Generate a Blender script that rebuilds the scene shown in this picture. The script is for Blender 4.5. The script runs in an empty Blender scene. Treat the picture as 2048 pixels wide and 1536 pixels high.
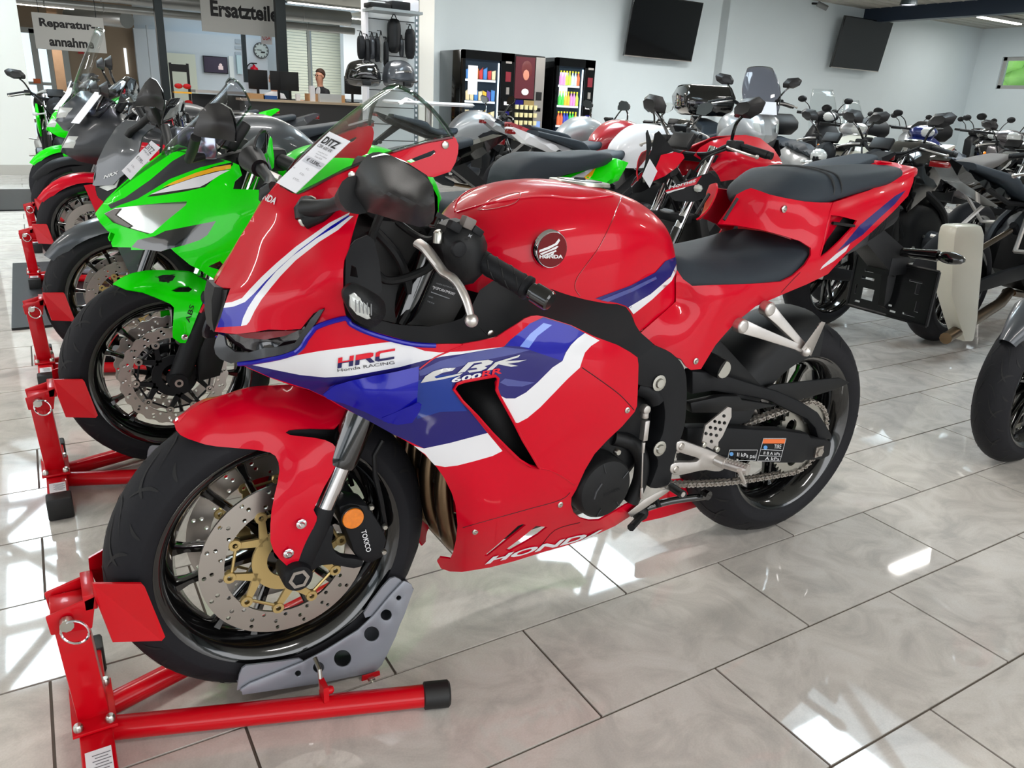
import bpy, bmesh, math, random
import numpy as np
from mathutils import Vector, Matrix
from mathutils.geometry import delaunay_2d_cdt
random.seed(7)
S = bpy.context.scene
COL = S.collection
PI = math.pi
# ---------------------------------------------------------------- camera
CAMH = 1.1243
FPX = 1542.0
CR = np.array([[0.85694831, 0.13619008, -0.49708334], [-0.51307015, 0.31706232, -0.79764059], [0.04897566, 0.93857538, 0.34158109]])
cam_d = bpy.data.cameras.new('camera'); cam_o = bpy.data.objects.new('camera', cam_d); COL.objects.link(cam_o)
cam_d.sensor_width = 36; cam_d.lens = FPX / 2048 * 36; cam_d.clip_start = .02; cam_d.clip_end = 200
_m = Matrix([list(r) for r in CR]).to_4x4(); _m.translation = (0, 0, CAMH); cam_o.matrix_world = _m
S.camera = cam_o
S.view_settings.view_transform = 'Standard'; S.view_settings.look = 'None'; S.view_settings.gamma = 1; S.view_settings.use_curve_mapping = False
S.view_settings.exposure = 0.1
S.cycles.use_denoising = True
S.cycles.max_bounces = 8; S.cycles.transparent_max_bounces = 16; S.cycles.glossy_bounces = 4; S.cycles.diffuse_bounces = 3
S.cycles.caustics_reflective = False; S.cycles.caustics_refractive = False; S.cycles.sample_clamp_indirect = 6
W_ = bpy.data.worlds.new('World'); S.world = W_; W_.use_nodes = True
W_.node_tree.nodes['Background'].inputs[0].default_value = (.86, .93, 1, 1); W_.node_tree.nodes['Background'].inputs[1].default_value = 2.0
CEIL = 3.35
def area(name, loc, sx, sy, power, color=(1, 1, 1), rot=(0, 0, 0)):
    l = bpy.data.lights.new(name, 'AREA'); l.shape = 'RECTANGLE'; l.size = sx; l.size_y = sy; l.energy = power; l.color = color
    o = bpy.data.objects.new(name, l); COL.objects.link(o); o.location = loc; o.rotation_euler = rot
    return o
# skylight lanterns (daylight entering through the roof glazing): x0,x1,y0,y1 
SKY = [(-1.9, -.25, 1.0, 13.0), (4.35, 6.2, 1.2, 10.6), (10.6, 12.3, 1.2, 10.6)]
for i, (x0, x1, y0, y1) in enumerate(SKY):
    area('skylight_daylight', ((x0 + x1) / 2, (y0 + y1) / 2, CEIL + 1.35), x1 - x0 + .5, y1 - y0 + .5, 122 * (x1 - x0) * (y1 - y0), (.93, .97, 1))
# shop front glazing behind the photographer
area('shopfront_daylight', (1.5, -4.6, 1.9), 11, 2.6, 130, (1, .96, .92), (PI / 2, 0, 0))
area('shopfront_side_daylight', (-6.0, 4, 1.9), 9, 2.4, 110, (1, .97, .94), (PI / 2, 0, -PI / 2))

# ---------------------------------------------------------------- helpers
def lin(c):
    return tuple((x / 255 / 12.92) if x <= 10 else ((x / 255 + .055) / 1.055) ** 2.4 for x in c)
MATS = {}
def mat(name, rgb, rough=.5, metal=0, coat=0, spec=.5, emit=0, coatr=.03, aniso=0):
    if name in MATS: return MATS[name]
    m = bpy.data.materials.new(name); m.use_nodes = True; b = m.node_tree.nodes['Principled BSDF']
    c = lin(rgb); b.inputs['Base Color'].default_value = (*c, 1); b.inputs['Roughness'].default_value = rough; b.inputs['Metallic'].default_value = metal
    b.inputs['Coat Weight'].default_value = coat; b.inputs['Coat Roughness'].default_value = coatr; b.inputs['Specular IOR Level'].default_value = spec
    if emit: b.inputs['Emission Color'].default_value = (*c, 1); b.inputs['Emission Strength'].default_value = emit
    MATS[name] = m; return m
def noisy(m, scale=200, amt=.12, bump=0, detail=4, rough=None):
    """breaks a plain material up with a little procedural noise in colour / bump"""
    nt = m.node_tree; b = nt.nodes['Principled BSDF']; c = list(b.inputs['Base Color'].default_value)
    tc = nt.nodes.new('ShaderNodeTexCoord'); n = nt.nodes.new('ShaderNodeTexNoise'); n.inputs['Scale'].default_value = scale; n.inputs['Detail'].default_value = detail
    nt.links.new(tc.outputs['Object'], n.inputs['Vector'])
    mx = nt.nodes.new('ShaderNodeMix'); mx.data_type = 'RGBA'; mx.inputs[6].default_value = (*[v * (1 - amt) for v in c[:3]], 1); mx.inputs[7].default_value = (*[min(1, v * (1 + amt)) for v in c[:3]], 1)
    nt.links.new(n.outputs['Fac'], mx.inputs[0]); nt.links.new(mx.outputs[2], b.inputs['Base Color'])
    if bump:
        bp = nt.nodes.new('ShaderNodeBump'); bp.inputs['Strength'].default_value = bump; bp.inputs['Distance'].default_value = .002
        nt.links.new(n.outputs['Fac'], bp.inputs['Height']); nt.links.new(bp.outputs['Normal'], b.inputs['Normal'])
    return m
def glass(name, rgb=(235, 242, 245), tint=.93, ior=1.45, rough=.01):
    if name in MATS: return MATS[name]
    m = bpy.data.materials.new(name); m.use_nodes = True; nt = m.node_tree; nt.nodes.clear()
    o = nt.nodes.new('ShaderNodeOutputMaterial'); t = nt.nodes.new('ShaderNodeBsdfTransparent'); g = nt.nodes.new('ShaderNodeBsdfGlossy'); lw = nt.nodes.new('ShaderNodeLayerWeight'); lw.inputs['Blend'].default_value = .5; pw = nt.nodes.new('ShaderNodeMath'); pw.operation = 'POWER'; pw.inputs[1].default_value = 4.; f = nt.nodes.new('ShaderNodeMapRange'); f.inputs[3].default_value = .035; f.inputs[4].default_value = .65; mx = nt.nodes.new('ShaderNodeMixShader')
    c = lin(rgb); t.inputs[0].default_value = (*[v * tint for v in c], 1); g.inputs['Roughness'].default_value = rough; nt.links.new(lw.outputs['Facing'], pw.inputs[0]); nt.links.new(pw.outputs[0], f.inputs[0])
    nt.links.new(f.outputs[0], mx.inputs[0]); nt.links.new(t.outputs[0], mx.inputs[1]); nt.links.new(g.outputs[0], mx.inputs[2]); nt.links.new(mx.outputs[0], o.inputs[0])
    MATS[name] = m; return m
RED = mat('red_paint', (202, 0, 34), .32, 0, .35, .12, coatr=.02)
BLUE = mat('blue_paint', (8, 8, 150), .3, .1, .5, .2)
NAVY = mat('navy_paint', (26, 22, 104), .35, 0, .5, .25)
MIDB = mat('mid_blue_paint', (16, 52, 140), .35, 0, .5, .25)
LIL = mat('pale_blue_paint', (74, 80, 145), .35, 0, .5, .25)
SKYB = mat('light_blue_paint', (105, 135, 220), .4, 0, 1)
WHITE = mat('white_paint', (226, 226, 230), .4, 0, .8)
GREEN = mat('green_paint', (16, 232, 0), .32, 0, .4, .15)
YEL = mat('yellow_paint', (240, 175, 20), .4, 0, 1)
GREY = mat('grey_paint', (62, 66, 72), .38, .2, .6)
SILV = mat('silver_paint', (168, 170, 172), .35, .5, .8)
BLKP = mat('black_paint', (8, 8, 9), .12, 0, 1)
DGRY = mat('dark_grey_satin', (46, 48, 52), .4, .2, .2)
BLK = noisy(mat('black_plastic', (16, 17, 19), .48, spec=.3), 900, .25, .15)
BLK2 = mat('matte_black', (20, 21, 24), .55, spec=.25)
MIR = noisy(mat('mirror_housing_plastic', (38, 37, 38), .42, 0, .05, .35), 1200, .15, .2)
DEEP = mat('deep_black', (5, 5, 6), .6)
RUB = noisy(mat('rubber', (26, 26, 30), .66, 0, 0, .22), 120, .18, .1)
RUBS = mat('rubber_sidewall', (22, 22, 24), .5)
GRV = mat('tread_groove', (10, 10, 11), .7)
SEAT = noisy(mat('seat_vinyl', (40, 48, 56), .55, spec=.3), 1500, .12, .35)
SEATS = noisy(mat('seat_side_vinyl', (30, 33, 36), .6), 1500, .12, .35)
STEEL = mat('brushed_steel', (188, 182, 176), .32, 1)
CHR = mat('chrome', (225, 225, 228), .07, 1)
ALU = noisy(mat('cast_aluminium', (205, 200, 196), .38, .9), 300, .06)
GOLD = mat('gold_anodised', (206, 180, 122), .38, .8)
BRZ = mat('heated_steel', (120, 100, 78), .28, 1)
ZINC = mat('zinc', (190, 188, 180), .3, 1)
GREYP = mat('grey_powder_coat', (150, 154, 164), .35, .35, .3)
SRED = mat('red_powder_coat', (196, 4, 22), .32, 0, .3, .2)
BLKR = mat('black_rubber_cap', (18, 18, 19), .55)
LENS = mat('clear_lens', (205, 208, 205), .12, .1, 1)
AMB = noisy(mat('amber_reflector', (222, 120, 10), .2, 0, 1), 160, .3)
MIRG = mat('mirror_glass', (210, 214, 216), .02, 1)
PAPER = mat('paper', (238, 238, 244), .6)
INK = mat('black_ink', (20, 20, 24), .6)
INKG = mat('grey_ink', (120, 120, 126), .6)
PBAND = mat('grey_paper_band', (205, 206, 214), .6)
ORA = mat('orange_label', (226, 110, 50), .5)
TXW = mat('white_print', (225, 225, 228), .5)
TXR = mat('red_print', (214, 12, 40), .4)
TXG = mat('grey_print', (130, 132, 136), .5)
WALL = noisy(mat('white_wall', (214, 226, 231), .8), 3, .02)
SCREEN = glass('clear_screen', (250, 252, 252), .985)
SMOKE = glass('smoked_screen', (196, 196, 204), .92)
SKYBLUE_DASH = mat('blue_protective_film', (30, 60, 150), .1, 0, 1)

def tag(o, label=None, cat=None, group=None, kind=None):
    if label: o['label'] = label
    if cat: o['category'] = cat
    if group: o['group'] = group
    if kind: o['kind'] = kind
    return o
def empty(name, label, cat, loc=(0, 0, 0), rz=0, group=None):
    o = bpy.data.objects.new(name, None); COL.objects.link(o); o.location = loc; o.rotation_euler = (0, 0, rz); o.empty_display_size = .1
    return tag(o, label, cat, group)
def V(*a): return Vector(a)
class MB:
    def __init__(s): s.v = []; s.f = []; s.m = []
    def add(s, vs, fs, mi=0):
        n = len(s.v); s.v += [tuple(v) for v in vs]; s.f += [tuple(n + i for i in f) for f in fs]
        s.m += ([mi] * len(fs)) if isinstance(mi, int) else list(mi); return s
    def islands(s, gap=.02):
        p = list(range(len(s.v)))
        def fd(a):
            while p[a] != a: p[a] = p[p[a]]; a = p[a]
            return a
        for f in s.f:
            for i in f[1:]: p[fd(i)] = fd(f[0])
        G = {}
        for i in range(len(s.v)): G.setdefault(fd(i), []).append(i)
        cl = []
        for g in G.values():
            c = sum((Vector(s.v[i]) for i in g), Vector()) / len(g)
            for k in cl:
                if (k[0] - c).length < gap: k[1].update(g); break
            else: cl.append((c, set(g)))
        out = []
        for c, g in cl:
            m = MB(); ix = {i: k for k, i in enumerate(sorted(g))}; m.v = [s.v[i] for i in sorted(g)]
            for f, mi in zip(s.f, s.m):
                if f[0] in ix: m.f.append(tuple(ix[i] for i in f)); m.m.append(mi)
            out.append(m)
        return out
    def build(s, name, mats, parent=None, smooth=True, split=38, solid=0, bevel=0, off=-1, weld=0, subd=0, whole=False):
        if not whole and (name.endswith(('bolt', 'crease', 'trim_line', '_seam', 'scoop_vane', 'tail_slot', 'mirror_mount', 'switch_button')) or name == 'piece'):
            for m in s.islands()[::-1]: o = m.build(name, mats, parent, smooth, split, solid, bevel, off, weld, subd, True)
            return o
        me = bpy.data.meshes.new(name); me.from_pydata(s.v, [], s.f)
        mats = mats if isinstance(mats, (list, tuple)) else [mats]
        for m in mats: me.materials.append(m)
        me.polygons.foreach_set('material_index', s.m)
        if smooth: me.polygons.foreach_set('use_smooth', [True] * len(me.polygons))
        me.update()
        o = bpy.data.objects.new(name, me); COL.objects.link(o)
        if parent: o.parent = parent
        if weld: w = o.modifiers.new('w', 'WELD'); w.merge_threshold = weld
        if subd: w = o.modifiers.new('d', 'SUBSURF'); w.levels = subd; w.render_levels = subd
        if solid: w = o.modifiers.new('s', 'SOLIDIFY'); w.thickness = solid; w.offset = off
        if bevel: w = o.modifiers.new('b', 'BEVEL'); w.width = bevel; w.segments = 2; w.limit_method = 'ANGLE'; w.angle_limit = .6; w.harden_normals = False
        if smooth and split: w = o.modifiers.new('e', 'EDGE_SPLIT'); w.split_angle = math.radians(split)
        return o
    # primitives
    def box(s, c, sz, rot=None, mi=0):
        hx, hy, hz = sz[0] / 2, sz[1] / 2, sz[2] / 2; c = Vector(c)
        vs = [Vector((x, y, z)) for x in (-hx, hx) for y in (-hy, hy) for z in (-hz, hz)]
        if rot is not None: vs = [rot @ v for v in vs]
        return s.add([c + v for v in vs], [(0, 1, 3, 2), (4, 6, 7, 5), (0, 4, 5, 1), (2, 3, 7, 6), (0, 2, 6, 4), (1, 5, 7, 3)], mi)
    def tube(s, pts, r, n=10, caps=True, closed=False, mi=0):
        pts = [Vector(p) for p in pts]; N = len(pts); rs = r if isinstance(r, (list, tuple)) else [r] * N
        up = None; rings = []
        for i in range(N):
            a = pts[i - 1] if (i > 0 or closed) else pts[i]; b = pts[(i + 1) % N] if (i < N - 1 or closed) else pts[i]
            t = (b - a).normalized()
            if up is None:
                up = t.orthogonal().normalized()
            else: up = (up - t * up.dot(t)).normalized()
            w = t.cross(up)
            rings.append([pts[i] + (up * math.cos(2 * PI * k / n) + w * math.sin(2 * PI * k / n)) * rs[i] for k in range(n)])
        vs = [v for r_ in rings for v in r_]; fs = []
        for i in range(N if closed else N - 1):
            j = (i + 1) % N
            for k in range(n):
                fs.append((i * n + k, i * n + (k + 1) % n, j * n + (k + 1) % n, j * n + k))
        if caps and not closed: fs += [tuple(range(n - 1, -1, -1)), tuple((N - 1) * n + k for k in range(n))]
        return s.add(vs, fs, mi)
    def cyl(s, a, b, r, r2=None, n=16, mi=0): return s.tube([a, b], [r, r if r2 is None else r2], n, True, False, mi)
    def lathe(s, prof, c=(0, 0, 0), n=48, axis='y', closed=False, mi=0):
        """prof: (radius, offset along axis)"""
        vs = []; fs = []; P = len(prof)
        for k in range(n):
            a = 2 * PI * k / n
            for r, h in prof:
                if axis == 'y': vs.append((c[0] + r * math.cos(a), c[1] + h, c[2] + r * math.sin(a)))
                elif axis == 'z': vs.append((c[0] + r * math.cos(a), c[1] + r * math.sin(a), c[2] + h))
                else: vs.append((c[0] + h, c[1] + r * math.cos(a), c[2] + r * math.sin(a)))
        for k in range(n):
            k2 = (k + 1) % n
            for i in range(P if closed else P - 1):
                j = (i + 1) % P
                fs.append((k * P + i, k2 * P + i, k2 * P + j, k * P + j))
        return s.add(vs, fs, mi)
    def sphere(s, c, r, n=12, sq=(1, 1, 1), mi=0):
        vs = []; fs = []
        for i in range(n // 2 + 1):
            t = PI * i / (n // 2)
            for k in range(n):
                a = 2 * PI * k / n; vs.append((c[0] + r * sq[0] * math.sin(t) * math.cos(a), c[1] + r * sq[1] * math.sin(t) * math.sin(a), c[2] + r * sq[2] * math.cos(t)))
        for i in range(n // 2):
            for k in range(n): fs.append((i * n + k, i * n + (k + 1) % n, (i + 1) * n + (k + 1) % n, (i + 1) * n + k))
        return s.add(vs, fs, mi)
    def loft(s, secs, caps=True, mi=0, closed=True):
        n = len(secs[0]); vs = [v for r_ in secs for v in r_]; fs = []
        for i in range(len(secs) - 1):
            for k in range(n if closed else n - 1): fs.append((i * n + k, i * n + (k + 1) % n, (i + 1) * n + (k + 1) % n, (i + 1) * n + k))
        if caps: fs += [tuple(range(n - 1, -1, -1)), tuple((len(secs) - 1) * n + k for k in range(n))]
        return s.add(vs, fs, mi)
    def mirror(s):
        n = len(s.v); s.v += [(x, -y, z) for x, y, z in s.v]; s.f += [tuple(n + i for i in reversed(f)) for f in s.f]; s.m += s.m[:]; return s

def inpoly(x, y, P):
    c = False; n = len(P); j = n - 1
    for i in range(n):
        xi, yi = P[i][0], P[i][1]; xj, yj = P[j][0], P[j][1]
        if (yi > y) != (yj > y) and x < (xj - xi) * (y - yi) / (yj - yi) + xi: c = not c
        j = i
    return c
def dens(P, step, closed=True):
    out = []; n = len(P)
    for i in range(n if closed else n - 1):
        a = P[i]; b = P[(i + 1) % n]; d = math.hypot(b[0] - a[0], b[1] - a[1]); k = max(1, int(round(d / step)))
        for t in range(k): out.append((a[0] + (b[0] - a[0]) * t / k, a[1] + (b[1] - a[1]) * t / k))
    if not closed: out.append((P[-1][0], P[-1][1]))
    return out
def rnd(P, it=1, keep=()):
    """chaikin corner rounding of a closed outline"""
    for _ in range(it):
        Q = []; n = len(P)
        for i in range(n):
            a = P[i]; b = P[(i + 1) % n]
            Q += [(a[0] * .8 + b[0] * .2, a[1] * .8 + b[1] * .2), (a[0] * .2 + b[0] * .8, a[1] * .2 + b[1] * .8)]
        P = Q
    return P
def spl(P, n=6, closed=False):
    """catmull-rom through points (any dimension)"""
    P = [np.array(p, float) for p in P]; N = len(P); out = []
    for i in range(N if closed else N - 1):
        p0 = P[(i - 1) % N] if (closed or i > 0) else P[0]; p1 = P[i]; p2 = P[(i + 1) % N]; p3 = P[(i + 2) % N] if (closed or i < N - 2) else P[-1]
        for k in range(n):
            t = k / n; out.append(.5 * ((2 * p1) + (-p0 + p2) * t + (2 * p0 - 5 * p1 + 4 * p2 - p3) * t * t + (-p0 + 3 * p1 - 3 * p2 + p3) * t ** 3))
    if not closed: out.append(P[-1])
    return [tuple(float(v) for v in p) for p in out]
def cdt(loops, pts=(), lines=()):
    """constrained triangulation; returns verts, tris"""
    vs = []; es = []
    for L in loops:
        n = len(vs); k = len(L); vs += [Vector((p[0], p[1])) for p in L]; es += [(n + i, n + (i + 1) % k) for i in range(k)]
    for L in lines:
        n = len(vs); k = len(L); vs += [Vector((p[0], p[1])) for p in L]; es += [(n + i, n + i + 1) for i in range(k - 1)]
    vs += [Vector((p[0], p[1])) for p in pts]
    r = delaunay_2d_cdt(vs, es, [], 0, 1e-5)
    return [tuple(v) for v in r[0]], [tuple(f) for f in r[2]]
def tri2d(outer, holes=(), pts=(), regs=(), step=None):
    """triangulated outline minus holes; regs give a material index to each triangle"""
    V2, T = cdt([outer] + list(holes) + [r for _, r in regs], pts)
    out = []; mi = []
    for t in T:
        cx = sum(V2[i][0] for i in t) / 3; cy = sum(V2[i][1] for i in t) / 3
        if not inpoly(cx, cy, outer) or any(inpoly(cx, cy, h) for h in holes): continue
        a = V2[t[0]]; b = V2[t[1]]; c = V2[t[2]]
        if abs((b[0] - a[0]) * (c[1] - a[1]) - (b[1] - a[1]) * (c[0] - a[0])) < 1e-9: continue
        m = 0
        for k, P in regs:
            if inpoly(cx, cy, P): m = k
        out.append(t); mi.append(m)
    return V2, out, mi
def prism(mb, outer, y0, y1, holes=(), mi=0):
    """outer in (x,z); extruded from y0 to y1"""
    V2, T, _ = tri2d(outer, holes)
    n = len(V2); vs = [(x, y0, z) for x, z in V2] + [(x, y1, z) for x, z in V2]
    fs = [t for t in T] + [tuple(n + i for i in reversed(t)) for t in T]
    from collections import Counter
    ec = Counter(); 
    for t in T:
        for i in range(3): ec[(t[i], t[(i + 1) % 3])] += 1
    for (a, b) in list(ec):
        if (b, a) not in ec: fs.append((b, a, n + a, n + b))
    return mb.add(vs, fs, mi)
def pillow2(mb, outer, W, R, step=.02, e=.0, y0=0, side='both', mi=0, holes=(), wfun=None, p=2., regs=()):
    """rounded body: (x,z) outline, half width grows from e at the rim to W inside"""
    O = dens(outer, step); xs = [q[0] for q in O]; zs = [q[1] for q in O]
    pts = []
    Oa = np.array(O); Ob = np.roll(Oa, -1, 0)
    def dist(x, z):
        d = Ob - Oa; w = np.array([x, z]) - Oa; t = np.clip((w * d).sum(1) / np.maximum((d * d).sum(1), 1e-12), 0, 1)
        return float(np.min(np.hypot(*(w - d * t[:, None]).T)))
    x = min(xs) + step * .5; r = 0
    while x < max(xs):
        z = min(zs) + step * (.5 if r % 2 else .2)
        while z < max(zs):
            if inpoly(x, z, O) and dist(x, z) > step * .35: pts.append((x, z))
            z += step
        x += step; r += 1
    # dense rim rows for a round edge
    V2, T, M = tri2d(O, [dens(h, step) for h in holes], pts, regs=[(k, dens(P, step)) for k, P in regs])
    D = [dist(a, b) for a, b in V2]
    L = np.array([e + ((wfun(a, b) if wfun else 1.) * W - e) * (1 - (1 - min(d / R, 1)) ** p) ** (1 / p) for (a, b), d in zip(V2, D)])
    nb = [set() for _ in V2]
    for t in T:
        for i in range(3): nb[t[i]] |= {t[(i + 1) % 3], t[(i + 2) % 3]}
    for _ in range(2):
        L2 = L.copy()
        for i, s_ in enumerate(nb):
            if D[i] > step * .3 and s_: L2[i] = .5 * L[i] + .5 * np.mean([L[j] for j in s_])
        L = L2
    n = len(V2)
    # left side (y negative) winding: x,z plane seen from -y is counterclockwise x->z
    if side in ('both', 'left'):
        mb.add([(V2[i][0], y0 - L[i], V2[i][1]) for i in range(n)], T, [mi + m for m in M])
    if side in ('both', 'right'):
        mb.add([(V2[i][0], y0 + L[i], V2[i][1]) for i in range(n)], [tuple(reversed(t)) for t in T], [mi + m for m in M])
    if side == 'both' and e > 0:
        k = len(O); a = [(q[0], y0 - e, q[1]) for q in O] + [(q[0], y0 + e, q[1]) for q in O]
        mb.add(a, [(i, k + i, k + (i + 1) % k, (i + 1) % k) for i in range(k)], mi)
    return mb
class TPS:
    def __init__(s, C, lam=0., k='tps'):
        C = np.array(C, float); s.P = C[:, :2] / 100.; n = len(C); s.k = k
        A = s.K(s.P); A += np.eye(n) * lam
        Q = np.c_[np.ones(n), s.P]; M = np.block([[A, Q], [Q.T, np.zeros((3, 3))]])
        s.w = np.linalg.solve(M, np.r_[C[:, 2], 0, 0, 0])
    def K(s, X):
        d = np.sqrt(((X[:, None] - s.P[None]) ** 2).sum(-1)) + 1e-9
        return d * d * np.log(d) if s.k == 'tps' else d
    def __call__(s, x, y):
        X = np.array([[x / 100., y / 100.]]); return float((s.K(X) @ s.w[:-3])[0] + s.w[-3] + s.w[-2] * X[0, 0] + s.w[-1] * X[0, 1])
    def many(s, P):
        X = np.array(P)[:, :2] / 100.; return s.K(X) @ s.w[:-3] + s.w[-3] + X @ s.w[-2:]
def wray(px, py):
    u = np.array([px - 1024, -(py - 768), -FPX]); return CR @ u
def w_z(px, py, z):
    r = wray(px, py); t = (z - CAMH) / r[2]; return V(r[0] * t, r[1] * t, z)
def w_y(px, py, y):
    r = wray(px, py); t = y / r[1]; return V(r[0] * t, y, CAMH + r[2] * t)
def w_x(px, py, x):
    r = wray(px, py); t = x / r[0]; return V(x, r[1] * t, CAMH + r[2] * t)
class Frame:
    """a bike's own axes: x backwards from the front axle, y across (left is -y), z up; measures photo points at a known lateral offset"""
    def __init__(s, ox, oy, ang=0.):
        s.o = np.array([ox, oy, 0.]); c, n = math.cos(ang), math.sin(ang); s.ang = ang
        s.R = np.array([[c, n, 0], [-n, c, 0], [0, 0, 1.]]); s.c = s.R @ (np.array([0, 0, CAMH]) - s.o)
    def p(s, px, py, lat):
        r = s.R @ wray(px, py); t = (-lat - s.c[1]) / r[1]; q = s.c + r * t; return (float(q[0]), float(-lat), float(q[2]))
    def xz(s, P, lat): return [(lambda q: (q[0], q[2]))(s.p(a[0], a[1], lat)) for a in P]
    def px_(s, px, py, x):
        r = s.R @ wray(px, py); t = (x - s.c[0]) / r[0]; q = s.c + r * t; return (float(x), float(q[1]), float(q[2]))
    def loc(s): return (s.o[0], s.o[1], 0)
def panel(fr, name, outline, ctrl, mats, parent, regs=(), holes=(), step=13, thick=.004, mirror=True, lam=.0, k='tps', split=50, both_regs=True):
    """a moulded panel: outline and lateral offsets measured on the photo's left side, mirrored for the right"""
    T_ = TPS(ctrl, lam, k); O = dens(outline, step); xs = [q[0] for q in O]; ys = [q[1] for q in O]; pts = []
    Oa = np.array(O)
    H = [dens(h, step) for h in holes]; Rg = [(i, dens(r, step)) for i, r in regs]
    allp = np.array([q for L in [O] + H + [r for _, r in Rg] for q in L])
    x = min(xs) + step / 2; row = 0
    while x < max(xs):
        y = min(ys) + step * (.5 if row % 2 else 0)
        while y < max(ys):
            if inpoly(x, y, O) and np.min(np.hypot(allp[:, 0] - x, allp[:, 1] - y)) > step * .55: pts.append((x, y))
            y += step
        x += step * .87; row += 1
    V2, T, M = tri2d(O, H, pts, Rg)
    lat = T_.many(V2); vs = [fr.p(a, b, l) for (a, b), l in zip(V2, lat)]
    T = [tuple(reversed(t)) for t in T]  # pixel y points down
    out = []
    mb = MB(); mb.add(vs, T, M); out.append(mb.build(name, mats, parent, solid=thick, split=split, weld=.0004))
    if mirror:
        mb = MB(); mb.add([(a, -b, c) for a, b, c in vs], [tuple(reversed(t)) for t in T], M); out.append(mb.build(name, mats, parent, solid=thick, split=split, weld=.0004))
    return T_, out
def plate(fr, name, outline, lat, t, m, parent, holes=(), bevel=.0, mirror=False, rounds=0, smooth=True):
    """a flat part of thickness t whose outer face lies at the lateral offset lat"""
    P = fr.xz(rnd(outline, rounds) if rounds else outline, lat); Hs = [fr.xz(h, lat) for h in holes]
    mb = MB(); prism(mb, P, -lat, -lat + t, Hs); o = mb.build(name, m, parent, bevel=bevel, smooth=smooth, split=32)
    if mirror:
        mb = MB(); prism(mb, P, lat - t, lat, Hs); mb.build(name, m, parent, bevel=bevel, smooth=smooth, split=32)
    return o
def circ(cx, cy, r, n=12, ry=None, a0=0): return [(cx + r * math.cos(a0 + 2 * PI * i / n), cy + (ry or r) * math.sin(a0 + 2 * PI * i / n)) for i in range(n)]
_TX = {}
def text2d(s, bold=0., res=3):
    k = (s, bold)
    if k in _TX: return _TX[k]
    c = bpy.data.curves.new('t', 'FONT'); c.body = s; c.size = 1; c.offset = bold; c.resolution_u = res
    o = bpy.data.objects.new('t', c); COL.objects.link(o)
    dg = bpy.context.evaluated_depsgraph_get(); me = bpy.data.meshes.new_from_object(o.evaluated_get(dg))
    vs = [(v.co.x, v.co.y) for v in me.vertices]; fs = [tuple(p.vertices) for p in me.polygons]
    bpy.data.objects.remove(o); bpy.data.meshes.remove(me); bpy.data.curves.remove(c)
    if vs:
        x0 = min(v[0] for v in vs); x1 = max(v[0] for v in vs); y0 = min(v[1] for v in vs); y1 = max(v[1] for v in vs)
        vs = [((x - x0) / (x1 - x0), (y - y0) / (y1 - y0)) for x, y in vs]
    _TX[k] = (vs, fs); return _TX[k]
def print_on(fr, name, s, bl, br, tl, lat, m, parent, bold=.0, eps=.0018, thick=.0):
    """lettering laid on a panel: bl, br, tl are photo points of the word's corners; lat is a number or a panel's offset function"""
    vs, fs = text2d(s, bold) if isinstance(s, str) else s
    P = []
    for u, v in vs:
        x = bl[0] + (br[0] - bl[0]) * u + (tl[0] - bl[0]) * v; y = bl[1] + (br[1] - bl[1]) * u + (tl[1] - bl[1]) * v
        P.append(fr.p(x, y, (lat(x, y) if callable(lat) else lat) + eps))
    mb = MB(); mb.add(P, fs); return mb.build(name, m, parent, smooth=False)
def word(name, s, o, ux, uy, m, parent, bold=0., n=None):
    """flat lettering in 3D: o corner, ux along the word, uy up"""
    vs, fs = text2d(s, bold) if isinstance(s, str) else s
    o, ux, uy = Vector(o), Vector(ux), Vector(uy); mb = MB(); mb.add([o + ux * u + uy * v for u, v in vs], fs); return mb.build(name, m, parent, smooth=False)
def polys(*P):
    """several simple polygons as one 2D shape in unit coordinates"""
    vs = []; fs = []
    for p in P:
        V2, T, _ = tri2d(p); n = len(vs); vs += V2; fs += [tuple(n + i for i in t) for t in T]
    return vs, fs
def bolt(mb, c, r=.006, h=.004, d=(0, -1, 0), mi=0, n=10):
    c = Vector(c); d = Vector(d).normalized(); mb.tube([c, c + d * h * .7, c + d * h], [r, r, r * .7], n, True, False, mi); return mb
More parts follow.
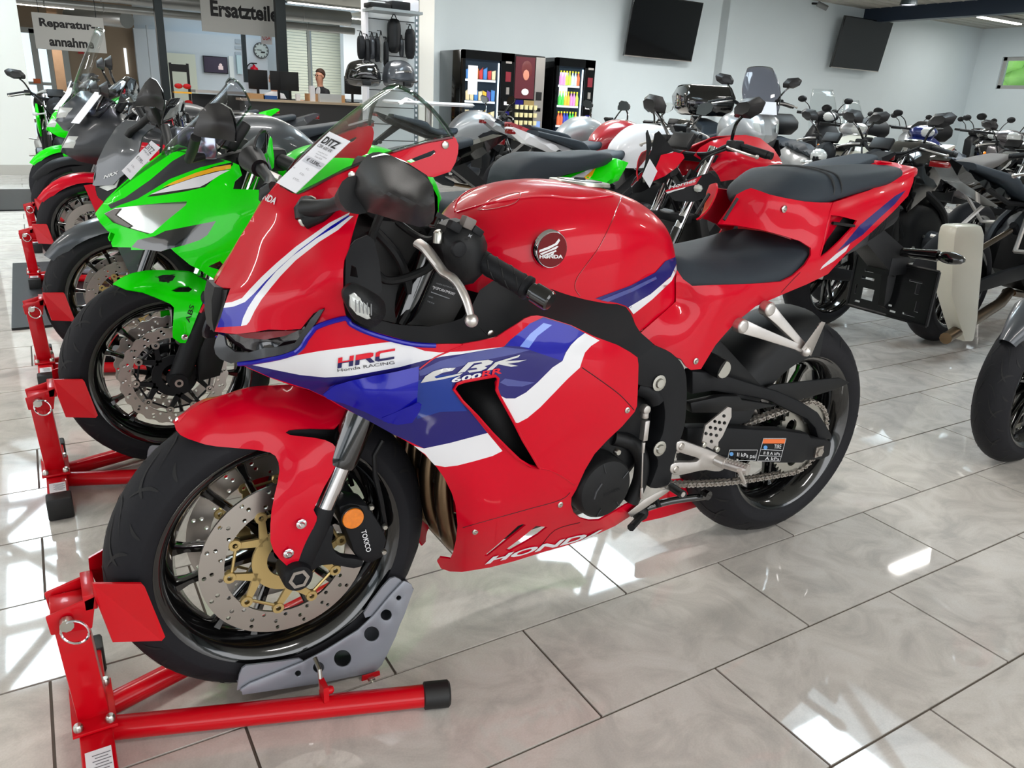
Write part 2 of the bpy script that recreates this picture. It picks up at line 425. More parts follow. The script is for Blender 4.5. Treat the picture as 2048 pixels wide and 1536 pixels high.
# ================================================================ the setting
XL, XR, YF, YB, YR = -8.0, 20.0, -5.0, 11.62, 27.0
def struct(name, mb, m, parent=None, **k):
    o = mb.build(name, m, parent, smooth=k.pop('smooth', False), **k)
    if not parent: o['kind'] = 'structure'
    return o
def tile_mat():
    m = mat('floor_tile_stone', (176, 168, 160), .07, 0, 0, .55); nt = m.node_tree; b = nt.nodes['Principled BSDF']; L = nt.links.new
    tc = nt.nodes.new('ShaderNodeTexCoord'); geo = nt.nodes.new('ShaderNodeNewGeometry')
    n1 = nt.nodes.new('ShaderNodeTexNoise'); n1.inputs['Scale'].default_value = 5.5; n1.inputs['Detail'].default_value = 6; n1.inputs['Distortion'].default_value = 1.9; n1.inputs['Roughness'].default_value = .62
    L(geo.outputs['Position'], n1.inputs['Vector'])
    n2 = nt.nodes.new('ShaderNodeTexNoise'); n2.inputs['Scale'].default_value = .5; n2.inputs['Detail'].default_value = 2; L(geo.outputs['Position'], n2.inputs['Vector'])
    n3 = nt.nodes.new('ShaderNodeTexNoise'); n3.inputs['Scale'].default_value = 260; n3.inputs['Detail'].default_value = 2; L(geo.outputs['Position'], n3.inputs['Vector'])
    r = nt.nodes.new('ShaderNodeValToRGB'); e = r.color_ramp.elements
    e[0].position = .32; e[0].color = (*lin((196, 191, 185)), 1); e[1].position = .68; e[1].color = (*lin((224, 219, 213)), 1)
    k = e.new(.48); k.color = (*lin((212, 206, 199)), 1); k = e.new(.55); k.color = (*lin((219, 213, 206)), 1)
    L(n1.outputs['Fac'], r.inputs[0])
    mx = nt.nodes.new('ShaderNodeMix'); mx.data_type = 'RGBA'; mx.blend_type = 'MULTIPLY'; mx.inputs[0].default_value = .18
    L(r.outputs[0], mx.inputs[6]); L(n3.outputs['Fac'], mx.inputs[7]); L(mx.outputs[2], b.inputs['Base Color'])
    mr = nt.nodes.new('ShaderNodeMapRange'); mr.inputs[3].default_value = .02; mr.inputs[4].default_value = .06; L(n2.outputs['Fac'], mr.inputs[0]); L(mr.outputs[0], b.inputs['Roughness'])
    return m
TILE = tile_mat()
GROUT = mat('tile_grout', (104, 94, 86), .85)
mb = MB(); mb.box(((XL + XR) / 2, (YF + YR) / 2, -.054), (XR - XL, YR - YF, .1)); FLOOR = struct('floor', mb, GROUT)
TX, TY = .6133, .2998
tiles = []
for k in range(int((YF - .911) / TY), int((YR - .911) / TY)):
    y0 = .911 + k * TY; ox = .817 if k % 2 == 0 else 1.121
    for n in range(int((XL - ox) / TX), int((XR - ox) / TX)):
        x0 = ox + n * TX; tiles.append((x0, y0))
def vis(t):
    cx, cy = t[0] + TX / 2, t[1] + TY / 2; q = CR.T @ np.array([cx, cy, -CAMH])
    if q[2] >= -.05: return 1e9
    px = 1024 + FPX * q[0] / -q[2]; py = 768 - FPX * q[1] / -q[2]
    if px < -250 or px > 2300 or py > 1750: return 1e8 + math.hypot(cx, cy)
    return math.hypot(cx, cy)
tiles.sort(key=vis)
g = .0028
def tile_mb(mb, x0, y0):
    a, b, c, d = x0 + g, x0 + TX - g, y0 + g, y0 + TY - g
    mb.add([(a, c, 0), (b, c, 0), (b, d, 0), (a, d, 0), (a, c, -.006), (b, c, -.006), (b, d, -.006), (a, d, -.006)], [(0, 1, 2, 3), (0, 4, 5, 1), (1, 5, 6, 2), (2, 6, 7, 3), (3, 7, 4, 0)])
t0 = MB(); tile_mb(t0, 0, 0); to = t0.build('floor_tile', TILE, FLOOR, smooth=False); to.location = (*tiles[0], 0)
for t in tiles[1:298]:
    o = to.copy(); COL.objects.link(o); o.location = (*t, 0)
mb = MB()
for t in tiles[298:]: tile_mb(mb, *t)
o = mb.build('floor_tile', TILE, FLOOR, smooth=False); o['kind'] = 'stuff'
# walls
mb = MB(); mb.box(((5.35 + XR) / 2, YB + .1, CEIL / 2), (XR - 5.35, .2, CEIL)); struct('wall_back', mb, WALL)
mb = MB()
WX = XR; wy0, wy1, wz0, wz1 = 8.9, 11.0, 2.02, 2.72
mb.box((WX + .1, (YF + wy0) / 2, CEIL / 2), (.2, wy0 - YF, CEIL)); mb.box((WX + .1, (wy1 + YB) / 2, CEIL / 2), (.2, YB - wy1, CEIL))
mb.box((WX + .1, (wy0 + wy1) / 2, wz0 / 2), (.2, wy1 - wy0, wz0)); mb.box((WX + .1, (wy0 + wy1) / 2, (wz1 + CEIL) / 2), (.2, wy1 - wy0, CEIL - wz1)); struct('wall_right', mb, WALL)
FRM = mat('window_frame_grey', (170, 172, 170), .4)
mb = MB(); x = WX + .1
for y in (wy0 + .04, (wy0 + wy1) / 2, wy1 - .04): mb.box((x, y, (wz0 + wz1) / 2), (.08, .08, wz1 - wz0))
for z in (wz0 + .04, wz1 - .04): mb.box((x, (wy0 + wy1) / 2, z), (.08, wy1 - wy0, .08))
wnd = struct('window_1', mb, FRM); mb = MB(); mb.box((x, (wy0 + wy1) / 2, (wz0 + wz1) / 2), (.012, wy1 - wy0 - .1, wz1 - wz0 - .1)); mb.build('pane', glass('window_glass'), wnd, smooth=False)
def leaf_mat():
    m = mat('hedge_leaves', (170, 225, 110), .7); return noisy(m, 3, .5)
mb = MB(); rr = random.Random(3)
for i in range(60): mb.sphere((WX + 2.5 + rr.uniform(0, .7), rr.uniform(7.5, 12.5), rr.uniform(.3, 3.4)), rr.uniform(.3, .55), 8)
tag(mb.build('hedge', leaf_mat(), None), 'green hedge outside the small window', 'hedge', kind='stuff')
# left column, front enclosure walls (behind the photographer) with glazing openings left for daylight
mb = MB(); mb.box((-.19, 11.8, CEIL / 2), (.62, .6, CEIL)); struct('wall_left', mb, mat('column_white', (222, 222, 216), .7))
mb = MB(); mb.box((-.19, 11.8, .06), (.64, .62, .12)); struct('baseboard_left', mb, mat('baseboard_grey', (176, 172, 164), .6))
BRN = mat('brown_wall', (150, 132, 112), .8)
mb = MB(); mb.box(((XL + 3.15) / 2, YR, 1.6), (3.15 - XL, .2, 3.6)); struct('wall_rear', mb, BRN)
RW = mat('rear_wall_white', (206, 214, 220), .8)
mb = MB(); mb.box((5.0, YR - .15, 1.32), (3.8, .3, 2.64)); mb.box((8.6, YR + .1, 1.8), (12, .2, 3.6)); struct('wall_rear_office', mb, RW)
mb = MB(); mb.box((11.5, (YB + YR) / 2, 1.8), (.2, YR - YB, 3.6)); struct('wall_side_rear', mb, WALL)
mb = MB(); mb.box((XL, (YF + YR) / 2, .5), (.2, YR - YF, 1.0)); mb.box((XL, (YF + YR) / 2, 3.3), (.2, YR - YF, .4)); mb.box((XL, 18, 2), (.2, 18, 3)); struct('wall_far_left', mb, WALL)
mb = MB(); mb.box(((XL + XR) / 2, YF, .3), (XR - XL, .2, .6)); mb.box(((XL + XR) / 2, YF, 3.3), (XR - XL, .2, .4)); mb.box((14, YF, 1.8), (11.8, .2, 3.4)); mb.box((-6.5, YF, 1.8), (2.6, .2, 3.4)); struct('wall_front', mb, WALL)
# ceiling with rooflight openings
CE = noisy(mat('ceiling_panels', (170, 170, 162), .75), 2, .05)
OPEN = [(-.82, -.08, 6.0, 11.2), (4.0, 5.4, 4.95, 7.6), (4.45, 5.4, 1.2, 3.15), (10.1, 11.6, 5.1, 7.6), (3.9, 8.6, 22.2, 26.8)]
xs = sorted({XL, XR} | {o[0] for o in OPEN} | {o[1] for o in OPEN}); ys = sorted({YF, YR} | {o[2] for o in OPEN} | {o[3] for o in OPEN})
mb = MB()
for i in range(len(xs) - 1):
    for j in range(len(ys) - 1):
        cx = (xs[i] + xs[i + 1]) / 2; cy = (ys[j] + ys[j + 1]) / 2
        if any(o[0] < cx < o[1] and o[2] < cy < o[3] for o in OPEN): continue
        mb.box((cx, cy, CEIL + .06), (xs[i + 1] - xs[i], ys[j + 1] - ys[j], .12))
for y in np.arange(YF, YB, .25): mb.box((15.9, y, CEIL - .004), (8, .02, .008))
CEILO = struct('ceiling', mb, CE)
STL = mat('dark_steel', (36, 46, 50), .45, .3)
for k, (a, b, c, d) in enumerate(OPEN):
    mb = MB(); h = .5
    mb.box((a + .01, (c + d) / 2, CEIL + h / 2), (.03, d - c, h)); mb.box((b - .01, (c + d) / 2, CEIL + h / 2), (.03, d - c, h)); mb.box(((a + b) / 2, c + .01, CEIL + h / 2), (b - a, .03, h)); mb.box(((a + b) / 2, d - .01, CEIL + h / 2), (b - a, .03, h))
    sk = struct('trim_%d' % (k + 1), mb, mat('white_metal', (205, 208, 208), .5))
    n = max(1, int((d - c) / 1.2)); 
    for i in range(1, n):
        y = c + (d - c) * i / n; m2 = MB(); m2.box(((a + b) / 2, y, CEIL + .3), (b - a, .05, .1)); m2.build('glazing_bar', STL, sk, smooth=False)
    for i in range(n):
        y0 = c + (d - c) * i / n; y1 = c + (d - c) * (i + 1) / n; m2 = MB()
        if i % 2: y0, y1 = y1, y0
        if k < 4: m2.cyl((a, y0, CEIL + .04), (b, y1, CEIL + .04), .05, n=8); m2.build('diagonal_brace', STL, sk)
    m2 = MB(); m2.box(((a + b) / 2, (c + d) / 2, CEIL + h - .03), (b - a - .05, d - c - .05, .008)); m2.build('pane', glass('window_glass'), sk, smooth=False)
# main steel beams
mb = MB(); mb.box((15.6, 7.3, CEIL - .13), (.22, 9, .26)); struct('trim_6', mb, mat('blue_steel_beam', (30, 42, 58), .4, .2))
# luminaires
def w_lum(x, y, l, along='x', z=CEIL - .09, pw=30, lab=None):
    e = empty('ceiling_luminaire', lab, 'light', (x, y, z), 0 if along == 'x' else PI / 2, 'strip luminaires under the ceiling')
    mb = MB(); mb.box((0, 0, .04), (l, .16, .06)); mb.build('housing', mat('lamp_housing', (190, 192, 190), .5), e, smooth=False)
    mb = MB(); mb.box((0, 0, 0), (l - .04, .1, .02)); mb.build('tube_cover', mat('lit_tube', (255, 250, 238), .5, emit=9), e, smooth=False)
    for s in (-1, 1): mb = MB(); mb.cyl((s * l * .35, 0, .06), (s * l * .35, 0, .1), .008, n=6); mb.build('hanger', STL, e)
    a = area('luminaire_light', (x, y, z - .02), l, .12, pw, (1, .975, .94), (0, 0, 0 if along == 'x' else PI / 2)); return e
w_lum(17.9, 10.1, 1.6, 'x', pw=25, lab='lit strip luminaire near the corner above the small window')
w_lum(7.5, 3.75, .75, 'x', pw=10, lab='strip luminaire above the aisle beside the red and blue motorcycle')
for i_, (x, y) in enumerate(((1.6, -1.6), (1.2, 3.2), (1.6, 7.0), (8.2, 8.2), (13.2, 3.6), (13.4, 8.4), (8.2, 0.2), (-3.5, 4), (-3.5, 9), (6.4, 9.2), (9.2, 8.8), (11.6, 6.2), (3.4, 9.4), (17.5, 5), (1.5, 14.5), (5, 14.5))):  # unseen fill lamps; those near the back wall are added to brighten it
    w_lum(x, y, 1.5, 'x', pw=52 if x > 3 and y > 6 else 42, lab='unseen strip luminaire added above the showroom for fill light')
for p0, p1, Y, n in (((20, 3), (150, 22), 21, 'lit strip lamp above the repair reception sign'), ((575, 5), (735, 22), 22, 'upper long lit strip lamp in front of the roller shutters'), ((575, 24), (735, 40), 23.4, 'lower long lit strip lamp in front of the roller shutters')):
    a = w_y(*p0, Y); b = w_y(*p1, Y); w_lum((a.x + b.x) / 2 + (.8 if Y > 21 else 0), Y, abs(b.x - a.x) + (1.6 if Y > 21 else 0), 'x', z=(a.z + b.z) / 2, pw=70, lab=n)
# spot lamp under the beam, small camera on the wall head
e = empty('spotlight', 'dark round spotlight hanging below the blue steel beam', 'light', tuple(w_z(1818, 4, 3.08)))
mb = MB(); mb.lathe([(.0, .1), (.08, .1), (.13, .02), (.14, -.05), (.12, -.05)], n=20, axis='z'); mb.build('shade', STL, e)
mb = MB(); mb.lathe([(.0, -.03), (.12, -.04)], n=20, axis='z'); mb.build('lens', mat('lit_lens', (235, 235, 255), .3, emit=2), e)
e = empty('security_camera', 'small grey camera bracketed at the top of the white wall', 'camera', tuple(w_y(1640, 12, YB - .2)))
mb = MB(); mb.cyl((0, .2, .06), (0, .02, .04), .02); mb.build('bracket', BLK2, e); mb = MB(); mb.cyl((-.06, .02, .04), (.1, -.1, -.04), .05); mb.build('housing', mat('camera_grey', (110, 112, 112), .5), e)

# ================================================================ wall screens
def rect_y(p0, p1, Y): a = w_y(*p0, Y); b = w_y(*p1, Y); return a, b
def wall_screen(cx, cz, w, h, y, lab):
    e = empty('wall_screen', lab, 'television', (cx, y, cz)); e.rotation_euler = (.14, 0, 0)
    mb = MB(); mb.box((0, 0, 0), (w, .05, h)); mb.build('casing', BLKP, e, bevel=.006)
    mb = MB(); mb.box((0, -.027, .004), (w - .03, .004, h - .04)); mb.build('screen', mat('off_screen', (6, 7, 9), .06, 0, 0, .6), e, smooth=False)
    mb = MB(); mb.box((0, -.027, -h / 2 + .008), (w, .008, .014)); mb.build('silver_trim', ALU, e, smooth=False, label=None) if False else mb.build('silver_trim', ALU, e, smooth=False)
    mb = MB(); mb.box((0, .08, 0), (.4, .12, .3)); mb.build('wall_bracket', BLK2, e, smooth=False)
a = w_y(1257, 114, 11.3); b = w_y(1393, 118, 11.3); c = w_y(1405, 5, 11.45)
wall_screen((a.x + b.x) / 2, (a.z + c.z) / 2 + .0, b.x - a.x, .98, 11.38, 'larger black television mounted high on the white wall, nearer the vending machines')
a = w_y(1672, 134, 11.3); b = w_y(1767, 142, 11.3); c = w_y(1783, 48, 11.45)
wall_screen((a.x + b.x) / 2, (a.z + c.z) / 2, b.x - a.x, .98, 11.38, 'smaller looking black television mounted on the white wall, nearer the corner')
# ================================================================ parts counter and rear of the hall
def ybox(name, p0, p1, Y, d, m, lab=None, cat=None, parent=None, group=None, smooth=False, bevel=0):
    a = w_y(*p0, Y); b = w_y(*p1, Y); mb = MB(); mb.box(((a.x + b.x) / 2, Y + d / 2, (a.z + b.z) / 2), (abs(b.x - a.x), d, abs(a.z - b.z)))
    o = mb.build(name, m, parent, smooth=smooth, bevel=bevel)
    if lab: tag(o, lab, cat, group)
    return o
SG = mat('sign_board', (206, 208, 206), .6)
def sign(lab, c, w, h, Y, lines, hang=.5):
    e = empty('hanging_sign', lab, 'sign', (c[0], Y, c[1])); mb = MB(); mb.box((0, 0, 0), (w, .03, h)); mb.build('board', SG, e, smooth=False)
    for s in (-.4, .4): mb = MB(); mb.cyl((w * s, 0, h / 2), (w * s, 0, h / 2 + hang), .006, n=6); mb.build('wire', STL, e)
    for t, x0, x1, z0, z1 in lines: word('lettering', t, (w * x0, -.017, h * z0), (w * (x1 - x0), 0, 0), (0, 0, h * (z1 - z0)), INK, e, bold=.038)
a = w_y(64, 38, 18); b = w_y(213, 98, 18)
sign('white hanging sign with two lines of black lettering for the repair desk', ((a.x + b.x) / 2, (a.z + b.z) / 2 + .02), b.x - a.x, .62, 18, [('Reparatur-', -.41, .37, .06, .36), ('annahme', -.31, .32, -.4, -.13)])
a = w_y(405, -6, 18); b = w_y(578, 70, 18)
sign('white hanging sign with one black word for the spare parts desk', ((a.x + b.x) / 2, (a.z + b.z) / 2 + .06), b.x - a.x, .78, 18.3, [('Ersatzteile', -.39, .42, -.12, .27)])
for p0, p1, lab in (((305, 14), (343, 232), 'dark steel post left of the television picture'), ((550, -20), (572, 214), 'dark steel post in front of the spare parts sign')):
    q = w_y((p0[0] + p1[0]) / 2 + 2, (p0[1] + p1[1]) / 2, 17.5); mb = MB(); mb.box((q.x, 17.5, CEIL / 2), (.2 if p0[0] > 400 else .14, .16, CEIL)); tag(mb.build('steel_post', STL, smooth=False), lab, 'post')
# ducts
DU = mat('galvanised_duct', (168, 172, 172), .35, .7)
e = empty('ventilation_duct', 'large galvanised round duct running under the rear ceiling', 'duct', (0, 0, 0))
for z, y, r in ((2.92, 20.5, .17), (2.62, 20.2, .08)):
    mb = MB(); mb.cyl((-2, y, z), (7.4, y, z), r, n=18); mb.build('pipe', DU, e)
    for x in np.arange(-1.5, 7.2, 1.1): mb = MB(); mb.lathe([(r + .002, -.015), (r + .012, 0), (r + .002, .015)], (x, y, z), 18, 'x'); mb.build('seam_ring', DU, e)
mb = MB(); mb.cyl((2.3, 20.75, 2.45), (1.3, 22.9, 2.6), .17, n=16); tag(mb.build('duct_branch', DU), 'short slanting galvanised duct right of the repair desk sign', 'duct')
# glazed rear entrance (daylight)
ENT = mat('outdoor_light', (215, 232, 240), .9, emit=1.1)
a = w_y(40, 108, 26.7); b = w_y(150, 250, 26.7)
mb = MB()
for x in np.linspace(a.x, b.x, 4): mb.box((x, 26.75, 1.2), (.16, .1, 2.4))
mb.box(((a.x + b.x) / 2, 26.75, 2.36), (b.x - a.x, .1, .14)); mb.box(((a.x + b.x) / 2, 26.75, 1.0), (b.x - a.x, .08, .08))
dr = struct('door_1', mb, mat('door_frame_grey', (176, 182, 180), .5))
for i in range(3):
    x0 = a.x + (b.x - a.x) * i / 3; w = (b.x - a.x) / 3; mb = MB(); mb.box((x0 + w / 2, 26.8, 1.2), (w - .16, .02, 2.3)); mb.build('pane', ENT, dr, smooth=False)
ybox('exit_sign', (69, 88), (91, 97), 26.84, .05, mat('exit_white', (220, 240, 225), .5, emit=.6), 'small green and white exit sign below the repair desk sign', 'sign')
ybox('warning_sign', (155, 96), (168, 108), 26.86, .03, mat('sign_red', (190, 40, 40), .5), 'small red sign on the brown rear wall', 'sign')
ybox('notice_board', (66, 157), (82, 167), 26.66, .04, ORA, 'orange notice on the glazed rear door', 'sign')
q = w_y(120, 150, 22); mb = MB(); mb.box((q.x, 22, 1.6), (.2, .2, 3.2)); tag(mb.build('timber_post', noisy(mat('timber', (142, 112, 84), .7), 8, .2), smooth=False), 'slim brown timber post in front of the rear glass door', 'post')
ybox('lit_panel', (247, 96), (258, 148), 26.84, .05, mat('lit_white', (240, 246, 250), .5, emit=.9), 'tall bright white panel on the brown wall', 'panel')
ybox('wall_corner_panel', (292, 50), (306, 160), 25.6, .1, RW, 'white wall end beside the left steel post', 'panel')
# office front: door, television picture, strips, clock, extinguisher, shutters
CRM = mat('cream_door', (214, 218, 200), .6)
mb = MB(); a = w_y(331, 105, 26.6); b = w_y(395, 170, 26.6); mb.box(((a.x + b.x) / 2, 26.62, a.z / 2), (b.x - a.x, .06, a.z)); d2 = struct('door_2', mb, CRM)
mb = MB(); mb.cyl((b.x - .15, 26.5, 1.05), (b.x - .3, 26.5, 1.05), .015, n=8); mb.build('door_handle', ALU, d2)
e = empty('office_television', 'television on the pale office wall showing a racing motorcycle at night', 'television', (0, 0, 0))
a = w_y(405, 111, 26.66); b = w_y(456, 148, 26.66); w = b.x - a.x; h = a.z - b.z
mb = MB(); mb.box(((a.x + b.x) / 2, 26.66, (a.z + b.z) / 2), (w, .08, h)); mb.build('casing', BLKP, e, smooth=False)
mb = MB(); mb.box(((a.x + b.x) / 2, 26.615, (a.z + b.z) / 2), (w - .04, .01, h - .04)); mb.build('picture', noisy(mat('night_picture', (42, 36, 52), .4, emit=.5), 2.5, .7), e, smooth=False)
mb = MB(); mb.box((b.x - .3 * w, 26.605, b.z + .34 * h), (.2 * w, .01, .22 * h)); mb.sphere((b.x - .3 * w, 26.6, b.z + .5 * h), .05, 8, (1, .1, 1)); mb.build('bright_rider', mat('picture_bright', (190, 170, 170), .4, emit=.6), e, smooth=False)
ybox('white_board', (457, 112), (470, 170), 26.65, .04, mat('board_white', (225, 230, 228), .5), 'narrow white board beside the office television', 'board')
for i, (y0, y1) in enumerate(((78, 88), (92, 99), (104, 112))): ybox('notice_sheet', (470, y0), (483, y1), 26.67, .02, mat('notice_grey', (170, 180, 188), .6), ['upper', 'middle', 'lower'][i] + ' grey notice sheet on the office wall', 'notice')
ybox('leaflet_holder', (473, 110), (485, 148), 26.59, .1, mat('leaflet', (190, 215, 220), .5), 'pale leaflet holder by the dark partition edge', 'holder')
ybox('partition_post', (483, 65), (497, 165), 24.2, .12, STL, 'dark slanting partition post left of the wall clock', 'post')
q = w_y(522, 101, 26.66); e = empty('wall_clock', 'round grey wall clock above the fire extinguisher', 'clock', tuple(q)); r = 13 * q.length / FPX * 1.0
mb = MB(); mb.lathe([(r, .03), (r, -.03), (r * .9, -.03)], n=32); mb.build('rim', DGRY, e); mb = MB(); mb.lathe([(0, -.02), (r * .92, -.02)], n=32); mb.build('dial', mat('clock_dial', (190, 200, 196), .5), e)
mb = MB(); mb.box((.05, -.03, -.05), (.12, .01, .04)); mb.box((-.06, -.03, .01), (.14, .01, .02)); mb.build('hand', INK, e, smooth=False)
for k in range(12):
    mb = MB(); t = k * PI / 6; mb.box((r * .8 * math.sin(t), -.025, r * .8 * math.cos(t)), (.03, .01, .03)); mb.build('hour_mark', INK, e, smooth=False)
e = empty('price_sign', 'small white hanging sign with thin red letters near the clock', 'sign', tuple(w_y(533, 77, 22)))
mb = MB(); mb.box((0, 0, 0), (.28, .02, .28)); mb.build('board', PAPER, e, smooth=False); word('lettering', 'USA', (-.1, -.015, -.04), (.2, 0, 0), (0, 0, .12), TXR, e); mb = MB(); zz_ = CEIL - e.location.z; mb.cyl((-.1, 0, .14), (-.1, 0, zz_), .006, n=6); mb.cyl((.1, 0, .14), (.1, 0, zz_), .006, n=6); mb.build('wire', STL, e)
q = w_y(509, 150, 26.55); e = empty('fire_extinguisher', 'red fire extinguisher on the wall below the clock', 'fire extinguisher', tuple(q)); e.scale = (1.25, 1.25, 1.25)
mb = MB(); mb.lathe([(0, -.28), (.1, -.28), (.11, -.25), (.11, .1), (.09, .17), (.03, .21), (.03, .24), (0, .24)], n=16, axis='z'); mb.build('cylinder', RED, e)
mb = MB(); mb.tube(spl([(0, -.02, .25), (-.1, -.03, .26), (-.18, -.03, .15), (-.17, -.03, -.1), (-.1, -.05, -.22)], 5), .014, 6); mb.build('hose', BLK, e)
mb = MB(); mb.box((0, -.02, .27), (.14, .03, .03)); mb.build('valve_lever', BLK, e); mb = MB(); mb.box((0.01, -.112, -.08), (.1, .004, .14)); mb.build('instruction_label', PAPER, e, smooth=False)
SH = mat('shutter_slat', (206, 212, 196), .5); 
for (x0, x1, lab) in ((572, 614, 'cream roller shutter of the parts counter, left one'), (623, 684, 'cream roller shutter of the parts counter, right one')):
    a = w_y(x0, 100, 25.6); b = w_y(x1, 100, 25.6); top = 2.95; e = empty('roller_shutter', lab, 'shutter', ((a.x + b.x) / 2, 25.6, 0)); w = b.x - a.x
    s = MB(); s.box((0, 0, 0), (w, .03, .075)); s0 = s.build('slat', SH, e, smooth=False, bevel=.008); s0.location.z = .8
    for k in range(1, 27): o = s0.copy(); COL.objects.link(o); o.location.z = .8 + k * .083
    mb = MB(); mb.box((0, .05, top + .1), (w + .1, .2, .25)); mb.box((w / 2 + .05, .02, 1.5), (.08, .1, 3)); mb.build('guide_rail', mat('rail_dark', (120, 124, 118), .5), e, smooth=False)
ybox('wall_pier', (686, 47), (735, 200), 24.8, .3, RW, 'pale wall section right of the roller shutters', 'wall panel')
# counter with monitors, boxes, clutter
CT = mat('counter_wood', (196, 176, 150), .5); CB = mat('cardboard', (206, 160, 112), .8)
a = w_y(495, 196, 14.5); b = w_y(800, 214, 14.5)
e = empty('service_counter', 'light wooden service counter behind the sports motorcycles', 'counter', ((a.x + b.x) / 2, 15, 0)); w = b.x - a.x
mb = MB(); mb.box((0, 0, .96), (w, .8, .04)); mb.build('worktop', CT, e, smooth=False); mb = MB(); mb.box((0, .05, .47), (w - .1, .6, .94)); mb.build('front_panel', mat('counter_dark', (60, 60, 62), .6), e, smooth=False)
def monitor(px, py, Y, lab, w=.5, tilt=0.):
    q = w_y(px, py, Y); q.z = 1.30; q.y = min(max(q.y, 14.85), 15.2); e = empty('computer_monitor', lab, 'monitor', tuple(q), tilt)
    mb = MB(); mb.box((0, 0, 0), (w, .04, .32)); mb.build('casing', BLK, e, bevel=.006); mb = MB(); mb.cyl((0, .03, -.1), (0, .03, -.3), .025, n=8); mb.box((0, .03, -.308), (.22, .16, .018)); mb.build('stand', BLK, e)
monitor(524, 172, 14.6, 'black monitor back left of the steel post, on the counter', .34, .1); monitor(558, 174, 14.9, 'black monitor behind the steel post on the counter', .3, 0); monitor(594, 176, 14.4, 'black monitor back just right of the steel post', .32, -.3)
monitor(706, 182, 15.2, 'small pale framed monitor near the cardboard boxes', .34, .1)
def crate(px0, py0, px1, py1, Y, d, m, name, lab, cat):
    a = w_y(px0, py0, Y); b = w_y(px1, py1, Y); h = abs(a.z - b.z); mb = MB(); mb.box(((a.x + b.x) / 2, max(Y + d / 2, 14.75), .981 + h / 2), (b.x - a.x, min(d, .28), h)); return tag(mb.build(name, m, smooth=False), lab, cat)
crate(620, 177, 692, 196, 14.7, .4, CB, 'cardboard_box', 'open light cardboard box on the counter by the seated man', 'box'); crate(500, 184, 530, 196, 14.6, .3, CB, 'cardboard_box', 'cardboard box at the left end of the counter', 'box')
crate(530, 190, 558, 199, 14.5, .3, mat('box_blue', (40, 90, 160), .5), 'storage_tray', 'blue tray on the counter under the monitors', 'tray')
crate(624, 160, 634, 192, 14.6, .1, PAPER, 'document_stand', 'upright pale stand on the counter in front of the seated man', 'stand')
crate(596, 182, 604, 196, 14.6, .08, PAPER, 'paper_cup', 'white cup on the counter near the monitors', 'cup')
crate(655, 186, 700, 205, 14.2, .2, mat('clear_bag', (200, 204, 206), .3), 'plastic_bag', 'clear plastic bag of parts on the counter', 'bag')
# shelf with red goods, left of the office television
e = empty('goods_rack', 'black metal rack with folded red clothing', 'rack', (0, 0, 0)); Y = 15.5; a = w_y(340, 130, Y); b = w_y(382, 215, Y)
for x in (a.x, b.x): mb = MB(); mb.box((x, Y, .75), (.04, .04, 1.5)); mb.build('upright', BLK, e, smooth=False)
mb = MB(); mb.box(((a.x + b.x) / 2, Y, 1.42), (b.x - a.x, .03, .12)); mb.build('header', BLK, e, smooth=False)
for z in (.75, 1.02): mb = MB(); mb.box(((a.x + b.x) / 2, Y, z), (b.x - a.x, .4, .03)); mb.build('shelf', YEL, e, smooth=False)
for i in range(2):
    for j, z in enumerate((.81, 1.08)):
        mb = MB(); mb.sphere((a.x + .1 + i * .14, Y - .05, z + .045), .09, 10, (.8, 1, .5)); tag(mb.build('folded_shirt', mat('red_cloth', (190, 22, 30), .8)), ['left', 'right'][i] + ' red folded clothing on the ' + ['lower', 'upper'][j] + ' shelf of the black rack', 'clothing', 'red clothing on the rack')
for p0, p1, Y, lab in (((385, 168), (500, 186), 17, 'grey steel bench behind the sports motorcycles'), ):
    e = empty('work_bench', lab, 'bench', (0, 0, 0)); a = w_y(*p0, Y); b = w_y(*p1, Y)
    for k in range(2): mb = MB(); mb.box(((a.x + b.x) / 2, Y, 1.05 - k * .35), (b.x - a.x, .5, .05)); mb.build('shelf', ALU, e, smooth=False)
    mb = MB(); mb.box(((a.x + b.x) / 2, Y + .2, .5), (b.x - a.x, .03, 1.0)); mb.build('back_panel', DGRY, e, smooth=False)
# slat wall tower with bags and top cases, white pillar
Y = 9.6; a = w_y(736, 0, Y); b = w_y(832, 0, Y + .0)
e = empty('slat_wall_display', 'tall grey slatted display tower hung with motorcycle bags', 'display stand', (0, 0, 0))
mb = MB(); mb.box(((a.x + b.x) / 2, Y + .12, 1.4), (b.x - a.x, .1, 2.8)); mb.build('core', DGRY, e, smooth=False)
w = b.x - a.x; s = MB(); s.box((0, 0, 0), (w, .03, .19)); s0 = s.build('slat_panel', mat('slatwall_grey', (186, 192, 194), .5), e, smooth=False); s0.location = ((a.x + b.x) / 2, Y + .05, .3)
for k in range(1, 13): o = s0.copy(); COL.objects.link(o); o.location.z = .3 + .2 * k
mb = MB(); mb.box((a.x - .015, Y + .08, 1.4), (.03, .16, 2.8)); mb.build('edge_trim', PAPER, e, smooth=False)
mb = MB(); mb.box((b.x + .03, Y + .08, 1.4), (.06, .06, 2.8)); up = mb.build('perforated_upright', mat('upright_grey', (120, 134, 140), .4, .6), e, smooth=False)
mb = MB()
for z in np.arange(.2, 2.7, .06): mb.box((b.x + .03, Y + .045, z), (.02, .01, .03))
mb.build('slots', PAPER, up, smooth=False)
mb = MB(); q = w_y(775, 22, Y); mb.box((q.x, Y - .16, q.z - .02), (.62, .36, .03)); mb.build('shelf', mat('shelf_grey', (150, 156, 158), .5), e, smooth=False)
sh = q.z
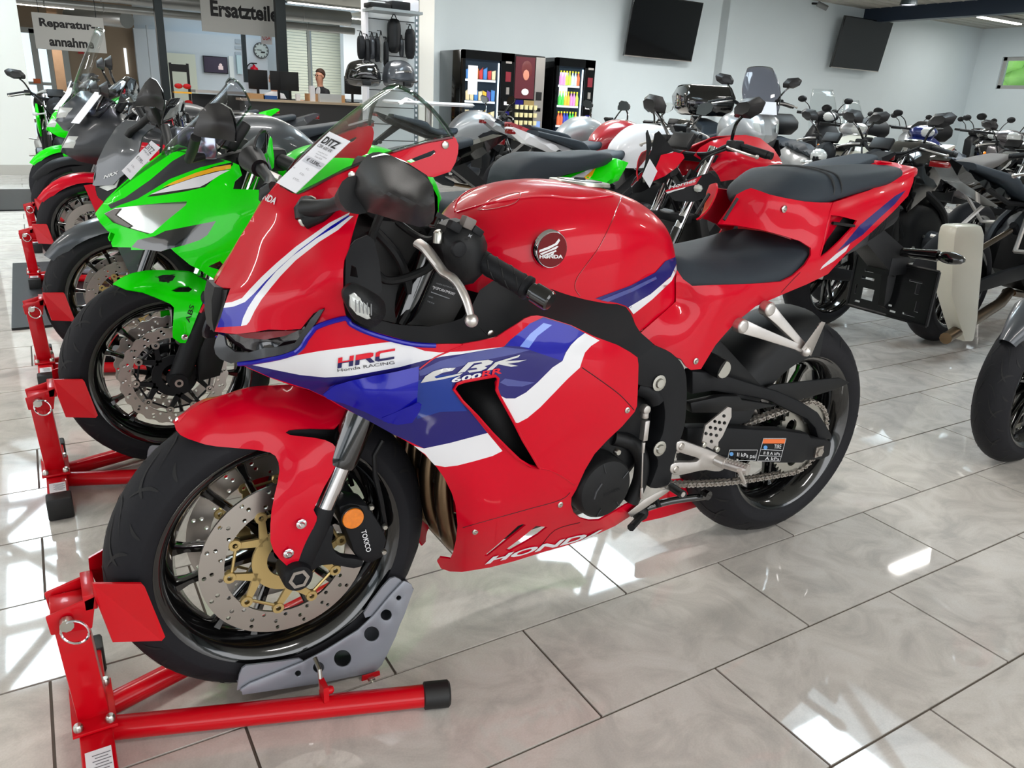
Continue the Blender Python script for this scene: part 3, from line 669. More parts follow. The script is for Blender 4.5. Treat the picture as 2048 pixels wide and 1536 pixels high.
for i, (dx, wd, hh, m, n, lab) in enumerate(((-.2, .26, .05, BLK, 'accessory_tray', 'flat black tray at the left of the display shelf'), (.06, .24, .09, BLK2, 'accessory_case', 'black case in the middle of the display shelf'), (.22, .12, .12, PAPER, 'accessory_carton', 'white carton at the right of the display shelf'))):
    mb = MB(); mb.box((q.x + dx, Y - .18, sh + hh / 2), (wd, .22, hh)); tag(mb.build(n, m, bevel=.01), lab, 'box')
bags = [(722, 95, .09, .26, 'dark grey tank bag hanging at the left edge of the slat wall', BLK2), (734, 105, .08, .3, 'black tank bag hanging second on the slat wall', BLK), (744, 96, .07, .25, 'charcoal leg bag hanging third on the slat wall', DGRY), (754, 100, .06, .27, 'brown grey pouch hanging beside the grey tag on the slat wall', BLK2), (762, 98, .05, .3, 'light grey slim bag on the slat wall', mat('bag_grey', (120, 120, 118), .7)), (772, 110, .06, .3, 'black slim bag right of the light grey bag', BLK), (788, 72, .17, .38, 'large flat black backpack high on the slat wall', BLK), (820, 88, .13, .34, 'black tank bag with white piping at the right of the slat wall', BLK2), (803, 97, .05, .2, 'small grey pouch with a buckle beside the black bag', DGRY)]
for px, py, bw, bh, lab, m in bags:
    q = w_y(px, py, Y - .1); e2 = empty('hanging_bag', lab, 'bag', tuple(q))
    mb = MB(); pillow2(mb, rnd([(-bw / 2, bh / 2), (-bw / 2 * .9, -bh / 2), (bw / 2 * .9, -bh / 2), (bw / 2, bh / 2)], 2), .07, .05, .03, .02); mb.build('body', m, e2)
    mb = MB(); mb.tube(spl([(-bw * .2, 0, bh / 2), (0, 0, bh / 2 + .05), (bw * .2, 0, bh / 2)], 4), .006, 6); mb.cyl((0, 0, bh / 2 + .05), (0, .12, bh / 2 + .06), .004, n=6); mb.build('hook_strap', BLK, e2)
def topcase(px, py, Y, w, d, h, rz, lab, m, strip=None):
    q = w_y(px, py, Y); e = empty('top_case', lab, 'top case', tuple(q), rz)
    P = spl([(-w / 2, -.06), (-w / 2 * .98, .02), (-w * .36, h * .42), (0, h * .55), (w * .36, h * .42), (w / 2 * .98, .02), (w / 2, -.06), (w * .4, -h * .38), (0, -h * .42), (-w * .4, -h * .38)], 4, True)
    mb = MB(); pillow2(mb, P, d / 2, .13, .03, .05); mb.build('shell', m, e)
    mb = MB(); mb.tube(spl([(-w / 2 * .99, -d * .36, -.05), (-w * .3, -d * .5, -.06), (0, -d * .53, -.06), (w * .3, -d * .5, -.06), (w / 2 * .99, -d * .36, -.05)], 5), .008, 6); mb.build('seam', DEEP, e)
    if strip: mb = MB(); mb.tube(spl(strip, 6), [.012] * (6 * (len(strip) - 1) + 1), 6); mb.build('reflector_strip', CHR, e)
    mb = MB(); mb.box((0, -d * .5, -.09), (.1, .04, .05)); mb.build('latch', BLK, e, bevel=.008)
topcase(726, 150, 9.3, .40, .38, .3, -.15, 'black glossy top case on the display tower, left one', BLKP, [(-.12, -.15, .06), (-.05, -.17, .1), (.1, -.14, .12)])
topcase(797, 152, 9.26, .38, .36, .32, .2, 'matt graphite top case with silver strip on the display tower, right one', GREY, [(-.14, -.14, .03), (-.06, -.18, .045), (.06, -.18, .05)])
q = w_y(868, 150, 10.6); mb = MB(); mb.box((q.x - .12, 10.7, CEIL / 2), (.22, .22, CEIL)); struct('trim_7', mb, mat('column_white', (222, 222, 216), .7))
# white high table with blue post
q = w_y(905, 208, 8.3); e = empty('high_table', 'white round-edged high table beside the vending machines', 'table', (q.x - .25, 8.4, 0))
mb = MB(); mb.lathe([(0, 1.06), (.5, 1.06), (.52, 1.08), (.5, 1.1), (0, 1.1)], n=32, axis='z'); mb.build('table_top', WHITE, e); mb = MB(); mb.cyl((0, 0, 0), (0, 0, 1.06), .04); mb.build('leg', ALU, e); mb = MB(); mb.lathe([(.28, 0), (.28, .015), (.04, .03)], n=24, axis='z'); mb.build('base', ALU, e)
# vending machines
ORD = ['first', 'second', 'third', 'fourth', 'fifth', 'sixth', 'seventh']; SHN = ['bottom', 'second lowest', 'second highest', 'top']
def vend(x0, x1, yf, lab, kind):
    H = 1.83; w = x1 - x0; d = .74; e = empty('vending_machine', lab, 'vending machine', (x0, yf, 0))
    mb = MB(); mb.box((w / 2, d / 2 + .03, H / 2), (w, d - .04, H)); mb.build('cabinet', BLKP, e, bevel=.01)
    if kind == 'coffee':
        mb = MB(); mb.box((w / 2, 0.0, H / 2), (w, .04, H)); mb.build('door', BLK2, e, bevel=.008)
        mb = MB(); mb.box((w * .84, -.025, H * .5), (w * .3, .02, H - .04)); mb.build('silver_panel', ALU, e, smooth=False)
        mb = MB(); mb.box((w * .35, -.025, 1.5), (w * .62, .02, .6)); pic = mb.build('picture_panel', mat('picture_maroon', (88, 40, 48), .3, emit=.25), e, smooth=False)
        mb = MB(); mb.sphere((w * .38, -.04, 1.55), .075, 12, (.75, .1, 1.1)); mb.build('face', mat('picture_skin', (196, 130, 108), .5, emit=.3), pic)
        mb = MB(); mb.sphere((w * .40, -.036, 1.62), .1, 12, (1, .08, 1.3)); mb.build('hair', mat('picture_hair', (96, 34, 36), .5, emit=.2), pic)
        mb = MB(); mb.sphere((w * .36, -.05, 1.3), .06, 12, (1.1, .1, .8)); mb.build('cup', mat('picture_white', (226, 226, 226), .5, emit=.4), pic)
        for r in range(5):
            for c in range(5):
                mb = MB(); mb.lathe([(0, -.035), (.028, -.035), (.032, .03), (0, .03)], (.07 + c * .085, -.045, .62 + r * .115), 8, 'z'); mb.build('cup_button', mat('cup_cream', (214, 206, 160), .4, emit=.25), e)
        for x, z, ww, hh, m in ((w * .83, 1.25, .1, .12, DEEP), (w * .83, 1.05, .08, .05, CHR), (w * .83, .8, .1, .16, mat('panel_blue', (120, 150, 210), .4, emit=.3)), (w * .2, 1.14, .16, .08, NAVY), (w * .5, 1.14, .2, .08, GOLD)):
            mb = MB(); mb.box((x, -.04, z), (ww, .012, hh)); mb.build('control', m, e, smooth=False)
        return
    # glass fronted
    mb = MB(); fw = .045; gx1 = w * .74
    mb.box((w / 2, 0, H - .06), (w, .05, .12)); mb.box((w / 2, 0, .2), (w, .05, .4)); mb.box((fw / 2, 0, H / 2), (fw, .05, H)); mb.box(((gx1 + w) / 2, 0, H / 2), (w - gx1, .05, H)); mb.build('door', BLKP, e, smooth=False)
    mb = MB(); mb.box((gx1 / 2, -.012, 1.05), (gx1 - fw, .006, 1.3)); mb.build('pane', glass('window_glass'), e, smooth=False)
    mb = MB(); mb.box((gx1 / 2 + .01, .01, 1.06), (gx1 - fw, .006, 1.32)); mb.build('back_wall', mat('vend_inside', (40, 50, 66), .6, emit=.15), e, smooth=False)
    mb = MB(); mb.box((gx1 - .03, -.002, 1.06), (.022, .01, 1.24)); mb.build('led_strip', mat('led_strip', (235, 245, 250), .5, emit=3), e, smooth=False)
    rr = random.Random(5 if kind == 'snack' else 9); nsh = 4
    cols = [(210, 120, 50), (230, 210, 170), (70, 130, 200), (190, 60, 60), (240, 240, 240), (90, 70, 150), (230, 180, 60)] if kind == 'snack' else [(190, 220, 90), (200, 230, 240), (230, 110, 70), (60, 80, 190), (80, 210, 90), (240, 190, 70), (220, 150, 210)]
    for s in range(nsh):
        z = .52 + s * .3; mb = MB(); mb.box((gx1 / 2 - .02, -.006, z), (gx1 - fw - .09, .03, .03)); mb.build('shelf', mat('lit_shelf', (215, 225, 235), .5, emit=.5), e, smooth=False)
        n = 7
        for c in range(n):
            x = fw + .05 + c * (gx1 - fw - .17) / (n - 1); col = cols[(s * 2 + c // 2) % len(cols)] if kind != 'snack' else cols[rr.randrange(len(cols))]
            m = mat('product_%d_%d_%d' % col, col, .4, emit=.22)
            if kind == 'snack':
                mb = MB(); pillow2(mb, [(x - .03, z + .02), (x - .034, z + .16 + rr.uniform(-.03, .03)), (x + .034, z + .17 + rr.uniform(-.03, .03)), (x + .03, z + .02)], .008, .02, .03, .002, y0=-.012); tg_ = tag(mb.build('snack_packet', m), 'snack packet, %s from the left on the %s shelf of the left vending machine' % (ORD[c], SHN[s]), 'snack', 'snacks in the vending machine')
            else:
                mb = MB(); mb.lathe([(0, .016), (.026, .018), (.028, .13), (.012, .18), (.012, .2)], (x, -.014, z), 8, 'z'); b_ = mb.build('drink_bottle', m); tag(b_, 'drink bottle, %s from the left on the %s shelf of the right vending machine' % (ORD[c], SHN[s]), 'bottle', 'bottles in the vending machine')
                mb = MB(); mb.lathe([(.014, .2), (.014, .225), (0, .225)], (x, -.014, z), 8, 'z'); mb.build('bottle_cap', mat('cap_yellow', (220, 220, 60), .4, emit=.2), b_)
            o = b_ if kind != 'snack' else tg_
            o.location = (x0, yf, 0)
    mb = MB(); mb.box((gx1 * .22 + .03, -.02, 1.42), (.16, .004, .4)); ns_ = tag(mb.build('notice_sheet', PAPER, smooth=False), 'white notice taped on the glass of the %s vending machine' % ('left' if kind == 'snack' else 'right'), 'notice'); ns_.location = (x0, yf, 0)
    for z, ww, hh, m in ((1.7, .1, .03, ALU), (1.5, .09, .14, mat('vend_red', (120, 30, 44), .4, emit=.2)), (1.3, .05, .1, ALU), (1.12, .11, .05, PAPER), (.98, .08, .05, NAVY), (.85, .06, .08, DGRY)):
        mb = MB(); mb.box(((gx1 + w) / 2 + .01, -.03, z), (ww, .012, hh)); mb.build('control', m, e, smooth=False)
vend(5.62, 6.5, 10.86, 'black vending machine with lit snack shelves, the left of three', 'snack')
vend(6.52, 7.08, 10.9, 'coffee vending machine with a picture of a person drinking from a cup', 'coffee')
vend(7.22, 7.96, 10.78, 'black vending machine with rows of bottles, the right of three', 'drink')
# floor mats with green edge under the far stands
for x, y, lab in ((-.12, 9.1, 'black floor mat with a green stripe by the far stands'), (.12, 5.0, 'black and green floor mat between the second and third stands')):
    e = empty('floor_mat', lab, 'mat', (x, y, 0)); mb = MB(); mb.box((0, 0, .006), (.6, 1.6, .012)); mb.build('mat_sheet', BLK, e, smooth=False); mb = MB(); mb.box((.22, 0, .008), (.06, 1.6, .012)); mb.build('green_stripe', GREEN, e, smooth=False)
# ================================================================ shared motorcycle parts
from mathutils.bvhtree import BVHTree
def hull(mb, secs, nu=6, nv=4, caps=True, mi=0):
    """symmetric body: secs = [(x, [(lat, z) ... top centre to bottom])], smoothed both ways"""
    rows = []
    K = len(secs[0][1])
    prof = [[(x, *p) for p in pts] for x, pts in secs]
    lines = [spl([r[k] for r in prof], nu) for k in range(K)]
    for i in range(len(lines[0])):
        half = spl([lines[k][i] for k in range(K)], nv)
        half = [(p[0], max(p[1], 0), p[2]) for p in half]
        ring = [(p[0], -p[1], p[2]) for p in half] + [(p[0], p[1], p[2]) for p in reversed(half[1:])]
        rows.append(ring)
    n = len(rows[0]); vs = [v for r in rows for v in r]; fs = []
    for i in range(len(rows) - 1):
        for k in range(n): fs.append((i * n + k, i * n + (k + 1) % n, (i + 1) * n + (k + 1) % n, (i + 1) * n + k))
    if caps: fs += [tuple(range(n - 1, -1, -1)), tuple((len(rows) - 1) * n + k for k in range(n))]
    fs = [tuple(reversed(f)) for f in fs]
    return mb.add(vs, fs, mi)
class Surf:
    """lays marks on already built bodies of a bike"""
    def __init__(s, fr, objs):
        s.fr = fr; vs = []; fs = []
        for o in objs:
            n = len(vs); vs += [tuple(v.co) for v in o.data.vertices]; fs += [tuple(n + i for i in p.vertices) for p in o.data.polygons]
        s.t = BVHTree.FromPolygons(vs, fs)
        s.c = Vector(fr.c)
    def hit(s, px, py, eps=.0012):
        d = Vector(s.fr.R @ wray(px, py)).normalized(); h = s.t.ray_cast(s.c, d)
        if h[0] is None:
            return None
        n = h[1] if h[1].dot(d) < 0 else -h[1]
        return h[0] + n * eps
    def decal(s, name, P, m, parent, step=9, mirror=True, eps=.0012, raw=None):
        if raw: V2, T = raw
        else:
            O = dens(P, step); xs = [q[0] for q in O]; ys = [q[1] for q in O]; pts = []
            x = min(xs) + step / 2
            while x < max(xs):
                y = min(ys) + step / 2
                while y < max(ys):
                    if inpoly(x, y, O): pts.append((x, y))
                    y += step
                x += step
            V2, T, _ = tri2d(O, (), pts)
        H = [s.hit(a, b, eps) for a, b in V2]; T = [t for t in T if all(H[i] is not None for i in t)]
        T = [t for t in T if max((H[t[i]] - H[t[i - 1]]).length for i in range(3)) < .09]
        if not T: print('decal missed', name); return None
        H = [h if h is not None else Vector((0, 0, 0)) for h in H]
        used = sorted({i for t in T for i in t}); ix = {i: k for k, i in enumerate(used)}
        mb = MB(); mb.add([H[i] for i in used], [tuple(ix[i] for i in reversed(t)) for t in T])
        o = mb.build(name, m, parent, split=0)
        if mirror: mb = MB(); mb.add([(H[i][0], -H[i][1], H[i][2]) for i in used], [tuple(ix[i] for i in t) for t in T]); mb.build(name, m, parent, split=0)
        return o
    def text(s, name, t, bl, br, tl, m, parent, bold=0., mirror=False):
        vs, fs = text2d(t, bold) if isinstance(t, str) else t
        P = [(bl[0] + (br[0] - bl[0]) * u + (tl[0] - bl[0]) * v, bl[1] + (br[1] - bl[1]) * u + (tl[1] - bl[1]) * v) for u, v in vs]
        return s.decal(name, None, m, parent, raw=(P, [tuple(reversed(f)) for f in fs]), mirror=mirror, eps=.0018)
def tyre_prof(R, rb, w, n=9):
    """(r, y) from left bead over the crown to right bead"""
    out = [(rb - .004, -w * .40), (rb + .004, -w * .455), (rb + (R - rb) * .32, -w * .5)]
    for k in range(n + 1):
        a = -1.12 + 2.24 * k / n
        out.append((R - (R - rb) * .62 * (1 - math.cos(a)) / (1 - math.cos(1.12)) , w * .5 * .985 * math.sin(a) / math.sin(1.12)))
    out += [(rb + (R - rb) * .32, w * .5), (rb + .004, w * .455), (rb - .004, w * .40)]
    return out
def disc_mesh(mb, ro, ri, y, t, holes, wave=0, mi=0, n=72, hr=.0042):
    O = [((ro + (wave * (1 if (k // 2) % 2 else -1) if wave else 0)) * math.cos(2 * PI * k / n), (ro + (wave * (1 if (k // 2) % 2 else -1) if wave else 0)) * math.sin(2 * PI * k / n)) for k in range(n)]
    I = circ(0, 0, ri, 40); H = [circ(a, b, hr, 7) for a, b in holes]
    prism(mb, O, y - t / 2, y + t / 2, [I] + H, mi)
_W = {}
def wheel(parent, c, R=.300, rb=.221, w=.12, rimw=.052, spokes=6, discs=(.06, -.06), dr=.155, di=.112, carrier=GOLD, wave=0, tread=True, rim=BLKP, stripe=None, detail=1, rear=False, grooves=14, label=None, car_r=.104):
    key = (R, rb, w, rimw, spokes, discs, dr, di, carrier.name, wave, tread, rim.name, stripe.name if stripe else None, detail, rear)
    if key in _W:
        src = _W[key]; o = src.copy(); COL.objects.link(o); o.parent = parent; o.location = c
        for ch in src.children:
            k = ch.copy(); COL.objects.link(k); k.parent = o
        return o
    N = 72 if detail else 40
    e = MB().lathe(tyre_prof(R, rb, w), n=N).build('front_wheel' if not rear else 'rear_wheel', RUB, parent, split=60)
    e.location = c; e.data.name = 'tyre'
    # side wall band, bead to shoulder, slightly glossier
    if tread and detail:
        mb = MB(); pr = tyre_prof(R, rb, w, 24)[2:-2]; ys = [p[1] for p in pr]; rs = [p[0] for p in pr]
        def sp(th, y, up=.001): r = float(np.interp(y, ys, rs)) + up; return (r * math.cos(th), y, r * math.sin(th))
        for k in range(grooves):
            for s in (-1, 1):
                b = 2 * PI * (k + (.5 if s > 0 else 0)) / grooves
                for (t0, y0, t1, y1, wd, bow) in ((0, .08, .26, .34, .013, .05), (.17, .42, .30, .20, .011, -.03), (.05, .47, -.02, .36, .010, .01), (-.12, .02, .10, .30, .005, -.06)):
                    n = 7; L = []; Rr = []
                    for i in range(n):
                        q = i / (n - 1); th = b + t0 + (t1 - t0) * q + bow * math.sin(PI * q); y = s * w * (y0 + (y1 - y0) * q); ww = wd * 1.45 * math.sin(PI * (.12 + .76 * q))
                        L.append(sp(th - ww, y)); Rr.append(sp(th + ww, y))
                    m = len(mb.v); mb.v += L + Rr; mb.f += [(m + i, m + i + 1, m + n + i + 1, m + n + i) for i in range(n - 1)]; mb.m += [0] * (n - 1)
        mb.build('tread_groove', GRV, e, smooth=False)['kind'] = 'stuff'
    yr = rimw
    mb = MB(); mb.lathe([(rb - .006, -yr - .006), (rb + .006, -yr - .009), (rb + .008, -yr - .004), (rb + .001, -yr + .004), (rb - .012, -yr + .016), (rb - .022, -yr + .026), (rb - .03, -.012), (rb - .03, .012), (rb - .022, yr - .026), (rb - .012, yr - .016), (rb + .001, yr - .004), (rb + .008, yr + .004), (rb + .006, yr + .009), (rb - .006, yr + .006), (rb - .018, yr - .012), (rb - .03, yr - .03), (rb - .038, 0), (rb - .03, -yr + .03), (rb - .018, -yr + .012)], n=N, closed=True)
    mb.build('rim', rim, e, split=50)
    if stripe:
        mb = MB()
        for s in (-1, 1): mb.lathe([(rb - .0105, s * (yr - .0125)), (rb - .0025, s * (yr + .001))], n=N)
        mb.build('rim_stripe', stripe, e, split=0)
    # hub and spokes
    mb = MB(); mb.lathe([(.018, -yr * .8), (.036, -yr * .8), (.04, -.02), (.04, .02), (.036, yr * .8), (.018, yr * .8)], n=24); mb.build('hub', rim, e)
    for k in range(spokes):
        for s_ in (-1, 1):
            a = 2 * PI * k / spokes; b = a + s_ * .20
            p0 = Vector((math.cos(a + s_ * .25) * .034, 0, math.sin(a + s_ * .25) * .034)); p1 = Vector((math.cos(b) * (rb - .03), 0, math.sin(b) * (rb - .03)))
            d = (p1 - p0); L = d.length; d.normalize(); q = Vector((-d.z, 0, d.x))
            mb = MB(); secs = []
            for t, ww, hh in ((0, .010, .024), (.3, .007, .016), (.85, .0065, .012), (1., .011, .018)):
                c0 = p0 + d * L * t; secs.append([c0 + q * ww * sx + Vector((0, hh * sy, 0)) for sx, sy in ((-1, -.6), (-.6, -1), (.6, -1), (1, -.6), (1, .6), (.6, 1), (-.6, 1), (-1, .6))])
            mb.loft(secs); mb.build('spoke', rim, e, split=45)
    for y in discs:
        hs = []
        nh = 36
        if detail:
            for k in range(nh):
                for j in range(3):
                    if (k + j) % 2: continue
                    r = dr - .009 - j * (dr - di - .014) / 2.2; a = 2 * PI * (k + .5 * (j % 2)) / nh + j * .05; hs.append((r * math.cos(a), r * math.sin(a)))
        mb = MB(); disc_mesh(mb, dr, di, y, .005, hs, wave, n=96 if wave else 64); dk = mb.build('brake_disc', STEEL, e, split=40)
        mb = MB(); prism(mb, circ(0, 0, .064, 32), y - .003, y + .003, [circ(0, 0, .037, 24)])
        nb = 10; cr = car_r
        for k in range(nb):
            a = 2 * PI * k / nb + .1; b2 = 2 * PI * (k + 1) / nb + .1
            d = Vector((math.cos(a), 0, math.sin(a))); q = Vector((-d.z, 0, d.x))
            skew = q * .018 * (1 if k % 2 else -1)
            p0 = d * .058 + skew; p1 = d * (cr - .004); w_ = (p1 - p0).normalized().cross(Vector((0, 1, 0))) * .0055
            yy = Vector((0, y, 0)); t_ = Vector((0, .003, 0))
            for s0 in ((p0, p1),):
                mb.add([p0 - w_ * 1.5 + yy - t_, p0 + w_ * 1.5 + yy - t_, p1 + w_ + yy - t_, p1 - w_ + yy - t_, p0 - w_ * 1.5 + yy + t_, p0 + w_ * 1.5 + yy + t_, p1 + w_ + yy + t_, p1 - w_ + yy + t_], [(0, 3, 2, 1), (4, 5, 6, 7), (0, 1, 5, 4), (1, 2, 6, 5), (2, 3, 7, 6), (3, 0, 4, 7)])
            e2 = Vector((math.cos(b2), 0, math.sin(b2))); a0 = d * (cr - .003); a1 = e2 * (cr - .003)
            if k % 2 == 0 or wave:
                mb.tube([a0 + yy, a1 + yy], .003, 6)
        mb.build('disc_carrier', carrier, dk, split=40)
        mb = MB()
        for k in range(nb):
            a = 2 * PI * k / nb + .1; mb.lathe([(.005, -.005), (.0105, -.005), (.0115, -.003), (.0115, .003), (.0105, .005), (.005, .005)], (cr * math.cos(a) , y, cr * math.sin(a)), 12)
        mb.build('disc_bobbin', carrier if carrier != BLK2 else STEEL, dk)['kind'] = 'stuff'
    _W[key] = e
    return e
def caliper(parent, c, ang, m=BLK2, lat=.085, txt=None, fr=None):
    """radial brake caliper around the disc"""
    mb = MB(); R_ = Matrix.Rotation(ang, 3, 'Y'); c = Vector(c)
    prof = [(-.026, -.05), (.012, -.056), (.028, -.035), (.03, .035), (.012, .056), (-.026, .05)]
    P = [((R_ @ Vector((x, 0, z))).x + c.x, (R_ @ Vector((x, 0, z))).z + c.z) for x, z in prof]
    prism(mb, P, c.y - .03, c.y + .028); o = mb.build('brake_caliper', m, parent, bevel=.006, split=30)
    mb = MB()
    for z in (-.03, 0.005, .038):
        q = c + R_ @ Vector((.004, 0, z)); mb.lathe([(0, -.034), (.011, -.034), (.013, -.028)], (q.x, c.y, q.z), 12)
    mb.build('caliper_piston_cap', m, o)
    return o

# ================================================================ the red, blue and white sports motorcycle
HX, HY, HA = .30880147, 1.31402499, .00287865
hf = Frame(HX, HY, HA)
hero = empty('sports_motorcycle', 'red, blue and white faired sports motorcycle in the foreground, front wheel in a stand', 'motorcycle', (HX, HY, 0), HA)
P = hf.p
wheel(hero, (0, 0, .3135), R=.2985, w=.122, rimw=.048, discs=(-.062, .062), spokes=6)
wheel(hero, (1.3735, 0, .314), R=.3155, rb=.221, w=.184, rimw=.074, spokes=5, discs=(.058,), dr=.11, di=.078, carrier=STEEL, rear=True, grooves=12, car_r=.074)
# --- upper cowl
NOSE = [(556, 362), (536, 388), (515, 418), (497, 447), (479, 476), (464, 504), (451, 527), (440, 550), (433, 563), (429, 574), (461, 576), (455, 592), (448, 613), (441, 636), (431, 658), (429, 663), (450, 666), (472, 668), (510, 664), (537, 659), (570, 660), (602, 658), (612, 645), (627, 627), (650, 615), (640, 636), (629, 653), (660, 643), (691, 631), (687, 610), (686, 579), (686, 544), (688, 520), (697, 494), (703, 465), (711, 436), (716, 422), (745, 398), (800, 350), (850, 352), (869, 354), (901, 343), (911, 325), (916, 307), (917, 290), (912, 277), (905, 272), (850, 284), (779, 305), (745, 317), (715, 331), (690, 340), (673, 347), (645, 361), (620, 376), (608, 383), (596, 388), (583, 386), (570, 378)]
NC = [(556, 365, 0), (536, 388, 0), (515, 418, 0), (497, 447, 0), (479, 476, 0), (464, 504, 0), (440, 550, 0), (429, 574, .008), (461, 576, .055), (452, 600, .058), (443, 632, .062), (430, 661, .064), (472, 667, .093), (537, 659, .13), (602, 658, .158), (627, 627, .17), (650, 615, .182), (629, 653, .175), (691, 631, .2), (686, 579, .2), (688, 520, .195), (697, 494, .19), (711, 436, .172), (716, 420, .165),
      (570, 380, .028), (583, 386, .045), (600, 388, .06), (640, 366, .09), (673, 347, .112), (715, 331, .133), (779, 305, .155), (850, 284, .17), (905, 272, .178), (917, 292, .182), (901, 343, .184), (869, 354, .18), (800, 350, .168), (745, 395, .165),
      (560, 420, .058), (540, 460, .06), (520, 500, .066), (500, 550, .078), (480, 610, .085), (610, 430, .095), (650, 400, .108), (590, 490, .112), (560, 540, .118), (530, 600, .122), (640, 460, .138), (600, 540, .15), (570, 610, .15), (650, 520, .178), (640, 580, .182), (610, 600, .172), (690, 420, .142), (700, 380, .14), (720, 360, .142)]
U_ = [(697, 430), (662, 452), (598, 500), (560, 534), (531, 562), (508, 587), (490, 604), (468, 613), (446, 616)]
L_ = [(700, 432), (671, 453), (632, 477), (584, 513), (552, 543), (532, 566), (511, 592), (496, 615), (486, 636), (482, 652)]
W1 = [(701, 424), (658, 446), (592, 493), (552, 527), (523, 554), (500, 578), (484, 596), (464, 604), (449, 606), (446, 616)] + U_[-2::-1]
B1 = U_ + [(434, 655)] + L_[::-1]
W2 = L_ + [(493, 650), (499, 643), (509, 622), (523, 599), (542, 575), (561, 552), (591, 521), (638, 484), (676, 460), (707, 432)]
T_n, no = panel(hf, 'nose_cowl', NOSE, NC, [RED, WHITE, BLUE], hero, regs=[(2, B1), (1, W1), (1, W2)], holes=[[(812, 322), (868, 300), (872, 304), (863, 312), (820, 326)]], step=11, lam=.002)
SN = Surf(hf, no)
SN.text('nose_lettering', 'HONDA', (509, 392), (550, 411), (516, 379), TXW, hero, bold=.03)
mb = MB(); 
for px, py in ((621, 407), (611, 440)):
    q = SN.hit(px, py)
    if q: bolt(mb, q, .012, .006, (0, -1, .1)); bolt(mb, q + Vector((0, -.005, 0)), .007, .004)
for px, py in ((890, 290), (703, 350)):
    q = SN.hit(px, py, 0)
    if q: bolt(mb, q, .006, .003)
mb.build('cowl_bolt', ZINC, hero)
# intake mouth, headlight, lower lip
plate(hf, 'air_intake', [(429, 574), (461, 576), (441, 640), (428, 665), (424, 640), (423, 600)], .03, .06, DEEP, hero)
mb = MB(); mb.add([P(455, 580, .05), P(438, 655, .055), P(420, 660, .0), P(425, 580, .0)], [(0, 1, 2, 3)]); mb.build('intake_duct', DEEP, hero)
HL = [(432, 665), (450, 667), (537, 662), (603, 660), (626, 629), (637, 622), (626, 648), (600, 690), (560, 708), (520, 714), (480, 716), (452, 716), (440, 712), (432, 700), (428, 685)]
panel(hf, 'headlight_lip', [(437, 668), (431, 680), (428, 695), (431, 708), (440, 718), (462, 727), (474, 724), (505, 720), (560, 710), (590, 700), (604, 688), (628, 650), (648, 618), (638, 620), (620, 640), (600, 672), (588, 688), (560, 694), (528, 696), (495, 706), (470, 704), (452, 690), (448, 672)], [(437, 668, .05), (428, 695, .05), (440, 718, .062), (474, 724, .085), (528, 696, .12), (590, 700, .155), (628, 650, .18), (648, 618, .186), (560, 694, .145), (505, 720, .11), (460, 700, .08)], [DGRY], hero, step=9)
panel(hf, 'headlight_lens', [(448, 668), (470, 669), (537, 663), (602, 660), (612, 648), (604, 672), (590, 688), (560, 694), (528, 698), (497, 704), (470, 690), (455, 678)], [(448, 668, .055), (537, 663, .115), (602, 660, .148), (604, 672, .15), (590, 688, .14), (528, 698, .11), (497, 704, .09), (470, 690, .07), (540, 680, .108)], [mat('headlight_dark', (22, 14, 18), .05, 0, 1)], hero, step=10)
panel(hf, 'headlight_strip', [(470, 668), (537, 663), (596, 661), (570, 672), (530, 679), (490, 676)], [(470, 668, .0775), (537, 663, .118), (596, 661, .148), (570, 672, .136), (530, 679, .114), (490, 676, .09)], [mat('headlight_red_reflex', (120, 16, 30), .1, 0, 1)], hero, step=10, thick=.002)
# --- windscreen
secs = []
SE = [(562, 371, .012, 560, 369), (596, 388, .055, 583, 350), (640, 366, .09, 615, 318), (690, 340, .122, 655, 280), (745, 317, .147, 700, 240), (800, 299, .16, 735, 208), (850, 284, .17, 762, 186), (905, 274, .178, 790, 171)]
for ex, ey, el, cx_, cy_ in SE:
    E_ = Vector(P(ex, ey, el)); C_ = Vector(P(cx_, cy_, 0)); ring = []
    for k in range(-8, 9):
        t = abs(k) / 8; a = t * PI / 2; s_ = 1 if k > 0 else -1
        dq = .55 * t ** 1.45 + .45 * (1 - math.cos(a)); ring.append((C_.x + (E_.x - C_.x) * dq, s_ * el * (.6 * t + .4 * math.sin(a)) if k else 0, C_.z + (E_.z - C_.z) * dq))
    secs.append([(x, -y, z) for x, y, z in ring])
mb = MB(); mb.loft(secs, caps=False, closed=False); ws = mb.build('windscreen', SCREEN, hero, solid=.003, split=0, subd=1)
mb = MB(); mb.tube(secs[-1], .0035, 8); mb.tube([s[-1] for s in secs], .0028, 6); mb.tube([s[0] for s in secs], .0028, 6); mb.build('windscreen_edge', glass('screen_edge', (190, 205, 200), .75, 1.5), hero)
SW = Surf(hf, [ws])
TG = [(554, 366), (660, 264), (700, 283), (592, 387)]
mbt = MB(); tg = [SW.hit(*q) or Vector(P(*q, .05)) for q in TG]
tgn = [Vector(P(554, 366, .045)), Vector(P(660, 264, .085)), None, Vector(P(592, 387, .092))]; tgn[2] = tgn[1] + tgn[3] - tgn[0]
pt = empty('price_tag', 'white price card with black print lying on the windscreen of the red and blue motorcycle', 'price tag', tuple(Matrix.Rotation(HA, 3, 'Z') @ tgn[0] + Vector((HX, HY, 0))), HA)
rel = [q - tgn[0] for q in tgn]; nn = (rel[1]).cross(rel[3]).normalized(); 
if nn.y > 0: nn = -nn
mbt.add([q for q in rel] + [q + nn * .0015 for q in rel], [(0, 1, 2, 3), (4, 7, 6, 5), (0, 4, 5, 1), (1, 5, 6, 2), (2, 6, 7, 3), (3, 7, 4, 0)]); mbt.build('card', PAPER, pt, smooth=False)
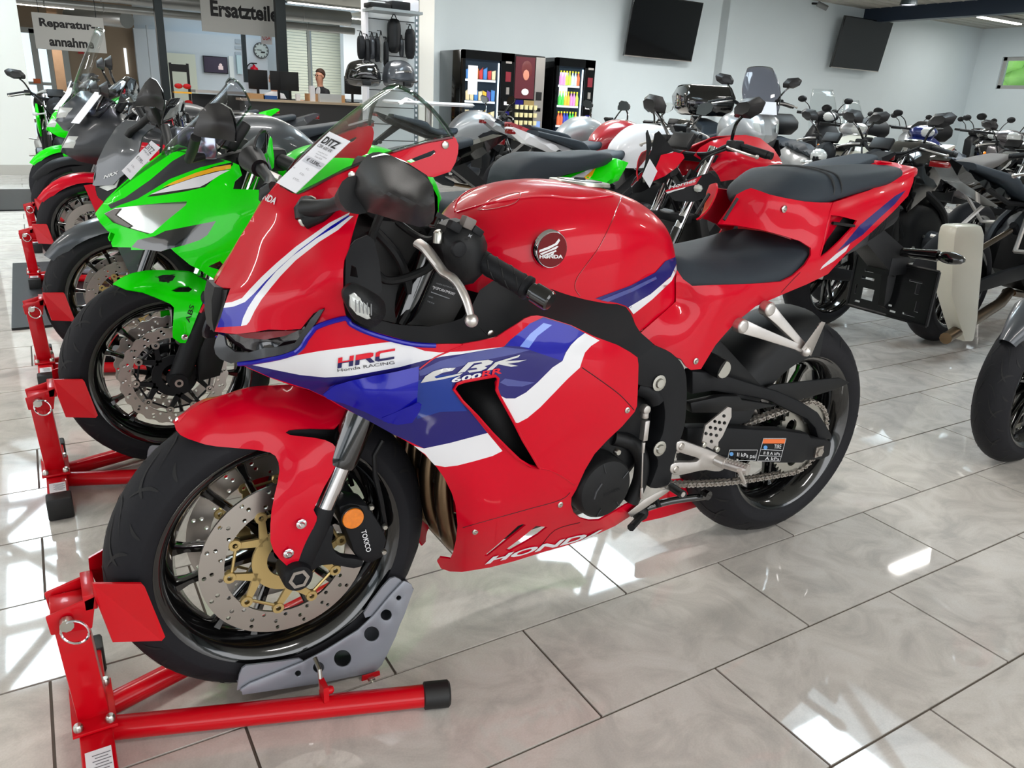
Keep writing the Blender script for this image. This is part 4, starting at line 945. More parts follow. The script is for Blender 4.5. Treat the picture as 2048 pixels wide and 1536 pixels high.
def on_tag(t, u0, v0, u1, v1, m=INK, bold=.0):
    """u across the card from the bottom-left edge, v along its length"""
    ux = rel[3]; uy = rel[1]; o0 = nn * .003
    pa = ux * u0 + uy * v0; word('print', t, pa + o0, ux * (u1 - u0), uy * (v1 - v0), m, pt, bold) if t else None
on_tag('DITZ', .12, .8, .82, .92, bold=.03); on_tag('CBR 600 RR', .12, .73, .8, .78); on_tag('Leistung: 89 kW / 121 PS', .35, .66, .8, .685, INKG); on_tag('Hubraum: 599 ccm Neufahrzeug', .35, .62, .88, .645, INKG); on_tag('Erstzul. 05/24', .42, .58, .75, .605, INKG)
pbm = MB(); 
for a in ((.1, .45, .98, .555),):
    q = [rel[3] * u + rel[1] * v + nn * .002 for u, v in ((a[0], a[1]), (a[2], a[1]), (a[2], a[3]), (a[0], a[3]))]; pbm.add(q, [(0, 1, 2, 3)]); pbm.build('grey_band', PBAND, pt, smooth=False)
on_tag('\u20ac 13.590,--', .25, .47, .95, .535, bold=.015); on_tag('\u20ac 2,--', .55, .36, .72, .395, INKG); on_tag('\u20ac 335,--', .5, .26, .75, .295, INKG); on_tag('\u20ac 9.777,--', .45, .15, .78, .19, INKG); on_tag('inkl', .08, .3, .16, .32, INKG)
# --- mirrors
MO = [(706, 365), (711, 345), (722, 325), (733, 311), (745, 305), (758, 304), (775, 307), (800, 320), (830, 338), (847, 350), (858, 360), (866, 372), (869, 395), (870, 422), (867, 440), (860, 448), (848, 453), (838, 454), (800, 443), (758, 430), (735, 424), (719, 415), (708, 402), (704, 385)]
MC = [(706, 365, .285), (733, 311, .30), (758, 304, .315), (800, 320, .345), (847, 350, .38), (869, 395, .40), (870, 422, .40), (860, 448, .393), (838, 454, .38), (758, 430, .325), (719, 415, .295), (704, 385, .28), (740, 360, .335), (760, 335, .345), (770, 375, .37), (810, 375, .40), (830, 405, .415), (800, 395, .402), (740, 395, .335), (790, 420, .375), (840, 425, .408), (725, 380, .31)]
MF = [(740, 380, .345), (770, 391, .385), (800, 398, .405), (835, 408, .425), (860, 413, .418)]
MC2 = [(706, 365, .272), (733, 311, .285), (758, 304, .30), (800, 320, .335), (847, 350, .375), (869, 395, .398), (870, 422, .40), (860, 448, .39), (838, 454, .375), (758, 430, .315), (719, 415, .282), (704, 385, .27), (711, 383, .30)] + MF + [(760, 340, .335), (810, 365, .38), (780, 420, .355), (830, 438, .395), (725, 345, .30), (735, 405, .315)]
_, mo = panel(hf, 'mirror_housing', MO, MC2, [MIR], hero, step=8, k='r', split=24)
for s in (1, -1):
    me = MB(); q = [Vector(P(*m)) for m in MC[:12]]; c = sum(q, Vector()) / len(q); n_ = len(q)
    q2 = [a - (a - c) * .03 + Vector((.008, .004, 0)) for a in q]
    if s < 0: q2 = [Vector((a.x, -a.y, a.z)) for a in q2]; c = Vector((c.x, -c.y, c.z))
    f = [(i, (i + 1) % n_, n_) for i in range(n_)]
    me.add(q2 + [c + Vector((.012, 0, 0))], f); me.build('mirror_glass', MIRG, hero, split=0)
    S_ = lambda x, y, l: Vector((lambda a: (a[0], a[1] * s, a[2]))(P(x, y, l)))
    mb = MB(); mb.tube([S_(612, 418, .112), S_(635, 416, .135), S_(665, 410, .175), S_(688, 402, .225), S_(706, 396, .262)], [.016, .013, .010, .011, .015], 12); mb.build('mirror_stay', BLK, hero)
    mb = MB(); mb.cyl(S_(692, 400, .238), S_(714, 390, .29), .017, .026, 16); mb.build('mirror_joint', BLK, hero)
    mb = MB(); mb.tube([S_(618, 407, .095), S_(612, 423, .108), S_(611, 440, .112)], [.016, .019, .016], 12); mb.tube([S_(611, 440, .11), S_(640, 428, .125), S_(668, 412, .135)], [.016, .014, .008], 10); mb.build('stay_base', BLK, hero)
# --- front fender
FO = [(348, 846), (352, 836), (362, 829), (373, 824), (392, 813), (410, 805), (430, 796), (449, 789), (476, 781), (503, 775), (540, 771), (576, 769), (610, 779), (650, 793), (689, 812), (700, 830), (680, 846), (669, 857), (620, 856), (592, 858), (578, 860), (571, 865), (580, 870), (595, 872), (625, 875), (650, 880), (665, 887), (674, 897), (677, 912), (672, 930), (660, 954), (648, 975), (632, 1009), (627, 1020), (634, 1034), (633, 1042), (624, 1062), (615, 1083), (603, 1110), (592, 1132), (584, 1138), (572, 1130), (559, 1118), (548, 1104), (541, 1083), (541, 1050), (543, 1022), (549, 990), (555, 965), (559, 940), (557, 925), (551, 912), (540, 905), (515, 900), (470, 896), (434, 893), (410, 889), (392, 883), (375, 877), (361, 870), (352, 860)]
FC = [(348, 846, .0), (362, 829, -.004), (392, 813, 0), (430, 796, 0), (476, 781, 0), (540, 771, 0), (576, 769, 0), (361, 870, .035), (392, 883, .056), (434, 893, .066), (515, 900, .074), (557, 925, .09), (549, 990, .105), (541, 1083, .117), (584, 1138, .122), (633, 1042, .128), (672, 930, .12), (650, 880, .108), (595, 872, .088), (571, 865, .078), (592, 858, .08), (669, 857, .098), (689, 812, .07), (640, 790, .03), (400, 850, .045), (380, 850, .03), (440, 840, .048), (500, 830, .05), (560, 820, .05), (620, 820, .06), (500, 870, .068), (600, 1000, .123), (600, 930, .112), (600, 1080, .122), (425, 820, .03), (500, 800, .03), (570, 795, .03)]
_, fo = panel(hf, 'front_fender', FO, FC, [RED], hero, step=11, lam=.001)
SF = Surf(hf, fo[:1]); mb = MB()
for px, py in ((602, 1046), (576, 1105)):
    q = SF.hit(px, py, .002); bolt(mb, q, .0095, .004); bolt(mb, q, .0055, .008)
mb.mirror(); mb.build('fender_bolt', CHR, hero)
# --- fork
fz = lambda z: .054 + .454 * (z - .419)
for s in (-1, 1):
    y = s * .104
    mb = MB(); mb.cyl((fz(.40), y, .40), (fz(.56), y, .56), .0208, n=28); mb.build('fork_tube', CHR, hero)
    mb = MB(); mb.tube([(fz(z), y, z) for z in (.505, .513, .52, .60, .61, .93)], [.0265, .0285, .0285, .0285, .0265, .0265], 28); mb.build('fork_outer', BLKP, hero)
    mb = MB(); mb.tube([(fz(.43), y, .43), (fz(.40), y, .40), (fz(.34), y - s * .002, .34), (fz(.30), y, .295)], [.0225, .026, .024, .022], 20)
    mb.lathe([(0, -.034), (.024, -.034), (.027, -.028), (.027, .02), (0, .02)], (0, y, .3135), 24); mb.build('fork_bottom', BLK2, hero)
    mb = MB(); mb.lathe([(.0125, -.036), (.019, -.036), (.019, -.03)] if s < 0 else [(.0125, .036), (.019, .036), (.019, .03)], (0, y, .3135), 6); mb.build('axle_nut', STEEL, hero)
    mb = MB(); BR = [(600, 1125), (625, 1075), (640, 1050), (668, 1052), (668, 1066), (664, 1086), (668, 1100), (675, 1108), (687, 1115), (713, 1118), (728, 1122), (724, 1134), (708, 1138), (664, 1130), (640, 1132), (618, 1150), (607, 1169), (585, 1169), (576, 1150)]
    prism(mb, hf.xz(BR, .112), s * .112 if s < 0 else .092, s * .092 if s < 0 else .112); mb.build('caliper_bracket', BLK2, hero, bevel=.003)
    CP = [(676, 1012), (700, 1004), (735, 1010), (752, 1036), (765, 1056), (773, 1080), (768, 1098), (765, 1112), (737, 1126), (716, 1118), (706, 1104), (700, 1085), (690, 1060), (680, 1040)]
    mb = MB(); prism(mb, hf.xz(CP, .1), s * .104 if s < 0 else .045, s * .045 if s < 0 else .104); cal = mb.build('brake_caliper', BLK2, hero, bevel=.006)
    mb = MB()
    for px, py in ((741, 1013), (768, 1052), (766, 1102)):
        q = P(px, py, .1); bolt(mb, (q[0], s * abs(q[1]), q[2]), .006, .008, (0, s, 0))
    mb.build('caliper_bolt', ZINC, cal)
    # reflector
    q = P(707, 1038, .128); mb = MB(); mb.lathe([(0, 0), (.0195, 0), (.021, .003), (.021, .010), (0, .010)], (q[0], s * .128 if s < 0 else .118, q[2]), 24); mb.build('side_reflector', AMB, hero)
    mb = MB(); mb.lathe([(.0205, .002), (.0225, .004), (.0225, .012), (0, .012)], (q[0], s * .128 if s < 0 else .116, q[2]), 24); mb.build('reflector_rim', BLK, hero)
    mb = MB(); mb.tube([(P(a, b, l)[0], s * l, P(a, b, l)[2]) for a, b, l in ((770, 1050, .09), (762, 1000, .1), (750, 950, .1), (748, 910, .1), (765, 880, .1))], .005, 8); mb.build('brake_hose', BLK, hero)
print_on(hf, 'caliper_lettering', 'TOKICO', (722, 1062), (733, 1105), (732, 1059), .1075, TXW, hero, bold=.01)
# --- side fairing
SIDE = [(472, 724), (505, 720), (560, 710), (592, 700), (606, 688), (630, 652), (660, 643), (692, 632), (700, 643), (720, 655), (743, 664), (780, 674), (818, 684), (864, 689), (895, 688), (924, 688), (960, 682), (994, 674), (1015, 660), (1036, 647), (1050, 637), (1063, 632), (1075, 631), (1087, 633), (1142, 650), (1189, 673), (1235, 690), (1260, 704), (1275, 715), (1277, 730), (1276, 770), (1274, 812), (1269, 824), (1244, 853), (1215, 880), (1189, 908), (1170, 940), (1152, 980), (1143, 995), (1142, 1010), (1147, 1025), (1160, 1037), (1178, 1042), (1198, 1041), (1226, 1025), (1277, 995), (1272, 1008), (1258, 1034), (1230, 1052), (1180, 1075), (1130, 1092), (1087, 1104), (1030, 1122), (980, 1135), (924, 1144), (900, 1143), (882, 1137), (874, 1122), (880, 1115), (900, 1118), (906, 1105), (912, 1080), (915, 1051), (911, 1010), (903, 985), (888, 955), (873, 934), (850, 910), (827, 891), (805, 878), (785, 868), (740, 843), (705, 825), (678, 812), (655, 797), (618, 780), (575, 768), (539, 755), (500, 738)]
SC = [(472, 724, .08), (592, 700, .158), (630, 652, .178), (692, 632, .203), (743, 664, .215), (818, 684, .222), (924, 688, .226), (994, 674, .232), (1063, 632, .236), (1087, 633, .238), (1189, 673, .24), (1275, 715, .228), (1276, 770, .232), (1269, 824, .232), (1189, 908, .222), (1143, 995, .202), (1198, 1041, .185), (1277, 995, .168), (1258, 1034, .155), (1180, 1075, .14), (1087, 1104, .13), (980, 1135, .11), (924, 1144, .09), (882, 1137, .05), (874, 1122, .06), (906, 1105, .1), (915, 1051, .15), (903, 985, .17), (873, 934, .185), (827, 891, .185), (785, 868, .18), (705, 825, .16), (655, 797, .14), (575, 768, .115), (500, 738, .092),
      (560, 740, .128), (620, 720, .165), (650, 760, .165), (700, 700, .2), (700, 760, .192), (760, 720, .212), (760, 800, .198), (830, 740, .222), (830, 820, .21), (900, 760, .228), (880, 860, .205), (960, 830, .225), (960, 900, .212), (1000, 740, .235), (1060, 700, .245), (1140, 700, .25), (1150, 760, .25), (1060, 780, .243), (1200, 800, .246), (1100, 860, .238), (1180, 860, .236), (1020, 960, .212), (940, 980, .195), (1080, 940, .222), (1100, 1000, .205), (1000, 1040, .19), (940, 1060, .165), (1080, 1050, .175), (960, 1100, .142), (1060, 1085, .145), (1150, 1060, .16), (1230, 720, .243)]
# paint areas
sW1 = [(500, 729), (560, 718), (596, 710), (640, 702), (700, 694), (760, 686), (792, 683), (815, 690), (850, 702), (880, 705), (924, 703), (985, 696), (1006, 694), (970, 700), (924, 708), (885, 713), (845, 722), (800, 734), (740, 745), (700, 752), (650, 755), (600, 750), (550, 740)]
sRed = [(606, 690), (632, 654), (692, 636), (715, 650), (760, 668), (800, 680), (792, 683), (760, 686), (700, 694), (640, 702), (600, 709)]
sBlueAll = [(472, 724), (600, 709), (596, 710), (550, 722), (500, 729), (550, 740), (600, 750), (650, 755), (700, 752), (740, 745), (800, 734), (845, 722), (885, 713), (924, 708), (970, 700), (1008, 693), (1020, 680), (1045, 660), (1060, 647), (1087, 634), (1142, 651), (1170, 666), (1155, 677), (1142, 690), (1132, 705), (1125, 722), (1105, 735), (1090, 750), (1075, 765), (1052, 785), (1030, 797), (1012, 797), (1001, 792), (992, 760), (930, 764), (910, 775), (940, 822), (975, 866), (900, 886), (848, 897), (820, 884), (780, 866), (700, 822), (655, 796), (618, 779), (539, 754)]
sW2 = [(1170, 666), (1199, 681), (1182, 692), (1170, 705), (1164, 722), (1160, 735), (1135, 758), (1110, 784), (1080, 815), (1055, 836), (1036, 846), (1028, 845), (1012, 816), (998, 790), (1012, 797), (1030, 797), (1052, 785), (1075, 765), (1090, 750), (1105, 735), (1125, 722), (1132, 705), (1142, 690), (1155, 677)]
sW3 = [(822, 890), (848, 897), (900, 886), (975, 866), (1005, 902), (985, 912), (950, 922), (915, 931), (890, 934), (868, 930), (850, 908)]
sMid = [(835, 735), (900, 715), (960, 702), (1010, 697), (1045, 702), (1020, 720), (960, 738), (925, 752), (905, 768), (905, 780), (925, 808), (945, 830), (900, 838), (860, 842), (834, 838)]
sMid2 = [(834, 762), (880, 750), (920, 747), (904, 768), (905, 780), (925, 808), (934, 822), (880, 824), (834, 838)]
sLil = [(1006, 694), (1060, 700), (1030, 708), (960, 722), (900, 738), (840, 752), (838, 742), (880, 722), (940, 706)]
sLB = [(1087, 646), (1104, 650), (1075, 672), (1058, 696), (1040, 693), (1060, 668)]
sBr = [(1040, 693), (1012, 692), (1022, 680), (1060, 647), (1087, 637), (1142, 652), (1168, 667), (1153, 678), (1140, 690), (1130, 706), (1125, 722), (1080, 707)]
sLil2 = [(1010, 757), (1040, 762), (1070, 765), (1045, 773), (1015, 772), (1000, 765)]
VENT = [(908, 778), (914, 768), (928, 763), (960, 757), (990, 752), (995, 757), (991, 766), (992, 780), (998, 792), (1016, 824), (1030, 850), (1045, 880), (1062, 908), (1077, 935), (1058, 930), (1038, 918), (1015, 896), (985, 866), (955, 832), (925, 802)]
SLOT1 = [(968, 1112), (1000, 1085), (1036, 1052), (1045, 1048), (1052, 1050), (1030, 1068), (1000, 1092), (975, 1112)]; SLOT2 = [(1010, 1100), (1040, 1078), (1072, 1052), (1095, 1054), (1075, 1070), (1045, 1088), (1020, 1102)]
T_s, so = panel(hf, 'side_fairing', SIDE, SC, [RED, BLUE, NAVY, WHITE, MIDB, LIL, SKYB], hero, regs=[(2, sBlueAll), (0, sRed), (4, sMid2), (5, sLil), (1, sBr), (6, sLB), (5, sLil2), (3, sW1), (3, sW2), (3, sW3)], holes=[VENT, SLOT1, SLOT2], step=13, lam=.002)
SS = Surf(hf, so[:1])
rimp = [SS.hit(a + (a - 985) * .012, b + (b - 840) * .012, .002) for a, b in VENT]
mb = MB(); mb.tube([q for q in rimp if q], .0028, 6, closed=True); mb.build('vent_edge', RED, hero)
# blue trim along the top edge
for nm, L in (('trim_line', [(592, 701), (606, 688), (630, 653), (692, 633), (702, 645), (743, 664), (818, 684), (870, 688)]), ('trim_line', [(474, 724), (505, 721), (560, 711), (592, 701)])):
    pts = [SS.hit(a, b + 3, .001) for a, b in spl(L, 5)]; mb = MB(); mb.tube([q for q in pts if q], .0042, 8); mb.mirror(); mb.build(nm, BLUE, hero)
def seam(L, m=DEEP, r=.0009, nm='panel_seam', S_=None, n=4):
    pts = [(S_ or SS).hit(a, b, .0002) for a, b in spl(L, n)]; pts = [q for q in pts if q]
    if len(pts) > 1: mb = MB(); mb.tube(pts, r, 5); mb.build(nm, m, hero)
seam([(839, 738), (870, 715), (905, 700), (925, 692), (921, 686)], RED, .0016); seam([(1164, 735), (1200, 760), (1240, 790), (1268, 820)]); seam([(903, 1062), (960, 1045), (1050, 1020), (1120, 1000), (1140, 985)]); seam([(1077, 935), (1110, 944), (1150, 970)], RED, .002); seam([(1080, 1095), (1110, 1060), (1160, 1045)])
mb = MB()
for px, py in ((1254, 820), (950, 1063), (1120, 1009)):
    q = SS.hit(px, py, 0); bolt(mb, q, .0065, .003); bolt(mb, q, .003, .005)
mb.mirror(); mb.build('fairing_bolt', ZINC, hero)
# winglet
WG = [(646, 789), (668, 772), (700, 762), (745, 752), (790, 744), (838, 733), (837, 760), (834, 806), (826, 835), (819, 846), (795, 846), (767, 842), (730, 824), (690, 808), (655, 798)]
panel(hf, 'winglet', WG, [(646, 789, .163), (700, 762, .2), (745, 752, .215), (838, 733, .245), (834, 806, .25), (819, 846, .24), (767, 842, .212), (690, 808, .183), (655, 798, .165), (780, 790, .236), (720, 790, .212), (826, 835, .245)], [BLUE], hero, step=10)
panel(hf, 'winglet_fin', [(764, 836), (836, 806), (842, 812), (838, 826), (824, 846), (795, 850), (767, 843)], [(764, 836, .215), (836, 806, .262), (842, 812, .265), (824, 846, .25), (795, 850, .228), (767, 843, .214)], [BLUE], hero, step=10)
# logos
HR = (polys([(0, 0), (.27, 0), (.27, 0)]) if False else None)
H_ = [(0, 0), (.0, 1), (.075, 1), (.075, .6), (.2, .6), (.2, 1), (.275, 1), (.275, 0), (.2, 0), (.2, .42), (.075, .42), (.075, 0)]
R_ = [(.31, 0), (.31, 1), (.56, 1), (.62, .92), (.62, .62), (.57, .5), (.66, 0), (.57, 0), (.49, .45), (.385, .45), (.385, 0)]
C_ = [(1, 1), (.72, 1), (.66, .9), (.66, .12), (.72, 0), (1, 0), (1, .22), (.75, .22), (.735, .3), (.735, .7), (.75, .78), (1, .78)]
vsL, fsL = polys(H_, R_, C_)
def cut(vs, fs, lo):
    def clip(poly):
        out = []
        for i in range(len(poly)):
            a, b = poly[i], poly[(i + 1) % len(poly)]; ia = (a[1] >= .5) != lo; ib = (b[1] >= .5) != lo
            if ia: out.append(a)
            if ia != ib: t = (.5 - a[1]) / (b[1] - a[1]); out.append((a[0] + (b[0] - a[0]) * t, .5))
        return out
    V_ = []; F_ = []
    for f in fs:
        q = clip([vs[i] for i in f])
        if len(q) > 2: n = len(V_); V_ += q; F_.append(tuple(range(n, n + len(q))))
    return V_, F_
SS.text('racing_logo', cut(vsL, fsL, False), (675, 736), (788, 717), (677, 715), TXR, hero); SS.text('racing_logo', cut(vsL, fsL, True), (675, 736), (788, 717), (677, 715), mat('logo_navy', (26, 24, 80), .4), hero)
SS.text('racing_lettering', 'Honda RACING', (676, 743), (789, 727), (675, 737), INK, hero)
for cb in ([(841, 765), (850, 752), (866, 742), (888, 736), (911, 735), (904, 741), (884, 745), (868, 753), (872, 756), (925, 745), (919, 750), (884, 758), (853, 763)], [(914, 746), (936, 724), (976, 719), (986, 722), (981, 728), (968, 732), (974, 735), (962, 741), (938, 745), (934, 741), (954, 738), (952, 735), (940, 736), (948, 730), (964, 726), (962, 724), (947, 726), (929, 743)], [(972, 741), (990, 724), (1040, 709), (1036, 714), (1010, 722), (1053, 719), (1036, 724), (1014, 727), (1036, 731), (1022, 733), (996, 728), (984, 739)]):
    SS.decal('model_lettering', cb, mat('logo_silver', (206, 206, 206), .35, .3), hero, step=8, eps=.0016)
SS.text('model_lettering', '600', (901, 765), (960, 755), (905, 754), TXW, hero, bold=.03); SS.text('model_lettering', 'RR', (962, 754), (1003, 746), (965, 742), TXR, hero, bold=.03)
SS.text('belly_lettering', 'HONDA', (969, 1128), (1210, 1068), (986, 1112), TXW, hero, bold=.04)
# --- inner black covers
IC = [(702, 640), (716, 634), (750, 640), (800, 650), (858, 653), (900, 645), (925, 636), (945, 610), (960, 580), (985, 562), (1010, 560), (1060, 568), (1110, 580), (1160, 590), (1215, 602), (1252, 614), (1262, 628), (1270, 648), (1280, 664), (1304, 685), (1308, 693), (1290, 706), (1275, 716), (1235, 692), (1189, 675), (1142, 652), (1087, 636), (1063, 634), (1036, 649), (994, 677), (924, 690), (864, 690), (818, 686), (743, 666), (720, 657)]
T_i, io = panel(hf, 'inner_cover', IC, [(702, 640, .198), (743, 666, .208), (864, 690, .216), (994, 677, .222), (1063, 634, .226), (1142, 652, .23), (1235, 692, .226), (1275, 716, .218), (1308, 693, .205), (1252, 614, .17), (1160, 590, .165), (1060, 568, .165), (985, 562, .165), (945, 610, .175), (900, 645, .19), (800, 650, .198), (716, 634, .195), (1100, 610, .195), (1020, 620, .2), (1200, 640, .2)], [BLK2], hero, step=14, lam=.001)
mb = MB(); q = Surf(hf, io[:1]).hit(981, 667, 0); bolt(mb, q, .0065, .003); mb.mirror(); mb.build('cover_bolt', ZINC, hero)
SI = Surf(hf, io[:1])
seam([(958, 652), (972, 667), (987, 680)], S_=SI)
# cockpit: lamp bracket panel, turn signal, dark ducting
panel(hf, 'cowl_inner', [(692, 505), (712, 480), (735, 470), (748, 480), (758, 520), (765, 580), (750, 600), (725, 590), (700, 600), (690, 590)], [(692, 505, .19), (735, 470, .17), (765, 580, .19), (700, 600, .198), (725, 540, .185)], [BLK2], hero, step=12, holes=[[(703, 530), (712, 535), (716, 555), (700, 552)]])
for s in (-1, 1):
    q = Vector(P(731, 613, .225)); q.y = s * .225
    mb = MB(); pillow2(mb, rnd([(q.x - .04, q.z + .025), (q.x - .02, q.z + .042), (q.x + .03, q.z + .01), (q.x + .032, q.z - .018), (q.x + .01, q.z - .036), (q.x - .02, q.z - .02)], 2), .02, .02, .01, .004, y0=q.y); mb.build('turn_signal', BLK, hero)
    LP = [(702, 592), (710, 587), (732, 598), (748, 615), (752, 634), (748, 640), (738, 641), (715, 630), (703, 615)]
    mb = MB(); pillow2(mb, hf.xz(LP, .243), .012, .012, .008, .003, y0=s * .236); tl_ = mb.build('signal_lens', LENS, hero)
    mb = MB(); c0 = P(728, 616, .25)
    for k in range(5): mb.box((c0[0] - .012 + k * .006, s * .248, c0[2] + .004 - k * .002), (.0016, .0015, .018))
    mb.build('lens_rib', mat('rib_grey', (120, 122, 124), .3), tl_, smooth=False)
mb = MB()
for y in (-.075, 0, .075): pass
pillow2(mb, [(.07, .64), (.10, .93), (.24, .97), (.38, .90), (.46, .80), (.42, .62), (.30, .60), (.2, .6)], .085, .05, .03, .03); mb.build('air_duct', BLK, hero)
mb = MB(); mb.box((.20, 0, .97), (.05, .17, .1), Matrix.Rotation(.5, 3, 'Y')); mb.build('instrument_panel', BLK, hero, bevel=.01)
mb = MB(); mb.box((.228, 0, .985), (.01, .15, .08), Matrix.Rotation(.5, 3, 'Y')); mb.build('instrument_screen', mat('dash_glass', (12, 14, 20), .08), hero, bevel=.004)
mb = MB(); mb.box((.265, 0, .905), (.06, .25, .022)); mb.build('top_yoke', BLK2, hero, bevel=.006)
mb = MB(); mb.tube(spl([P(760, 430, .12), P(740, 500, .15), P(770, 560, .15), P(850, 540, .16), P(880, 500, .18)], 6), .007, 8); mb.tube(spl([P(790, 440, .1), P(830, 470, .15), P(860, 480, .18), P(880, 470, .2)], 6), .006, 8); mb.tube(spl([P(750, 460, .1), P(800, 520, .12), P(820, 600, .12), P(800, 650, .13)], 6), .008, 8); mb.build('control_cable', BLK, hero)
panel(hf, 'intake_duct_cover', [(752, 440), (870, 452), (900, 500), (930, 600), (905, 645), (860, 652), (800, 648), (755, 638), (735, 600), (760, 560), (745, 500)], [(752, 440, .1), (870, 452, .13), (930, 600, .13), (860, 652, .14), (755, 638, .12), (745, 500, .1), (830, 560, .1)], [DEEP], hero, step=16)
print_on(hf, 'frame_label', 'HONDA MOTOR CO., LTD.', (872, 568), (912, 580), (873, 565), .122, TXG, hero); print_on(hf, 'frame_label', '*JH2PC40A7MK005527*', (864, 578), (919, 596), (866, 571), .122, TXW, hero)
print_on(hf, 'frame_label', polys([(0, 0), (1, 0), (1, 1), (0, 1)]), (862, 585), (923, 607), (862, 583), .122, TXG, hero); print_on(hf, 'frame_label', 'HONDA', (857, 594), (866, 597), (858, 591), .12, TXG, hero); print_on(hf, 'frame_label', 'TYPE PC40', (854, 604), (868, 609), (855, 601), .12, TXG, hero)
# --- handlebar, switchgear, lever
for s in (-1, 1):
    Q = lambda x, y, l: Vector((lambda a: (a[0], a[1] * -s, a[2]))(P(x, y, l))) if s > 0 else Vector(P(x, y, l))
    a0, a1 = Q(935, 505, .222), Q(1072, 586, .33); ax = (a1 - a0).normalized()
    g0 = Q(950, 514, .235); g1 = Q(1058, 578, .322)
    mb = MB(); mb.cyl(Q(900, 480, .13), a0, .011, n=12); mb.cyl(a0, a1, .011, n=12); mb.build('handlebar', BLKP, hero)
    L = (g1 - g0).length; mb = MB(); mb.tube([g0 + ax * t * L for t in (-.03, -.02, .04, .05, .06, .9, .92, .985, 1.0)], [.024, .0255, .0235, .0185, .0172, .0172, .0195, .0195, .016], 24); gr = mb.build('grip', BLK2, hero)
    up = ax.orthogonal().normalized(); w2 = ax.cross(up)
    mb = MB()
    for k in range(7):
        t = .09 + k * .018; mb.tube([g0 + ax * t * L + (up * math.cos(j * PI / 9) + w2 * math.sin(j * PI / 9)) * .0174 for j in range(18)], .0009, 4, closed=True)
    for j in range(4):
        for k in range(5):
            an = j * PI / 2 + (k % 2) * .8; mb.tube([g0 + ax * L * (.26 + k * .13 + .03 * i) + (up * math.cos(an + i * .22) + w2 * math.sin(an + i * .22)) * .0173 for i in range(4)], .0012, 4)
    mb.build('grip_ribs', DEEP, gr)
    e0 = g1 + ax * .004; mb = MB(); mb.tube([e0, e0 + ax * .006, e0 + ax * .007, e0 + ax * .034, e0 + ax * .037], [.013, .013, .0165, .0165, .014], 20); mb.build('bar_end', BLKP, hero)
    sw = [(884, 470), (892, 452), (908, 444), (928, 441), (948, 449), (966, 470), (973, 488), (972, 520), (962, 548), (945, 566), (925, 570), (905, 556), (888, 525), (881, 496)]
    mb = MB(); zz = hf.xz(sw, .235); pillow2(mb, zz, .045, .028, .012, .016, y0=(-1 if s < 0 else 1) * .222); mb.build('switch_housing', BLK, hero)
    mb = MB(); q = Q(908, 453, .25); mb.box(q, (.02, .016, .014), Matrix.Rotation(.5, 3, 'Y')); q = Q(953, 462, .25); mb.box(q, (.02, .014, .012), Matrix.Rotation(.6, 3, 'Y')); q = Q(917, 498, .272); mb.lathe([(0, -.005 * 1), (.012, -.005), (.013, .004), (0, .004)], tuple(q), 16); mb.build('switch_button', BLK2, hero, bevel=.002)
    mb = MB(); q = Q(935, 446, .245); mb.box(q, (.02, .018, .018), Matrix.Rotation(.4, 3, 'Y')); mb.build('horn_button', mat('button_grey', (112, 104, 100), .5), hero, bevel=.002)
    mb = MB(); q = Q(890, 488, .19); mb.box(q, (.05, .1, .035), Matrix.Rotation(.5, 3, 'Y')); mb.build('lever_perch', BLKP, hero, bevel=.006)
    mb = MB(); q = Q(876, 470, .235); mb.tube([q + Vector((0, 0, -.012)), q + Vector((0, 0, .004)), q + Vector((-.001, 0, .007))], [.0075, .0075, .005], 14); mb.build('lever_pivot', ZINC, hero)
    mb = MB(); pl = spl([Q(836, 486, .205), Q(852, 498, .222), Q(872, 524, .245), Q(888, 545, .262), Q(905, 556, .285), Q(921, 576, .30), Q(933, 602, .315), Q(941, 630, .325)], 4)
    n = len(pl); secs = []
    for i, p_ in enumerate(pl):
        a = Vector(pl[max(0, i - 1)]); b = Vector(pl[min(n - 1, i + 1)]); t = (b - a).normalized(); u = Vector((0, 0, 1)); u = (u - t * u.dot(t)).normalized(); v = t.cross(u); f = i / (n - 1); wv = .011 - .005 * f; hv = .0075 - .002 * f
        secs.append([Vector(p_) + u * hv * math.sin(k * PI / 5) + v * wv * math.cos(k * PI / 5) for k in range(10)])
    mb.loft(secs); mb.sphere(Q(943, 641, .328), .0105, 16); mb.build('clutch_lever' if s < 0 else 'brake_lever', ALU, hero)
print_on(hf, 'switch_mark', polys([(0, .5), (.5, 1), (.5, .65), (1, .65), (.6, .35), (.6, .0), (.4, .4)]), (936, 478), (946, 476), (935, 468), .268, TXG, hero)
# --- tank
TK = [(.345, [(0, .905), (.03, .902), (.055, .885), (.075, .86), (.09, .80)]),
      (.39, [(0, .945), (.06, .938), (.105, .905), (.125, .865), (.13, .79)]),
      (.46, [(0, .975), (.075, .966), (.135, .925), (.158, .875), (.16, .775)]),
      (.55, [(0, .986), (.085, .976), (.15, .935), (.172, .875), (.17, .76)]),
      (.65, [(0, .98), (.09, .97), (.152, .93), (.17, .86), (.165, .735)]),
      (.73, [(0, .96), (.088, .95), (.142, .905), (.15, .83), (.14, .70)]),
      (.79, [(0, .932), (.08, .922), (.125, .875), (.132, .80), (.125, .67)]),
      (.835, [(0, .895), (.07, .887), (.105, .84), (.118, .76), (.118, .655)]),
      (.865, [(0, .845), (.055, .838), (.085, .80), (.10, .73), (.105, .66)])]
mb = MB(); hull(mb, TK, 5, 5); tank = mb.build('fuel_tank', RED, hero, split=60)
ST = Surf(hf, [tank])
